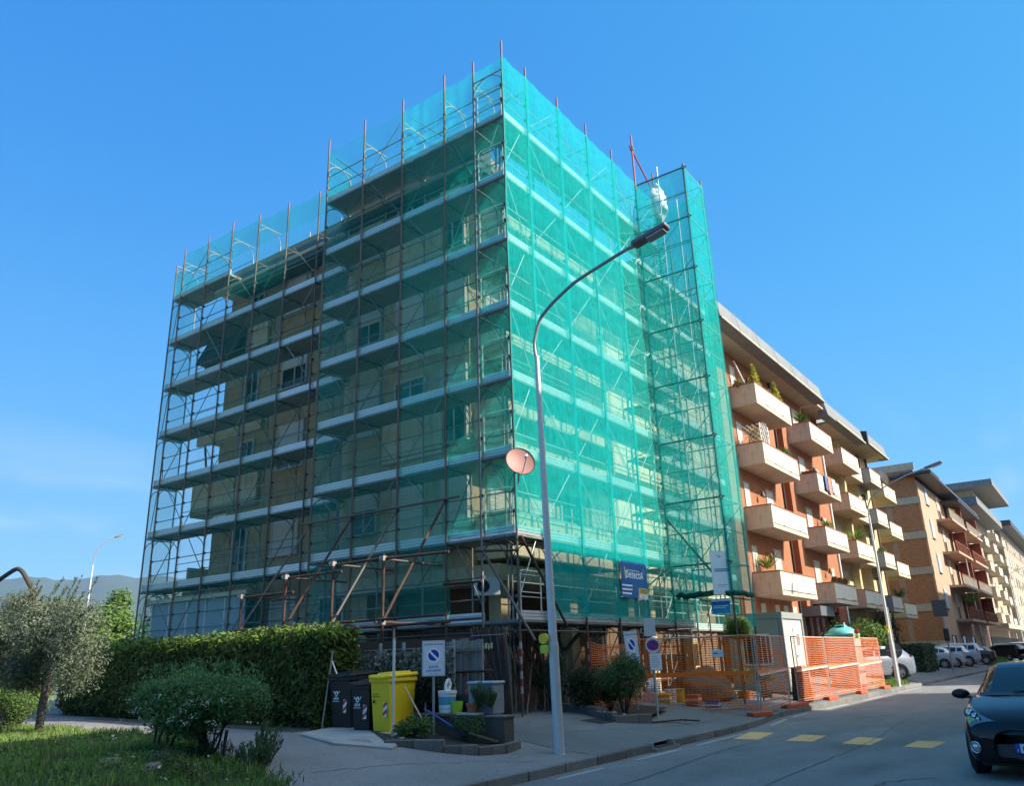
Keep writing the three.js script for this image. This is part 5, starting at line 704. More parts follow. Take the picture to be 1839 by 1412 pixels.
crate('yellow box on the ground behind the no parking signs', [6.35, 0.46, 0.45], [0.6, 0.38, 0.03], 0.7); crate('red and white box behind the no parking pole', [6.5, 0.42, 1.2], [0.5, 0.08, 0.06]); crate('white box with a blue stripe near the fence end', [6.3, 0.48, 0.0], [0.62, 0.62, 0.66], 0.4); crate('small blue box low behind the mesh by the fence foot', [6.5, G(6.5, 1.9), 1.75], [0.03, 0.06, 0.22], 0.36);
{ const t = T('sand_heap', 'heap of brown sand under a tarpaulin behind the orange mesh', 'sand heap', [9.2, 0.45, 0.3]); const g = new THREE.SphereGeometry(1, 30, 12, 0, 6.2832, 0, Math.PI / 2), p = g.attributes.position; for (let i = 0; i < p.count; i++) { const k = 1 + 0.18 * fbm(p.getX(i) * 2, p.getZ(i) * 2, p.getY(i) * 2); p.setXYZ(i, p.getX(i) * 1.5 * k, p.getY(i) * 0.85 * k, p.getZ(i) * 0.9 * k); } g.computeVertexNormals(); P(t, 'sand', g, std([0.20, 0.12, 0.08], 1, { map: tConc })); P(t, 'tarpaulin', xf(g, [0, 0.03, 0.1], [0, 0, 0], [0.7, 1.0, 0.8]), std([0.16, 0.09, 0.065], 0.7)); }
{ const t = T('cement_sacks', 'torn white cement sack slumped by the buckets', 'sack', [6.9, 0.45, -0.2]); const g = rbox(0.6, 0.5, 0.35, 0.12, 3).clone(); const p = g.attributes.position; for (let i = 0; i < p.count; i++) { const k = 1 + 0.18 * N3(p.getX(i) * 5, p.getY(i) * 5, p.getZ(i) * 5); p.setXYZ(i, p.getX(i) * k, p.getY(i) * k, p.getZ(i) * k); } g.computeVertexNormals(); P(t, 'sack', g, std([0.6, 0.58, 0.56], 0.9), [0, 0.25, 0], [0, 0.3, 0.3]); P(t, 'torn_flap', box(0.3, 0.02, 0.3), M.white, [0, 0.55, 0], [0.3, 0, 0.5]); }
{ const t = T('saw_bench', 'wooden saw bench with a rack of planks inside the site', 'work bench', [8.2, 0.45, -1.6]); for (const x of [-0.7, 0.7]) for (const s of [-1, 1]) tube(t, 'leg', [x + s * 0.25, 0, 0.3], [x, 0.85, 0], 0.035, M.wood); P(t, 'top', box(1.8, 0.06, 0.5), M.wood, [0, 0.88, 0]); for (let i = 0; i < 5; i++) P(t, 'plank', box(1.6, 0.04, 0.12), M.wood, [0.05 * i, 0.93 + (i % 2) * 0.04, -0.18 + i * 0.09]); }
// ---------------------------------------------------------------- planting
const stems = (n, r, h, spread, rad, mat = M.bark) => merge(Array.from({ length: n }, (_, i) => { const a = i / n * 6.28 + rr(-0.3, 0.3), s = spread * rr(0.5, 1); return bent([[Math.cos(a) * r * 0.5, 0, Math.sin(a) * r * 0.5], [Math.cos(a) * (r + s * 0.35), h * 0.45, Math.sin(a) * (r + s * 0.35)], [Math.cos(a) * (r + s), h, Math.sin(a) * (r + s)]], rad * rr(0.6, 1.1), 8, 5); }));
function bush(name, label, cat, pos, list, n, len, wid, cols, o = {}) {
  const t = T(name, label, cat, pos, 0, o.group); P(t, o.crown || 'foliage', leaves(n, blobs(list, o.shell || 0.5), len, wid, cols, o.jit || 0.7), M.leaf); if (o.stems) P(t, 'stems', stems(...o.stems), M.bark); return t;
}
// the laurel hedge: leaves on a clipped box that swells and dips, over a dark inner mass of twigs
{
  const A = [-3.95, -2.15], B = [-1.75, -17.2], L = Math.hypot(B[0] - A[0], B[1] - A[1]), dx = (B[0] - A[0]) / L, dz = (B[1] - A[1]) / L, nx = dz, nz = -dx, D = 0.8, H = 1.92;   // n points to the viewer (-x)
  const t = T('laurel_hedge', 'long clipped laurel hedge with dark glossy leaves along the side road', 'hedge', [0, 0, 0]);
  const at = (s, h, d) => [A[0] + dx * s - nx * d, 0.5 + h, A[1] + dz * s - nz * d];
  const sw = (s, h) => 0.14 * N3(s * 0.55, h * 0.8, 2) + 0.07 * N3(s * 1.9, h * 2.2, 5);
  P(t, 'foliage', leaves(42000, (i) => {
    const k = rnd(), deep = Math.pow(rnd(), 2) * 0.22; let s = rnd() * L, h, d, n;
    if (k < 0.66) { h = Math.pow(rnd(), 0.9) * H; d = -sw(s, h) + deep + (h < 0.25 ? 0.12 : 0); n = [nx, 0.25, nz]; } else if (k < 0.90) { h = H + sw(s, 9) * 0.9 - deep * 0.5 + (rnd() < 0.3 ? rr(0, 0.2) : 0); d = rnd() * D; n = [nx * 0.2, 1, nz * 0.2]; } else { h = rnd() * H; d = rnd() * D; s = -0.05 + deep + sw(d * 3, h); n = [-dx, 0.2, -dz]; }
    const yellowish = h > H - 0.2 && rnd() < 0.7; return { p: at(s, h, d), n, c: yellowish ? pick(GREEN.lime) : rnd() < 0.02 ? [0.16, 0.10, 0.03] : undefined, s: rr(0.6, 1.45) };  // lime leaves along the top: sunlight put into the leaf colour
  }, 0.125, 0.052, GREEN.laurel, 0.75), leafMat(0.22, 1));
  const tw = []; for (let i = 0; i < 90; i++) { const s = rr(0.1, L - 0.1), d = rr(0.2, 0.6); tw.push(seg(at(s, 0, d), at(s + rr(-0.3, 0.3), rr(1.2, 1.8), d + rr(-0.25, 0.2)), 0.018, 4)); } P(t, 'stems', merge(tw), M.bark);
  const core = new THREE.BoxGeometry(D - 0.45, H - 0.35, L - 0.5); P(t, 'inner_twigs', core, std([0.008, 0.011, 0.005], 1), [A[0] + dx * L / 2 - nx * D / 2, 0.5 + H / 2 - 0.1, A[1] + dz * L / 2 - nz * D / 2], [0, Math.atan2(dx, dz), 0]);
}
S('verge_litter', gridSheet([0, 1], range(0, 11, 0.5), (x, t) => [-4.5 + t * 0.145 + x * 0.6, 0.506, -2.3 - t]), std([0.12, 0.09, 0.05], 1, { vertexColors: true, map: tConc }));
// garden lawn and what grows on it
const LX0 = (z) => -6.3 - 0.12 * (z + 8) - 0.9 * sstep(-3, 1.5, z) + 0.12 * N3(z * 1.1, 2, 2);
{
  S('garden_soil', gridSheet(range(-13, 2.6, 0.4).map((z) => z), [0, 0.5, 1], (z, t) => { const x = LX0(z) - t * 9; return [x, G(x, z) + 0.03 + 0.05 * Math.min(1, t * 8), z]; }), std([0.05, 0.055, 0.025], 1, { vertexColors: true, map: tConc }));
  const g = leaves(52000, () => { const z = rr(-12.5, 2.5), x = LX0(z) - 0.02 - Math.pow(rnd(), 1.15) * 4.6, h = 0.8 + 0.9 * Math.max(0, fbm(x * 0.8, z * 0.8, 3)); const c = N3(x * 0.9, z * 0.9, 8) > 0.2 ? pick(GREEN.lime) : undefined; return { p: [x, G(x, z) + 0.04, z], n: [rr(-1, 1), 0.25, rr(-1, 1)], d: [rr(-0.45, 0.45), 1, rr(-0.45, 0.45)], s: h, c: N3(x * 1.8, z * 1.8, 15) > 0.32 ? pick([[0.22, 0.19, 0.08], [0.17, 0.17, 0.06]]) : rnd() < 0.5 ? c : undefined }; }, 0.16, 0.018, GREEN.grass, 0.1);
  const m = S('grass', g, leafMat(0.3)); m.userData.kind = 'stuff'; m.userData.label = 'rough green grass with clover in the garden in the foreground';
  { const wd = leaves(2200, () => { let z = rr(-9, 2.2), x = LX0(z) + 0.05 - Math.pow(rnd(), 2) * 2.6; if (N3(x * 1.4, z * 1.4, 6) < 0.05) { z += 0.4; x += 0.1; } return { p: [x, G(x, z) + rr(0.02, 0.12), z], n: [rr(-1, 1), 0.6, rr(-1, 1)], d: [rr(-0.7, 0.7), 1, rr(-0.7, 0.7)], c: rnd() < 0.25 ? pick([[0.24, 0.19, 0.08], [0.17, 0.13, 0.06]]) : undefined }; }, 0.15, 0.016, [...GREEN.mid, ...GREEN.rosem, ...GREEN.dark], 0.2), wm = S('weeds', wd, leafMat(0.3)); wm.userData.kind = 'stuff'; wm.userData.label = 'taller weeds and dry stalks along the ragged edge of the garden lawn'; }
  const cl = leaves(2600, () => { const z = rr(-9, 2.2), x = LX0(z) - 0.1 - Math.pow(rnd(), 1.3) * 3; return { p: [x, G(x, z) + rr(0.08, 0.17), z], n: [rr(-0.5, 0.5), 1, rr(-0.5, 0.5)], c: rnd() < 0.04 ? [0.6, 0.58, 0.5] : undefined }; }, 0.055, 0.05, GREEN.mid); const c2 = S('clover', cl, leafMat(0.3)); c2.userData.kind = 'stuff'; c2.userData.label = 'low clover leaves and tiny white flowers among the grass';
}
{ // white flowering shrub: upright shoots over bare forked stems
  const base = [-8.25, 0.45, 0.22], list = [...clumps(20, [0, 1.02, -0.1], [0.62, 0.48, 1.35], 0.36), [-0.1, 1.1, -1.1, 0.42, 0.38, 0.45], [0, 1.1, 1.0, 0.42, 0.36, 0.45], [0, 1.28, 0.2, 0.4, 0.3, 0.6]];
  const t = bush('flowering_shrub', 'wide shrub with white blossom clusters on bare forked stems beside the lawn', 'shrub', base, list, 19000, 0.062, 0.028, [...GREEN.mid, [0.11, 0.20, 0.06], [0.13, 0.25, 0.08], [0.11, 0.21, 0.085]], { shell: 0.75 }); t.scale.set(1, 0.76, 0.95);
  P(t, 'shoots', leaves(5200, () => { const a = rr(0, 6.28), r = Math.sqrt(rnd()), z = Math.sin(a) * r * 1.5 - 0.1, x = Math.cos(a) * r * 0.6, h = Math.pow(rnd(), 0.7) * 0.42; return { p: [x + rr(-0.03, 0.03), 1.02 + 0.36 * Math.cos(z * 1.05) - 0.25 * x * x + 0.2 * N3(x * 4, z * 3, 3) + h * (N3(x * 7, z * 7, 1) > 0.12 ? 1 : 0.25), z + rr(-0.03, 0.03)], n: [rr(-1, 1), 0.4, rr(-1, 1)], d: [rr(-0.6, 0.6), 1, rr(-0.6, 0.6)] }; }, 0.06, 0.02, [[0.11, 0.23, 0.09], [0.09, 0.19, 0.075], [0.14, 0.27, 0.09]]), M.leaf);
  P(t, 'blossoms', (() => { const c = []; for (let i = 0; i < 26; i++) c.push([rr(-0.78, -0.35), rr(0.72, 1.2), rr(-1.2, 1.3)]); return leaves(230, () => { const q = pick(c); return { p: [q[0] + rr(-0.05, 0.05), q[1] + rr(-0.05, 0.05), q[2] + rr(-0.04, 0.04)], n: [-1, 0.5, 0.4] }; }, 0.028, 0.024, [[0.55, 0.55, 0.46], [0.42, 0.45, 0.32]]); })(), M.leaf);
  P(t, 'stems', merge([...Array.from({ length: 13 }, (_, i) => { const z = i < 5 ? -0.75 + rr(-0.1, 0.1) : 0.35 + rr(-0.12, 0.12), a = rr(-0.7, 0.7); return bent([[rr(-0.08, 0.08), 0, z], [rr(-0.1, 0.1), 0.35, z + a * 0.5], [rr(-0.3, 0.3), 0.95, z + a * 1.2]], rr(0.012, 0.026), 10, 5); }), bent([[0.1, 0.05, -1.3], [0.1, 0.7, -1.28], [0.08, 1.3, -1.25]], 0.02, 8, 5), bent([[-0.1, 0, 0.75], [-0.12, 0.6, 0.85]], 0.025, 6, 6)]), M.bark);
}
GREEN.rosem2 = [[0.11, 0.19, 0.08], [0.14, 0.23, 0.10], [0.075, 0.13, 0.06]];
function rosemary(name, label, pos, h, r, n, lean = 0) { const t = T(name, label, 'shrub', pos); const sp = Array.from({ length: 46 }, () => { const a = rr(0, 6.28), q = Math.sqrt(rnd()) * r; return [Math.cos(a) * q * 0.45, Math.sin(a) * q * 0.45, Math.cos(a) * q * 1.0 + lean * rnd(), Math.sin(a) * q * 1.0, h * rr(0.62, 1.05) * (1 - 0.35 * q / r)]; }); P(t, 'foliage', leaves(n, () => { const s = pick(sp), u = Math.pow(rnd(), 0.8), x = s[0] + (s[2] - s[0]) * u, z = s[1] + (s[3] - s[1]) * u; return { p: [x, s[4] * (0.06 + 0.94 * u), z], n: [rr(-1, 1), 0, rr(-1, 1)], d: [rr(-0.8, 0.8) + (s[2] - s[0]), 0.9, rr(-0.8, 0.8) + (s[3] - s[1])] }; }, 0.055, 0.011, GREEN.rosem2, 0.2), M.leaf); P(t, 'stems', merge(sp.slice(0, 24).map((s) => seg([s[0] * 0.3, 0, s[1] * 0.3], [s[2], s[4] * 0.85, s[3]], 0.006, 4))), M.bark); return t; }
rosemary('rosemary', 'upright rosemary bush at the edge of the tarmac in front', [-8.15, 0.32, 1.38], 0.5, 0.28, 5200); rosemary('rosemary', 'taller rosemary spray rising behind the front one', [-7.9, 0.36, 1.2], 0.7, 0.2, 2600, 0.2);
{ const t = copy(rosemary('rosemary', 'rosemary shoots growing from the pot on the low wall', [-3.72, 0.95, 1.72], 0.42, 0.2, 2400), 'rosemary', [-3.66, 0.93, 1.9], 2.0, 'lower rosemary spray hanging past the end of the low wall'); t.scale.setScalar(0.75); }
bush('low_plant', 'grey green arching plant at the foot of the flowering shrub', 'plant', [-9.0, 0.4, 0.55], clumps(7, [0, 0.14, 0], [0.25, 0.12, 0.3], 0.16), 1600, 0.06, 0.016, [[0.11, 0.14, 0.08], [0.09, 0.12, 0.065]], { stems: [6, 0.03, 0.15, 0.15, 0.006] });
bush('low_plant', 'fresh green mound of foliage in the foreground by the stones', 'plant', [-9.25, 0.36, 1.15], clumps(9, [0, 0.1, 0.1], [0.28, 0.1, 0.5], 0.16), 2600, 0.04, 0.022, GREEN.lime.map((c) => c.map((v) => v * 0.6)), { stems: [6, 0.05, 0.1, 0.2, 0.005] });
bush('low_plant', 'second green mound of foliage next to the rosemary', 'plant', [-8.75, 0.32, 1.75], clumps(6, [0, 0.06, 0], [0.25, 0.06, 0.3], 0.11), 1500, 0.04, 0.02, GREEN.mid, { stems: [5, 0.05, 0.08, 0.15, 0.005] });
bush('low_plant', 'dark low plant below the stems of the flowering shrub', 'plant', [-8.5, 0.42, 0.75], clumps(7, [0, 0.12, 0], [0.2, 0.1, 0.55], 0.15), 1500, 0.07, 0.018, GREEN.dark, { stems: [6, 0.05, 0.15, 0.2, 0.006] });
bush('iris_clump', 'clump of long blade leaves by the side road edge', 'plant', [-6.75, 0.5, -2.9], [[0, 0.15, 0, 0.25, 0.15, 0.5]], 300, 0.32, 0.03, GREEN.rosem, { shell: 0.9, stems: [5, 0.03, 0.2, 0.1, 0.008] });
bush('feathery_plant', 'grey feathery plant in the grass left of the flowering shrub', 'plant', [-6.95, 0.5, -2.0], [[0, 0.42, 0, 0.18, 0.32, 0.22]], 1700, 0.06, 0.012, [[0.10, 0.125, 0.09], [0.08, 0.1, 0.07]], { shell: 0.9, stems: [4, 0.02, 0.5, 0.05, 0.015] });
bush('thin_sapling', 'thin leaning sapling beside the feathery plant', 'plant', [-7.4, 0.48, -1.3], [[0, 0.95, 0, 0.22, 0.35, 0.3]], 700, 0.06, 0.03, GREEN.mid, { shell: 0.95, stems: [3, 0.03, 0.95, 0.06, 0.012] });
{ const t = T('garden_pot', 'old terracotta pot sunk in the foreground grass', 'pot', [-9.55, 0.42, 0.35]); P(t, 'pot', cyl(0.13, 0.1, 0.22, 16), std([0.22, 0.17, 0.09], 0.9, { map: tConc }), [0, 0.1, 0], [0.2, 0, 0.15]); P(t, 'pot_rim', new THREE.TorusGeometry(0.13, 0.014, 6, 18), std([0.20, 0.17, 0.08], 0.9), [-0.02, 0.2, 0.02], [Math.PI / 2 + 0.2, 0, 0]); }
{ const t = T('garden_trough', 'dark plastic pot with a yellow plant by the sapling', 'pot', [-7.1, 0.5, -1.6]); P(t, 'pot', cyl(0.2, 0.16, 0.2, 16), M.black, [0, 0.1, 0]); P(t, 'foliage', leaves(160, blobs([[0, 0.24, 0, 0.1, 0.05, 0.1]]), 0.05, 0.03, GREEN.lime), M.leaf); }
const rock = (s) => { const g = new THREE.IcosahedronGeometry(1, 2), p = g.attributes.position; for (let i = 0; i < p.count; i++) { const k = 1 + 0.28 * fbm(p.getX(i) * 1.3 + s, p.getY(i) * 1.3, p.getZ(i) * 1.3); p.setXYZ(i, p.getX(i) * k, p.getY(i) * k * 0.75, p.getZ(i) * k); } g.computeVertexNormals(); return uvm(g); };
const rockG = [rock(1), rock(5), rock(9)], rockM = [std([0.30, 0.29, 0.27], 0.95, { map: tConc }), std([0.22, 0.19, 0.16], 0.95, { map: tConc }), std([0.38, 0.36, 0.35], 0.95, { map: tConc })];
[[-9.35, 0.95, 0.14, 'reddish rounded stone among the foreground plants', 1], [-9.05, 1.0, 0.09, 'small grey stone left of the pale one in the foreground', 0], [-8.95, 1.12, 0.11, 'pale angular stone in front of the flowering shrub', 2], [-8.85, 0.95, 0.06, 'small pinkish stone behind the pale stone', 1]].forEach(([x, z, s, l, k]) => { const m = P(scene, 'garden_stone', rockG[k], rockM[k], [x, G(x, z) + s * 0.4, z], [rr(0, 3), rr(0, 3), 0]); m.scale.setScalar(s); tag(m, l, 'stone'); });
S('pale_slab', rbox(0.5, 0.06, 1.1, 0.02, 1), std([0.5, 0.47, 0.38], 0.9, { map: tConc }), [-6.3, 0.52, -5.4], [0, 0.3, 0]);
{ // olive tree
  const t = T('olive_tree', 'leaning olive tree with grey green crown at the left edge of the garden', 'tree', [-6.95, 0.5, -7.15]);
  P(t, 'trunk', merge([bent([[0, 0, 0], [0.05, 0.7, -0.1], [0.14, 1.5, -0.2], [0.1, 2.1, -0.5]], 0.085, 16, 8), bent([[0.12, 1.5, -0.25], [0, 2.2, -1.1], [-0.1, 2.75, -1.9]], 0.05, 10, 6), bent([[0.12, 1.55, -0.15], [0.1, 2.2, 0.7], [0.05, 2.5, 1.3]], 0.045, 10, 6)]), std([0.065, 0.055, 0.05], 0.95, { bumpMap: bStucco, bumpScale: 0.02 }));
  P(t, 'bent_branch', bent([[-0.1, 3.1, -3.4], [-0.1, 3.35, -2.75], [-0.05, 3.55, -2.1], [-0.05, 3.46, -1.75], [0, 3.1, -1.35], [0.05, 2.6, -1.0], [0.1, 1.9, -0.5]], 0.05, 40, 8), M.bark);
  const L = [...clumps(64, [0, 1.95, -1.1], [0.95, 1.05, 2.55], 0.37), [0, 1.7, 1.35, 0.55, 0.95, 0.5], [0, 2.3, 0.9, 0.5, 0.5, 0.6], [0, 1.3, 0.9, 0.5, 0.5, 0.6], [0, 2.2, -3.0, 0.7, 0.7, 0.7]];
  P(t, 'crown', leaves(62000, (() => { const f = blobs(L, 0.75); return () => { const o = f(); o.d = [rr(-1, 1), rr(-1.2, 0.6), rr(-1, 1)]; return o; }; })(), 0.08, 0.02, GREEN.olive, 0.8), leafMat(0.25));
  const sp = []; for (let i = 0; i < 26; i++) sp.push([rr(-0.6, 0.5), 2.55 + rr(-0.1, 0.25), rr(-2.8, 1.5), rr(0.25, 0.6)]);
  P(t, 'crown_shoots', leaves(2200, () => { const s = pick(sp), u = rnd(); return { p: [s[0] + 0.1 * u, s[1] + u * s[3], s[2] + 0.12 * u], n: [rr(-1, 1), 0.2, rr(-1, 1)], d: [rr(-1, 1), 1.1, rr(-1, 1)] }; }, 0.07, 0.017, GREEN.olive), leafMat(0.25));
}
bush('garden_bush', 'sunlit yellow green bush behind the olive trunk', 'bush', [-5.6, 0.5, -11.2], clumps(14, [0, 0.85, -0.4], [0.7, 0.55, 1.7], 0.5), 9000, 0.075, 0.04, GREEN.lime, { stems: [9, 0.1, 0.8, 0.5, 0.018] });
bush('garden_bush', 'darker bush low at the left frame edge before the sunlit one', 'bush', [-6.3, 0.5, -9.9], clumps(9, [0, 0.5, -0.4], [0.5, 0.35, 1.0], 0.36), 4200, 0.06, 0.03, GREEN.mid, { stems: [9, 0.1, 0.6, 0.4, 0.016] });
function farTree(name, label, pos, list, n, cols, tr, len = 0.3) { const t = T(name, label, 'tree', pos); t.scale.set(1.6, 1.35, 1.6); P(t, 'trunk', seg([0, 0, 0], [0.1, list[0][1], 0], tr, 7), M.bark); P(t, 'crown', leaves(n, blobs(list, 0.6), len, len * 0.55, cols, 0.8), M.leaf); return t; }
farTree('broadleaf_tree', 'young tree with a bright yellow green crown against the hills', [16.7, 0.2, -49.0], [[0.1, 4.0, 0, 0.9, 0.9, 0.9], [0.3, 4.9, 0.2, 0.6, 0.75, 0.6], [-0.4, 3.6, 0.4, 0.8, 0.6, 0.8]], 2600, [...GREEN.lime, ...GREEN.mid], 0.09, 0.2);
farTree('broadleaf_tree', 'mid green tree left of the bright young tree beyond the hedge', [12.5, 0.2, -47.4], clumps(8, [0, 3.9, 0], [1.0, 0.8, 1.0], 0.8), 3400, GREEN.mid, 0.1, 0.2);
farTree('broadleaf_tree', 'dark tree standing behind the far corner of the scaffold', [22.4, 0.2, -49.8], clumps(9, [0, 4.0, 0], [1.6, 1.2, 1.4], 1.0), 3600, GREEN.dark, 0.12, 0.24);
farTree('broadleaf_tree', 'low pale tree mass behind the olive crown', [6.9, 0.2, -49.8], clumps(9, [0, 3.2, 0], [1.8, 1.0, 1.4], 0.9), 3400, [...GREEN.olive, ...GREEN.lime], 0.12, 0.22);
bush('boundary_bushes', 'dark bushes along the wire fence beyond the laurel hedge', 'bushes', [3.4, 0.3, -21.5], clumps(18, [0, 1.5, 0], [4.4, 0.9, 0.8], 0.9), 9000, 0.16, 0.08, GREEN.dark, { stems: [12, 0.3, 1.4, 3, 0.03] });
bush('boundary_bushes', 'green bushes along the top of the wire fence by the scaffold foot', 'bushes', [14, 0.3, -46], clumps(16, [0, 4.2, 0], [5.5, 1.0, 1.4], 1.3), 6000, 0.3, 0.16, GREEN.lime.concat(GREEN.mid), { stems: [6, 0.3, 3.0, 2.5, 0.05] });
bush('boundary_bushes', 'dense dark bushes behind the olive tree at the far left', 'bushes', [-5.5, 0.3, -19], clumps(26, [0, 1.5, 0], [6.5, 1.3, 1.2], 1.0), 15000, 0.16, 0.085, GREEN.dark.concat(GREEN.mid), { stems: [12, 0.3, 1.4, 3.5, 0.03] });
{ const t = T('wire_fence', 'thin wire fence with dark posts beyond the laurel hedge', 'fence', [0, 0, 0]); for (let i = 0; i < 7; i++) tube(t, 'post', [-1 + i * 1.6, 0.3, -19.6], [-1 + i * 1.6, 2.95, -19.6], 0.03, M.dark); for (const y of [1.2, 2.0, 2.9]) tube(t, 'wire', [-1, y, -19.6], [8.6, y, -19.6], 0.012, M.dark); }
// the planted bed along the scaffold
{
  const pts = [[2.9, -1.5], [1.9, 0.1], [1.25, 1.2], [1.0, 1.75], [1.7, 2.25]];
  for (let i = 0; i < 4; i++) { const a = pts[i], b = pts[i + 1], l = Math.hypot(b[0] - a[0], b[1] - a[1]), x = (a[0] + b[0]) / 2, z = (a[1] + b[1]) / 2; const k = T('bed_edging', ['concrete edging of the planted bed, stretch by the scaffold foot', 'concrete edging of the planted bed, long stretch by the lamp pole', 'concrete edging of the planted bed, stretch by the pale stones', 'concrete edging of the planted bed, end by the no parking pole'][i], 'edging', [x, G(x, z), z], -Math.atan2(b[1] - a[1], b[0] - a[0])); P(k, 'edging_stone', rbox(l + 0.05, 0.3, 0.14, 0.02, 1), wallM, [0, 0.02, 0]); P(k, 'edging_joint', box(0.012, 0.302, 0.142), M.dark, [l * 0.15, 0.02, 0]); }
  const sh = new THREE.Shape([[2.95, 1.45], [1.95, -0.1], [1.3, -1.2], [1.08, -1.7], [1.7, -2.15], [4.2, -1.5], [4.6, 0.5]].map((q) => new THREE.Vector2(...q))), g = new THREE.ShapeGeometry(sh); g.rotateX(-Math.PI / 2); const p = g.attributes.position; for (let i = 0; i < p.count; i++) p.setY(i, G(p.getX(i), p.getZ(i)) + 0.09); g.computeVertexNormals(); S('bed_soil', uvm(g), M.soil);
  bush('oleander', 'big bushy oleander with long leaves in front of the no parking signs', 'shrub', [1.95, 0.42, 1.5], clumps(12, [0, 0.85, 0], [0.4, 0.45, 0.45], 0.3), 4200, 0.13, 0.022, GREEN.rosem.concat(GREEN.mid), { shell: 0.8, stems: [7, 0.06, 0.7, 0.25, 0.02] });
  bush('bed_shrub', 'dark shrub with small leaves right of the lamp pole', 'shrub', [1.75, 0.5, 0.55], clumps(12, [0, 0.55, 0], [0.45, 0.32, 0.7], 0.32), 4200, 0.06, 0.03, GREEN.dark, { stems: [7, 0.06, 0.5, 0.3, 0.015] });
  bush('bed_shrub', 'tall wispy grey green shrub directly behind the lamp pole', 'shrub', [2.0, 0.5, -0.35], clumps(9, [0, 0.8, 0], [0.3, 0.5, 0.45], 0.25), 2600, 0.1, 0.015, GREEN.rosem, { shell: 0.9, stems: [9, 0.06, 0.9, 0.3, 0.012] });
  bush('bed_shrub', 'shrub with green leaves left of the lamp pole under the scaffold', 'shrub', [2.7, 0.5, -1.15], clumps(9, [0, 0.85, 0], [0.4, 0.4, 0.45], 0.28), 2800, 0.09, 0.03, GREEN.mid, { shell: 0.8, stems: [7, 0.06, 0.8, 0.3, 0.014] });
  bush('bed_shrub', 'dark shrub beside the dark sagging orange net', 'shrub', [2.7, 0.48, 0.7], clumps(10, [0, 0.6, 0], [0.5, 0.35, 0.5], 0.3), 3000, 0.07, 0.03, GREEN.dark.concat(GREEN.mid), { stems: [7, 0.06, 0.5, 0.3, 0.015] });
  [[1.35, 1.55, 0.07, 'pale round stone at the bed corner, largest there', 2], [1.45, 1.75, 0.05, 'pale small stone at the bed corner near the pole', 2], [1.3, 1.35, 0.055, 'grey stone at the bed corner beside the pale ones', 0], [1.55, 1.2, 0.06, 'brown stone on the soil behind the pale stones', 1]].forEach(([x, z, s, l, k]) => { const m = P(scene, 'bed_stone', rockG[k], rockM[k], [x, G(x, z) + 0.1 + s * 0.4, z], [rr(0, 3), 1, 0]); m.scale.setScalar(s); tag(m, l, 'stone'); });
  const b = T('bare_tree', 'bare pruned grey tree trunk behind the lamp pole', 'tree', [3.2, 0.5, -0.9]); P(b, 'trunk', merge([bent([[0, 0, 0], [0.05, 0.9, 0], [0.0, 1.5, 0.05]], 0.11, 10, 8), bent([[0, 1.35, 0.05], [0.3, 1.7, 0.2], [0.9, 2.1, 0.4], [1.3, 2.15, 0.55]], 0.055, 14, 6), bent([[0, 1.4, 0.0], [-0.15, 1.9, -0.1], [-0.05, 2.2, 0]], 0.05, 8, 6)]), std([0.15, 0.14, 0.13], 0.95, { map: tConc, bumpMap: bStucco, bumpScale: 0.02 })); P(b, 'cut_end', cyl(0.058, 0.058, 0.02, 10), M.wood, [1.31, 2.15, 0.56], [1.2, 0, 1.2]);
  const ir = T('iron_frame', 'rusty iron angle frame lying on the pavement by the bed end', 'iron frame', [2.15, G(2.15, 2.45) + 0.03, 2.4], -0.35); P(ir, 'angle_bar', box(1.0, 0.03, 0.06), M.rust, [0, 0.01, 0]); P(ir, 'angle_bar', box(0.06, 0.03, 0.6), M.rust, [0.47, 0.012, 0.27]);
}
{ const t = T('topiary_tree', 'ball topiary on a thin stem beside the site cabin', 'topiary', [10.6, 0.38, 1.15]); P(t, 'trunk', bent([[0, 0, 0], [0.03, 0.9, 0.02], [0, 1.8, 0]], 0.035, 10, 6), M.bark); P(t, 'crown', leaves(3000, blobs([[0, 2.12, 0, 0.46, 0.38, 0.46]], 0.45), 0.07, 0.04, GREEN.lime.concat(GREEN.mid)), M.leaf); P(t, 'pot', cyl(0.25, 0.2, 0.4, 16), M.terracotta, [0, 0.0, 0]); }
{ const t = T('topiary_tree', 'small ragged topiary in a tub at the gap in the fence', 'topiary', [11.9, 0.35, 1.35]); P(t, 'trunk', bent([[0, 0, 0], [0.05, 0.3, 0.02], [0, 0.5, 0]], 0.04, 8, 6), M.bark); P(t, 'crown', leaves(1700, blobs([[0, 0.68, 0, 0.3, 0.2, 0.3], [0.25, 0.62, 0.1, 0.2, 0.15, 0.2], [-0.2, 0.6, 0, 0.2, 0.18, 0.2]], 0.5), 0.06, 0.035, GREEN.dark.concat(GREEN.mid)), M.leaf); P(t, 'tub', cyl(0.22, 0.18, 0.26, 16), M.dark, [0, 0.05, 0]); }
bush('flower_box_plants', 'yellow green plants in a trough under the cabin window', 'plants', [12.6, 1.0, 0.6], clumps(6, [0, 0.1, 0], [0.2, 0.08, 0.8], 0.16), 900, 0.06, 0.03, GREEN.lime.concat(GREEN.mid), { stems: [5, 0.05, 0.1, 0.1, 0.006] });
bush('street_shrub', 'dark green round bush behind the portable toilet', 'bush', [31, 0.4, -0.6], clumps(14, [0, 1.9, 0], [1.9, 1.0, 1.1], 0.9), 5200, 0.16, 0.08, GREEN.mid, { stems: [8, 0.2, 1.5, 1, 0.04] });
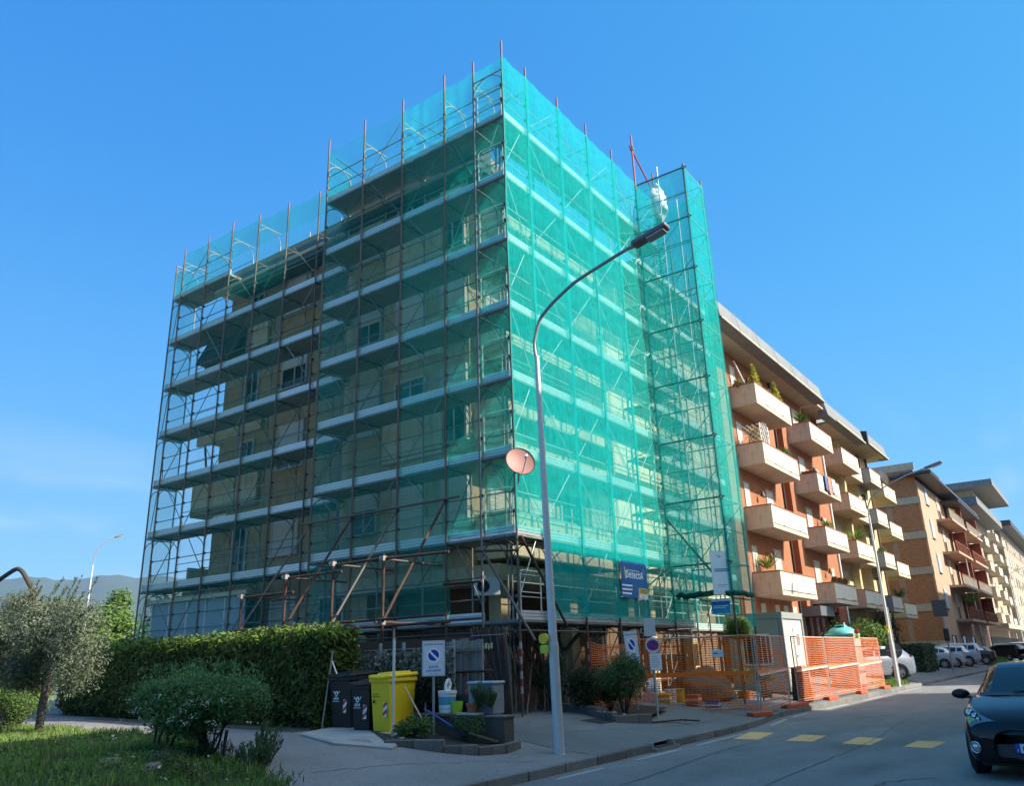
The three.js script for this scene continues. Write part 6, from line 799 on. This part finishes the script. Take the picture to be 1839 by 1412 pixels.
bush('street_shrub', 'sunlit bright green bush above the red warning lamp', 'bush', [29.6, 0.4, 0.9], clumps(10, [0, 2.0, 0], [0.9, 0.6, 0.8], 0.6), 3600, 0.15, 0.07, GREEN.lime.concat(GREEN.mid), { stems: [8, 0.2, 1.6, 0.6, 0.04] });
bush('street_shrub', 'dark bush between the lamp pole and the brick block', 'bush', [38.5, 0.4, -0.5], clumps(12, [0, 2.2, 0], [1.4, 1.0, 1.0], 0.8), 4600, 0.16, 0.08, GREEN.dark, { stems: [8, 0.2, 1.6, 0.8, 0.04] });
{ // clipped hedge block beside the white car
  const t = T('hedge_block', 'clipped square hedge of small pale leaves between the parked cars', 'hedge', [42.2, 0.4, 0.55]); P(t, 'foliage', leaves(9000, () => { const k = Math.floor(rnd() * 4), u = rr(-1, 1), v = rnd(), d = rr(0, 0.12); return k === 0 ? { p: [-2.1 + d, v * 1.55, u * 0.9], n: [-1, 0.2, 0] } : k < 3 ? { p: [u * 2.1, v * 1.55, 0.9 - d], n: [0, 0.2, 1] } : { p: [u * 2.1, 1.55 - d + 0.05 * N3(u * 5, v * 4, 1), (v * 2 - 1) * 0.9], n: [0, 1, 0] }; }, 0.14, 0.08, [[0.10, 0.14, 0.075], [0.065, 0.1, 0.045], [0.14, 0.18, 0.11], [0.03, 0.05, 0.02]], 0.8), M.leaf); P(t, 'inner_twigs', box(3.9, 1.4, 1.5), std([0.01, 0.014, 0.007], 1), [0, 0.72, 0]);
}
{ const m = S('grass_strip', leaves(1400, () => { const x = rr(22.6, 27.2), z = rr(2.1, 2.85); return { p: [x, G(x, z) + 0.02, z], n: [rr(-1, 1), 0.2, rr(-1, 1)], d: [rr(-0.4, 0.4), 1, rr(-0.4, 0.4)] }; }, 0.2, 0.03, GREEN.lime.concat(GREEN.grass), 0.1), leafMat(0.3)); m.userData.kind = 'stuff'; m.userData.label = 'small strip of grass at the foot of the round sign';
  const m2 = S('grass_tuft', leaves(1100, () => { const x = rr(66, 73), z = rr(1.4, 2.6); return { p: [x, G(x, z) + 0.02, z], n: [rr(-1, 1), 0.2, rr(-1, 1)], d: [rr(-0.6, 0.6), 1, rr(-0.6, 0.6)] }; }, 0.6, 0.06, GREEN.grass, 0.1), leafMat(0.3)); m2.userData.kind = 'stuff'; m2.userData.label = 'tall grass at the foot of the distant street lamp'; }
{ // weeds and ivy in the small corner bed
  bush('bed_shrub', 'dark ivy covered shrub between the yellow bin and the sign', 'shrub', [-3.5, 0.5, 0.3], clumps(13, [0, 0.72, 0], [0.2, 0.5, 0.34], 0.25), 3800, 0.075, 0.045, GREEN.dark.concat([[0.05, 0.055, 0.045]]), { stems: [7, 0.06, 0.7, 0.25, 0.014] });
  bush('bed_plant', 'light green leafy plant at the foot of the white pole', 'plant', [-4.55, 0.5, 0.9], clumps(7, [0, 0.16, 0], [0.22, 0.12, 0.26], 0.15), 1300, 0.075, 0.03, GREEN.mid, { stems: [5, 0.05, 0.15, 0.15, 0.007] });
  bush('bed_plant', 'feathery green weeds in front of the low wall', 'plant', [-4.05, 0.45, 1.6], clumps(9, [0, 0.2, 0], [0.18, 0.16, 0.5], 0.16), 1900, 0.05, 0.014, GREEN.rosem.concat(GREEN.mid), { shell: 0.9, stems: [8, 0.05, 0.3, 0.3, 0.006] });
}
// ---------------------------------------------------------------- cars. Local axes: x to the front, y up, z to the car's left... base on the ground
const carGlass = std([0.012, 0.018, 0.022], 0.05), lampClear = new THREE.MeshPhysicalMaterial({ color: lin(0.55, 0.58, 0.6), roughness: 0.12, metalness: 0.6, clearcoat: 1 }), lampRed = std([0.42, 0.015, 0.012], 0.2), chrome = std([0.62, 0.63, 0.65], 0.15, { metalness: 1 }), plastic = std([0.025, 0.025, 0.027], 0.55), alloy = std([0.45, 0.46, 0.48], 0.35, { metalness: 0.7 });
const paint = (c, m = 0.25) => new THREE.MeshPhysicalMaterial({ color: lin(...c), roughness: 0.5, metalness: m, clearcoat: m < 0.05 ? 0.7 : 1, clearcoatRoughness: 0.04, specularIntensity: m < 0.05 ? 0.15 : 0.6 });
const BODY = [[1.97, 0.30, 0.46, 0.45, 0.50, 0.57, 0.46, 0.63, 0.30], [1.90, 0.22, 0.66, 0.44, 0.745, 0.64, 0.70, 0.74, 0.48], [1.66, 0.20, 0.74, 0.50, 0.835, 0.78, 0.80, 0.86, 0.58], [1.2, 0.20, 0.76, 0.55, 0.86, 0.90, 0.83, 0.965, 0.62], [0.85, 0.19, 0.77, 0.56, 0.86, 0.95, 0.83, 1.01, 0.64], [0, 0.19, 0.78, 0.56, 0.87, 0.97, 0.84, 1.02, 0.64], [-1.2, 0.19, 0.78, 0.58, 0.87, 1.0, 0.83, 1.03, 0.62], [-1.72, 0.22, 0.76, 0.60, 0.85, 1.0, 0.78, 1.04, 0.56], [-1.93, 0.30, 0.68, 0.60, 0.77, 0.96, 0.68, 1.01, 0.46], [-1.98, 0.42, 0.42, 0.62, 0.5, 0.9, 0.45, 0.95, 0.3]];
const CABIN = [[1.02, 0.97, 0.74, 0.985, 0.66], [0.24, 0.99, 0.815, 1.40, 0.565], [-0.3, 1.0, 0.82, 1.475, 0.585], [-1.0, 1.01, 0.81, 1.45, 0.56], [-1.50, 1.02, 0.76, 1.32, 0.5], [-1.84, 1.02, 0.66, 1.04, 0.52]];
const lerpA = (A, s) => { const x = clamp(s, 0, A.length - 1.0001), i = Math.floor(x), t = x - i, p = A[Math.max(0, i - 1)], a = A[i], b = A[i + 1], q = A[Math.min(A.length - 1, i + 2)]; return a.map((_, k) => 0.5 * (2 * a[k] + (b[k] - p[k]) * t + (2 * p[k] - 5 * a[k] + 4 * b[k] - q[k]) * t * t + (3 * a[k] - p[k] - 3 * b[k] + q[k]) * t * t * t)); };
function bodyPoint(B, s, v) {   // v in 0..5 round the right-hand half, negative for the other half
  const [x, yb, wS, yM, wM, yB, wB, yT, wT] = lerpA(B, s), ring = [[0, yb], [wS, yb], [wM, yM], [wB, yB], [wT, yT], [0, yT + 0.03]], a = Math.abs(v), q = lerpA(ring, Math.min(a, 5)); return [x, q[1], Math.sign(v) * q[0]];
}
function surface(f, ns, nv) { const p = [], ix = []; for (let i = 0; i <= ns; i++) for (let j = 0; j <= nv; j++) p.push(...f(i / ns, j / nv)); for (let i = 0; i < ns; i++) for (let j = 0; j < nv; j++) { const k = i * (nv + 1) + j; ix.push(k, k + nv + 1, k + 1, k + 1, k + nv + 1, k + nv + 2); } const g = new THREE.BufferGeometry(); g.setAttribute('position', new THREE.Float32BufferAttribute(p, 3)); g.setIndex(ix); g.computeVertexNormals(); return g; }
// a patch lying on the body, lifted off it by d
function patch(B, s0, s1, v0, v1, d, ns = 8, nv = 8, shape) {
  return surface((a, b) => { let s = s0 + (s1 - s0) * a, v = v0 + (v1 - v0) * b; if (shape) [s, v] = shape(a, b, s, v); const e = 0.01, p = bodyPoint(B, s, v), q = bodyPoint(B, s + e, v), r = bodyPoint(B, s, v + e), U = V(...q).sub(V(...p)), W = V(...r).sub(V(...p)), n = U.cross(W).normalize(), c = V(p[0] * 0.6, 0.6, 0); if (n.dot(V(...p).sub(c)) < 0) n.negate(); return [p[0] + n.x * d, p[1] + n.y * d, p[2] + n.z * d]; }, ns, nv);
}
const wheelG = (r) => ({ tyre: memo('ty' + r, () => { const g = new THREE.LatheGeometry([[r * 0.64, -0.1], [r * 0.9, -0.105], [r, -0.07], [r, 0.07], [r * 0.9, 0.105], [r * 0.64, 0.1]].map((q) => new THREE.Vector2(...q)), 28); g.rotateX(Math.PI / 2); return g; }), rim: memo('ri' + r, () => { const a = []; for (let i = 0; i < 7; i++) a.push(xf(box(r * 0.16, r * 0.6, 0.03), [0, r * 0.34, 0], [0, 0, 0])); const sp = a.map((g, i) => xf(g, [0, 0, 0], [0, 0, i / 7 * 6.2832])); return merge([...sp, xf(new THREE.TorusGeometry(r * 0.63, 0.018, 5, 26)), xf(new THREE.CylinderGeometry(r * 0.16, r * 0.16, 0.05, 12), [0, 0, 0], [Math.PI / 2, 0, 0])]); }) });
function makeCar(label, cat, pos, ry, col, o = {}) {
  const t = T(o.name || 'parked_car', label, cat, pos, ry, o.group), sx = (o.L || 3.95) / 3.95, sy = (o.H || 1.48) / 1.48, sz = (o.W || 1.72) / 1.72, B = BODY.map((b) => b.map((v, k) => (k === 0 ? v * sx : k === 2 || k === 4 || k === 6 || k === 8 ? v * sz : v * (0.3 + 0.7 * sy)))), C = CABIN.map((c, i) => [c[0] * sx - (o.estate && i > 2 ? 0.2 + 0.05 * i : 0), c[1] * (0.3 + 0.7 * sy), c[2] * sz, (o.estate && i === 4 ? 1.42 : c[3]) * sy, c[4] * sz]), mat = paint(col, o.metal === undefined ? 0.3 : o.metal), R = o.R || 0.31;
  P(t, 'body', surface((a, b) => bodyPoint(B, a * (B.length - 1.0001), (b * 2 - 1) * 5), 44, 40), mat);
  const cab = (s, v) => { const c = lerpA(C, s), [x, yb, wb, yr, wr] = c, a = Math.abs(v), ring = [[wb, yb], [wr + 0.03, yr - 0.07 * Math.min(1, (yr - yb) * 6)], [wr * 0.8, yr], [0, yr + 0.015]]; const i = Math.min(2, Math.floor(a)), f = a - i; return [x, ring[i][1] + (ring[i + 1][1] - ring[i][1]) * f, Math.sign(v || 1) * (ring[i][0] + (ring[i + 1][0] - ring[i][0]) * f)]; };
  const cabG = surface((a, b) => { const v = b * 6; return v < 3 ? cab(a * (C.length - 1.0001), v + 1e-6) : cab(a * (C.length - 1.0001), -(6 - v) - 1e-6); }, 34, 18); P(t, 'roof', cabG, mat);
  const glass = (s0, s1, v0, v1, nm) => P(t, nm, surface((a, b) => { const s = s0 + (s1 - s0) * a, p = cab(s, v0 + (v1 - v0) * b), m = v0 * v1 < 0 ? 0 : Math.sign(v0); const k = 0.006; return m === 0 ? [p[0] + (s < 2 ? k : -k), p[1] + k, p[2]] : [p[0], p[1] + k * 0.5, p[2] + m * k]; }, 10, 8), carGlass);
  // windscreen and rear window span the top of the ring, so build each from its two edges
  const span = (s0, s1, e, nm, dx) => P(t, nm, surface((a, b) => { const s = s0 + (s1 - s0) * a, L = cab(s, e), w = L[2] * (2 * b - 1), c = cab(s, 2.999); const y = c[1] - (c[1] - cab(s, 2)[1]) * Math.abs(2 * b - 1); return [c[0] + dx, y + 0.012, w]; }, 10, 10), carGlass);
  span(0.10, 0.93, 1.85, 'windscreen', 0.006); span(C.length - 1.85, C.length - 1.18, 1.8, 'rear_window', -0.012);
  for (const m of [-1, 1]) { glass(0.72, 1.98, m * 0.14, m * 0.86, 'side_window'); glass(2.08, 3.0, m * 0.14, m * 0.86, 'side_window'); glass(3.1, 3.75, m * 0.16, m * 0.8, 'side_window'); }
  const W = wheelG(R); for (const x of [1.16 * sx, -1.27 * sx]) for (const m of [-1, 1]) { P(t, 'wheel_arch', cyl(R + 0.05, R + 0.05, 0.06, 24), plastic, [x, R + 0.02, m * (0.845 * sz)], [Math.PI / 2, 0, 0]); const w = P(t, 'wheel', W.tyre, M.rubber, [x, R, m * (0.80 * sz)]); P(w, 'rim', W.rim, alloy, [0, 0, m * 0.085], [0, 0, rr(0, 1)]); P(w, 'hub_disc', cyl(R * 0.62, R * 0.62, 0.02, 20), M.dark, [0, 0, m * 0.05], [Math.PI / 2, 0, 0]); }
  for (const m of [-1, 1]) {
    P(t, 'headlight', patch(B, 1.05, 2.75, m * 3.0, m * 3.62, 0.007, 14, 8, (a, b, s, v) => [s + (b - 0.5) * -0.3 * (1 - a), m * (2.86 + 0.3 * a + (1.2 - 0.95 * a) * b)]), o.head || lampClear);
    const tl = P(t, 'tail_light', rbox(0.1, o.estate ? 0.42 : 0.3, 0.16, 0.03, 1), lampRed, [-1.83 * sx, 0.92 * sy, m * 0.68 * sz]); P(tl, 'reverse_lamp', box(0.02, 0.06, 0.1), M.white, [-0.05, -0.1, 0]);
    const mr = P(t, 'mirror', new THREE.SphereGeometry(0.1, 14, 10), mat, [0.62 * sx, 1.04 * sy, m * 0.97 * sz]); mr.scale.set(0.65, 0.72, 1.25); P(t, 'mirror_stalk', seg([0.62 * sx, 1.02 * sy, m * 0.94 * sz], [0.66 * sx, 0.97 * sy, m * 0.78 * sz], 0.028, 6), plastic);
    P(t, 'door_handle', rbox(0.2, 0.03, 0.03, 0.01, 1), mat, [-0.28 * sx, 0.86 * sy, m * 0.862 * sz]);
    P(t, 'sill_trim', box(2.0 * sx, 0.08, 0.03), plastic, [-0.05, 0.22, m * 0.80 * sz]);
  }
  P(t, 'rear_bumper', rbox(0.14, 0.2, 1.4 * sz, 0.05, 1), o.bump ? plastic : mat, [-1.95 * sx, 0.46, 0]); P(t, 'rear_plate', box(0.012, 0.11, 0.52), M.white, [-2.025 * sx, 0.52, 0]);
  P(t, 'underbody', box(3.4 * sx, 0.1, 1.4 * sz), M.dark, [0, 0.2, 0]);
  return { t, B, mat, sx, sy, sz };
}
{ // the black hatchback seen from the front at the right edge
  const { t, B } = makeCar('black hatchback facing the camera at the right edge of the street', 'car', [-0.62, 0, 9.90], Math.PI, [0.006, 0.007, 0.010], { name: 'black_hatchback', metal: 0, H: 1.43, head: new THREE.MeshPhysicalMaterial({ color: lin(0.16, 0.18, 0.19), roughness: 0.18, metalness: 0.5, clearcoat: 1, clearcoatRoughness: 0.02 }) });
  const F = (s0, s1, v0, v1, nm, m, d = 0.006, sh) => P(t, nm, patch(B, s0, s1, v0, v1, d, 10, 10, sh), m);
  P(t, 'lower_grille', surface((a, b) => { const z = (b * 2 - 1) * (0.50 + 0.1 * (1 - a)), y = 0.27 + 0.17 * a; return [1.985 - 0.16 * z * z * 1.6 - 0.02 * a, y, z]; }, 4, 16), M.black); P(t, 'grille_lip', bent([[1.80, 0.33, -0.66], [1.90, 0.28, -0.5], [1.985, 0.265, 0], [1.90, 0.28, 0.5], [1.80, 0.33, 0.66]], 0.012, 30, 6), std([0.10, 0.10, 0.11], 0.25, { metalness: 0.6 }));
  P(t, 'upper_grille', surface((a, b) => { const z = (b * 2 - 1) * 0.42; return [1.975 - 0.14 * z * z * 2 - 0.02 * a, 0.555 + 0.05 * a, z]; }, 3, 12), M.black); P(t, 'grille_lip', bent([[1.93, 0.615, -0.45], [1.965, 0.62, -0.2], [1.972, 0.62, 0], [1.965, 0.62, 0.2], [1.93, 0.615, 0.45]], 0.008, 24, 5), std([0.12, 0.12, 0.13], 0.25, { metalness: 0.6 }));
  const on = (s, v, d) => { const p = bodyPoint(B, s, v), c = V(p[0] * 0.55, 0.55, p[2] * 0.4), n = V(...p).sub(c).normalize(); return [p[0] + n.x * d, p[1] + n.y * d, p[2] + n.z * d]; };
  for (const m of [-1, 1]) {
    const f = on(0.86, m * 1.85, 0.0); P(t, 'fog_lamp', new THREE.SphereGeometry(0.055, 16, 10), lampClear, f).scale.set(0.5, 1, 1); P(t, 'fog_ring', new THREE.TorusGeometry(0.066, 0.012, 8, 24), chrome, on(0.86, m * 1.85, 0.02), [0, Math.PI / 2 - m * 0.5, 0]);
    for (const [s, v, r] of [[1.95, 3.3, 0.062], [1.62, 3.52, 0.05], [1.35, 3.6, 0.035]]) { P(t, 'headlight_bulb', new THREE.SphereGeometry(r, 16, 12), chrome, on(s, m * v, -0.2 * r)); P(t, 'headlight_ring', new THREE.TorusGeometry(r * 1.15, 0.007, 6, 22), M.dark, on(s, m * v, 0.012), [0, Math.PI / 2 - m * 0.55, 0]); }
    tube(t, 'headlight_trim', on(1.1, m * 3.9, 0.01), on(2.6, m * 3.4, 0.012), 0.006, chrome);
  }
  const ba = P(t, 'badge', cyl(0.06, 0.06, 0.02, 20), chrome, [1.945, 0.70, 0], [0, 0, Math.PI / 2 - 0.5]); ba.scale.set(1, 1, 1.8);
  const tp = print(256, 56, (g) => { g.fillStyle = '#eef0f0'; g.fillRect(0, 0, 256, 56); g.fillStyle = '#1f47a6'; g.fillRect(0, 0, 28, 56); g.fillRect(228, 0, 28, 56); g.fillStyle = '#fff'; g.font = 'bold 18px sans-serif'; g.fillText('I', 11, 46); g.fillStyle = '#20242a'; g.font = 'bold 40px sans-serif'; g.fillText('DV 417 KR', 38, 43, 184); });
  const pl = P(t, 'number_plate', box(0.014, 0.115, 0.54), M.dark, [2.0, 0.40, 0]); P(pl, 'plate_print', sheet(0.53, 0.11), printMat(tp, 0.4), [0.0085, 0, 0], [0, Math.PI / 2, 0]);
  for (const z of [-0.35, 0.25]) tube(t, 'wiper', [0.93, 1.045, z], [0.83, 1.07, z - 0.5], 0.008, M.black); P(t, 'scuttle', surface((a, b) => { const z = (b * 2 - 1) * 0.68; return [1.02 - 0.1 * a - 0.1 * z * z, 1.0 + 0.035 * a, z]; }, 2, 12), M.black);
  for (const m of [-1, 1]) P(t, 'bonnet_seam', new THREE.TubeGeometry(new THREE.CatmullRomCurve3(Array.from({ length: 9 }, (_, i) => V(...on(1.35 + i * 0.33, m * (3.55 - 0.1 * Math.sin(i * 0.35)), 0.002)))), 30, 0.005, 5), std([0.05, 0.055, 0.06], 0.5));  // seam lighter than the paint: edge highlight put into its colour
  P(t, 'bumper_seam', new THREE.TubeGeometry(new THREE.CatmullRomCurve3(Array.from({ length: 15 }, (_, i) => V(...on(1.22, -3.5 + i * 0.5, 0.002)))), 60, 0.004, 5), std([0.04, 0.045, 0.05], 0.5));
  P(t, 'washer_jet', box(0.03, 0.012, 0.03), M.black, [1.12, 1.012, -0.18]); P(t, 'windscreen_sticker', box(0.004, 0.03, 0.16), std([0.35, 0.62, 0.75], 0.5), [0.90, 1.09, -0.42], [0, 0, 0.9]);
  P(t, 'inner_mirror', rbox(0.04, 0.06, 0.2, 0.015, 1), M.grey, [0.36, 1.345, 0]);
}
const PK = 'cars parked nose in towards the buildings';
const g0 = (x, z) => Math.max(0.13, G(x, z) - 0.02);
makeCar('white compact car parked nose in behind the round sign', 'car', [29.6, g0(29, 1.6), 0.62], Math.PI / 2 + 0.22, [0.70, 0.71, 0.72], { group: PK, metal: 0, L: 4.2, H: 1.6, W: 1.85, R: 0.35, bump: 1 });
makeCar('pale silver hatchback, first car past the clipped hedge', 'car', [50.4, g0(50, 1.2), -0.35], Math.PI / 2 + 0.12, [0.42, 0.44, 0.45], { group: PK, H: 1.5 });
makeCar('small silver hatchback with upright tail lights behind the pale one', 'car', [53.6, g0(53, 1.2), 0.05], Math.PI / 2 + 0.12, [0.50, 0.51, 0.52], { group: PK, L: 3.6, H: 1.55, estate: 1 });
makeCar('large silver off road estate behind the two silver hatchbacks', 'car', [57.6, g0(57, 1.2), 0.0], Math.PI / 2 + 0.12, [0.40, 0.42, 0.46], { group: PK, L: 4.7, H: 1.72, W: 1.88, R: 0.36, estate: 1, bump: 1 });
makeCar('dark maroon car with red lights behind the distant lamp', 'car', [64.5, g0(64, 1.2), 0.55], Math.PI / 2 + 0.12, [0.035, 0.018, 0.02], { group: PK, L: 4.2, H: 1.5 });
makeCar('black estate car standing crosswise further down the street', 'car', [84, g0(84, 1.2), 1.1], Math.PI / 2 - 0.5, [0.012, 0.012, 0.014], { group: PK, L: 4.7, H: 1.55, estate: 1 });
makeCar('white van like car behind the black estate', 'car', [98, g0(98, 1.2), 1.2], Math.PI / 2 - 0.3, [0.6, 0.6, 0.6], { group: PK, L: 4.6, H: 1.8, estate: 1 });
renderer.render(scene, camera);
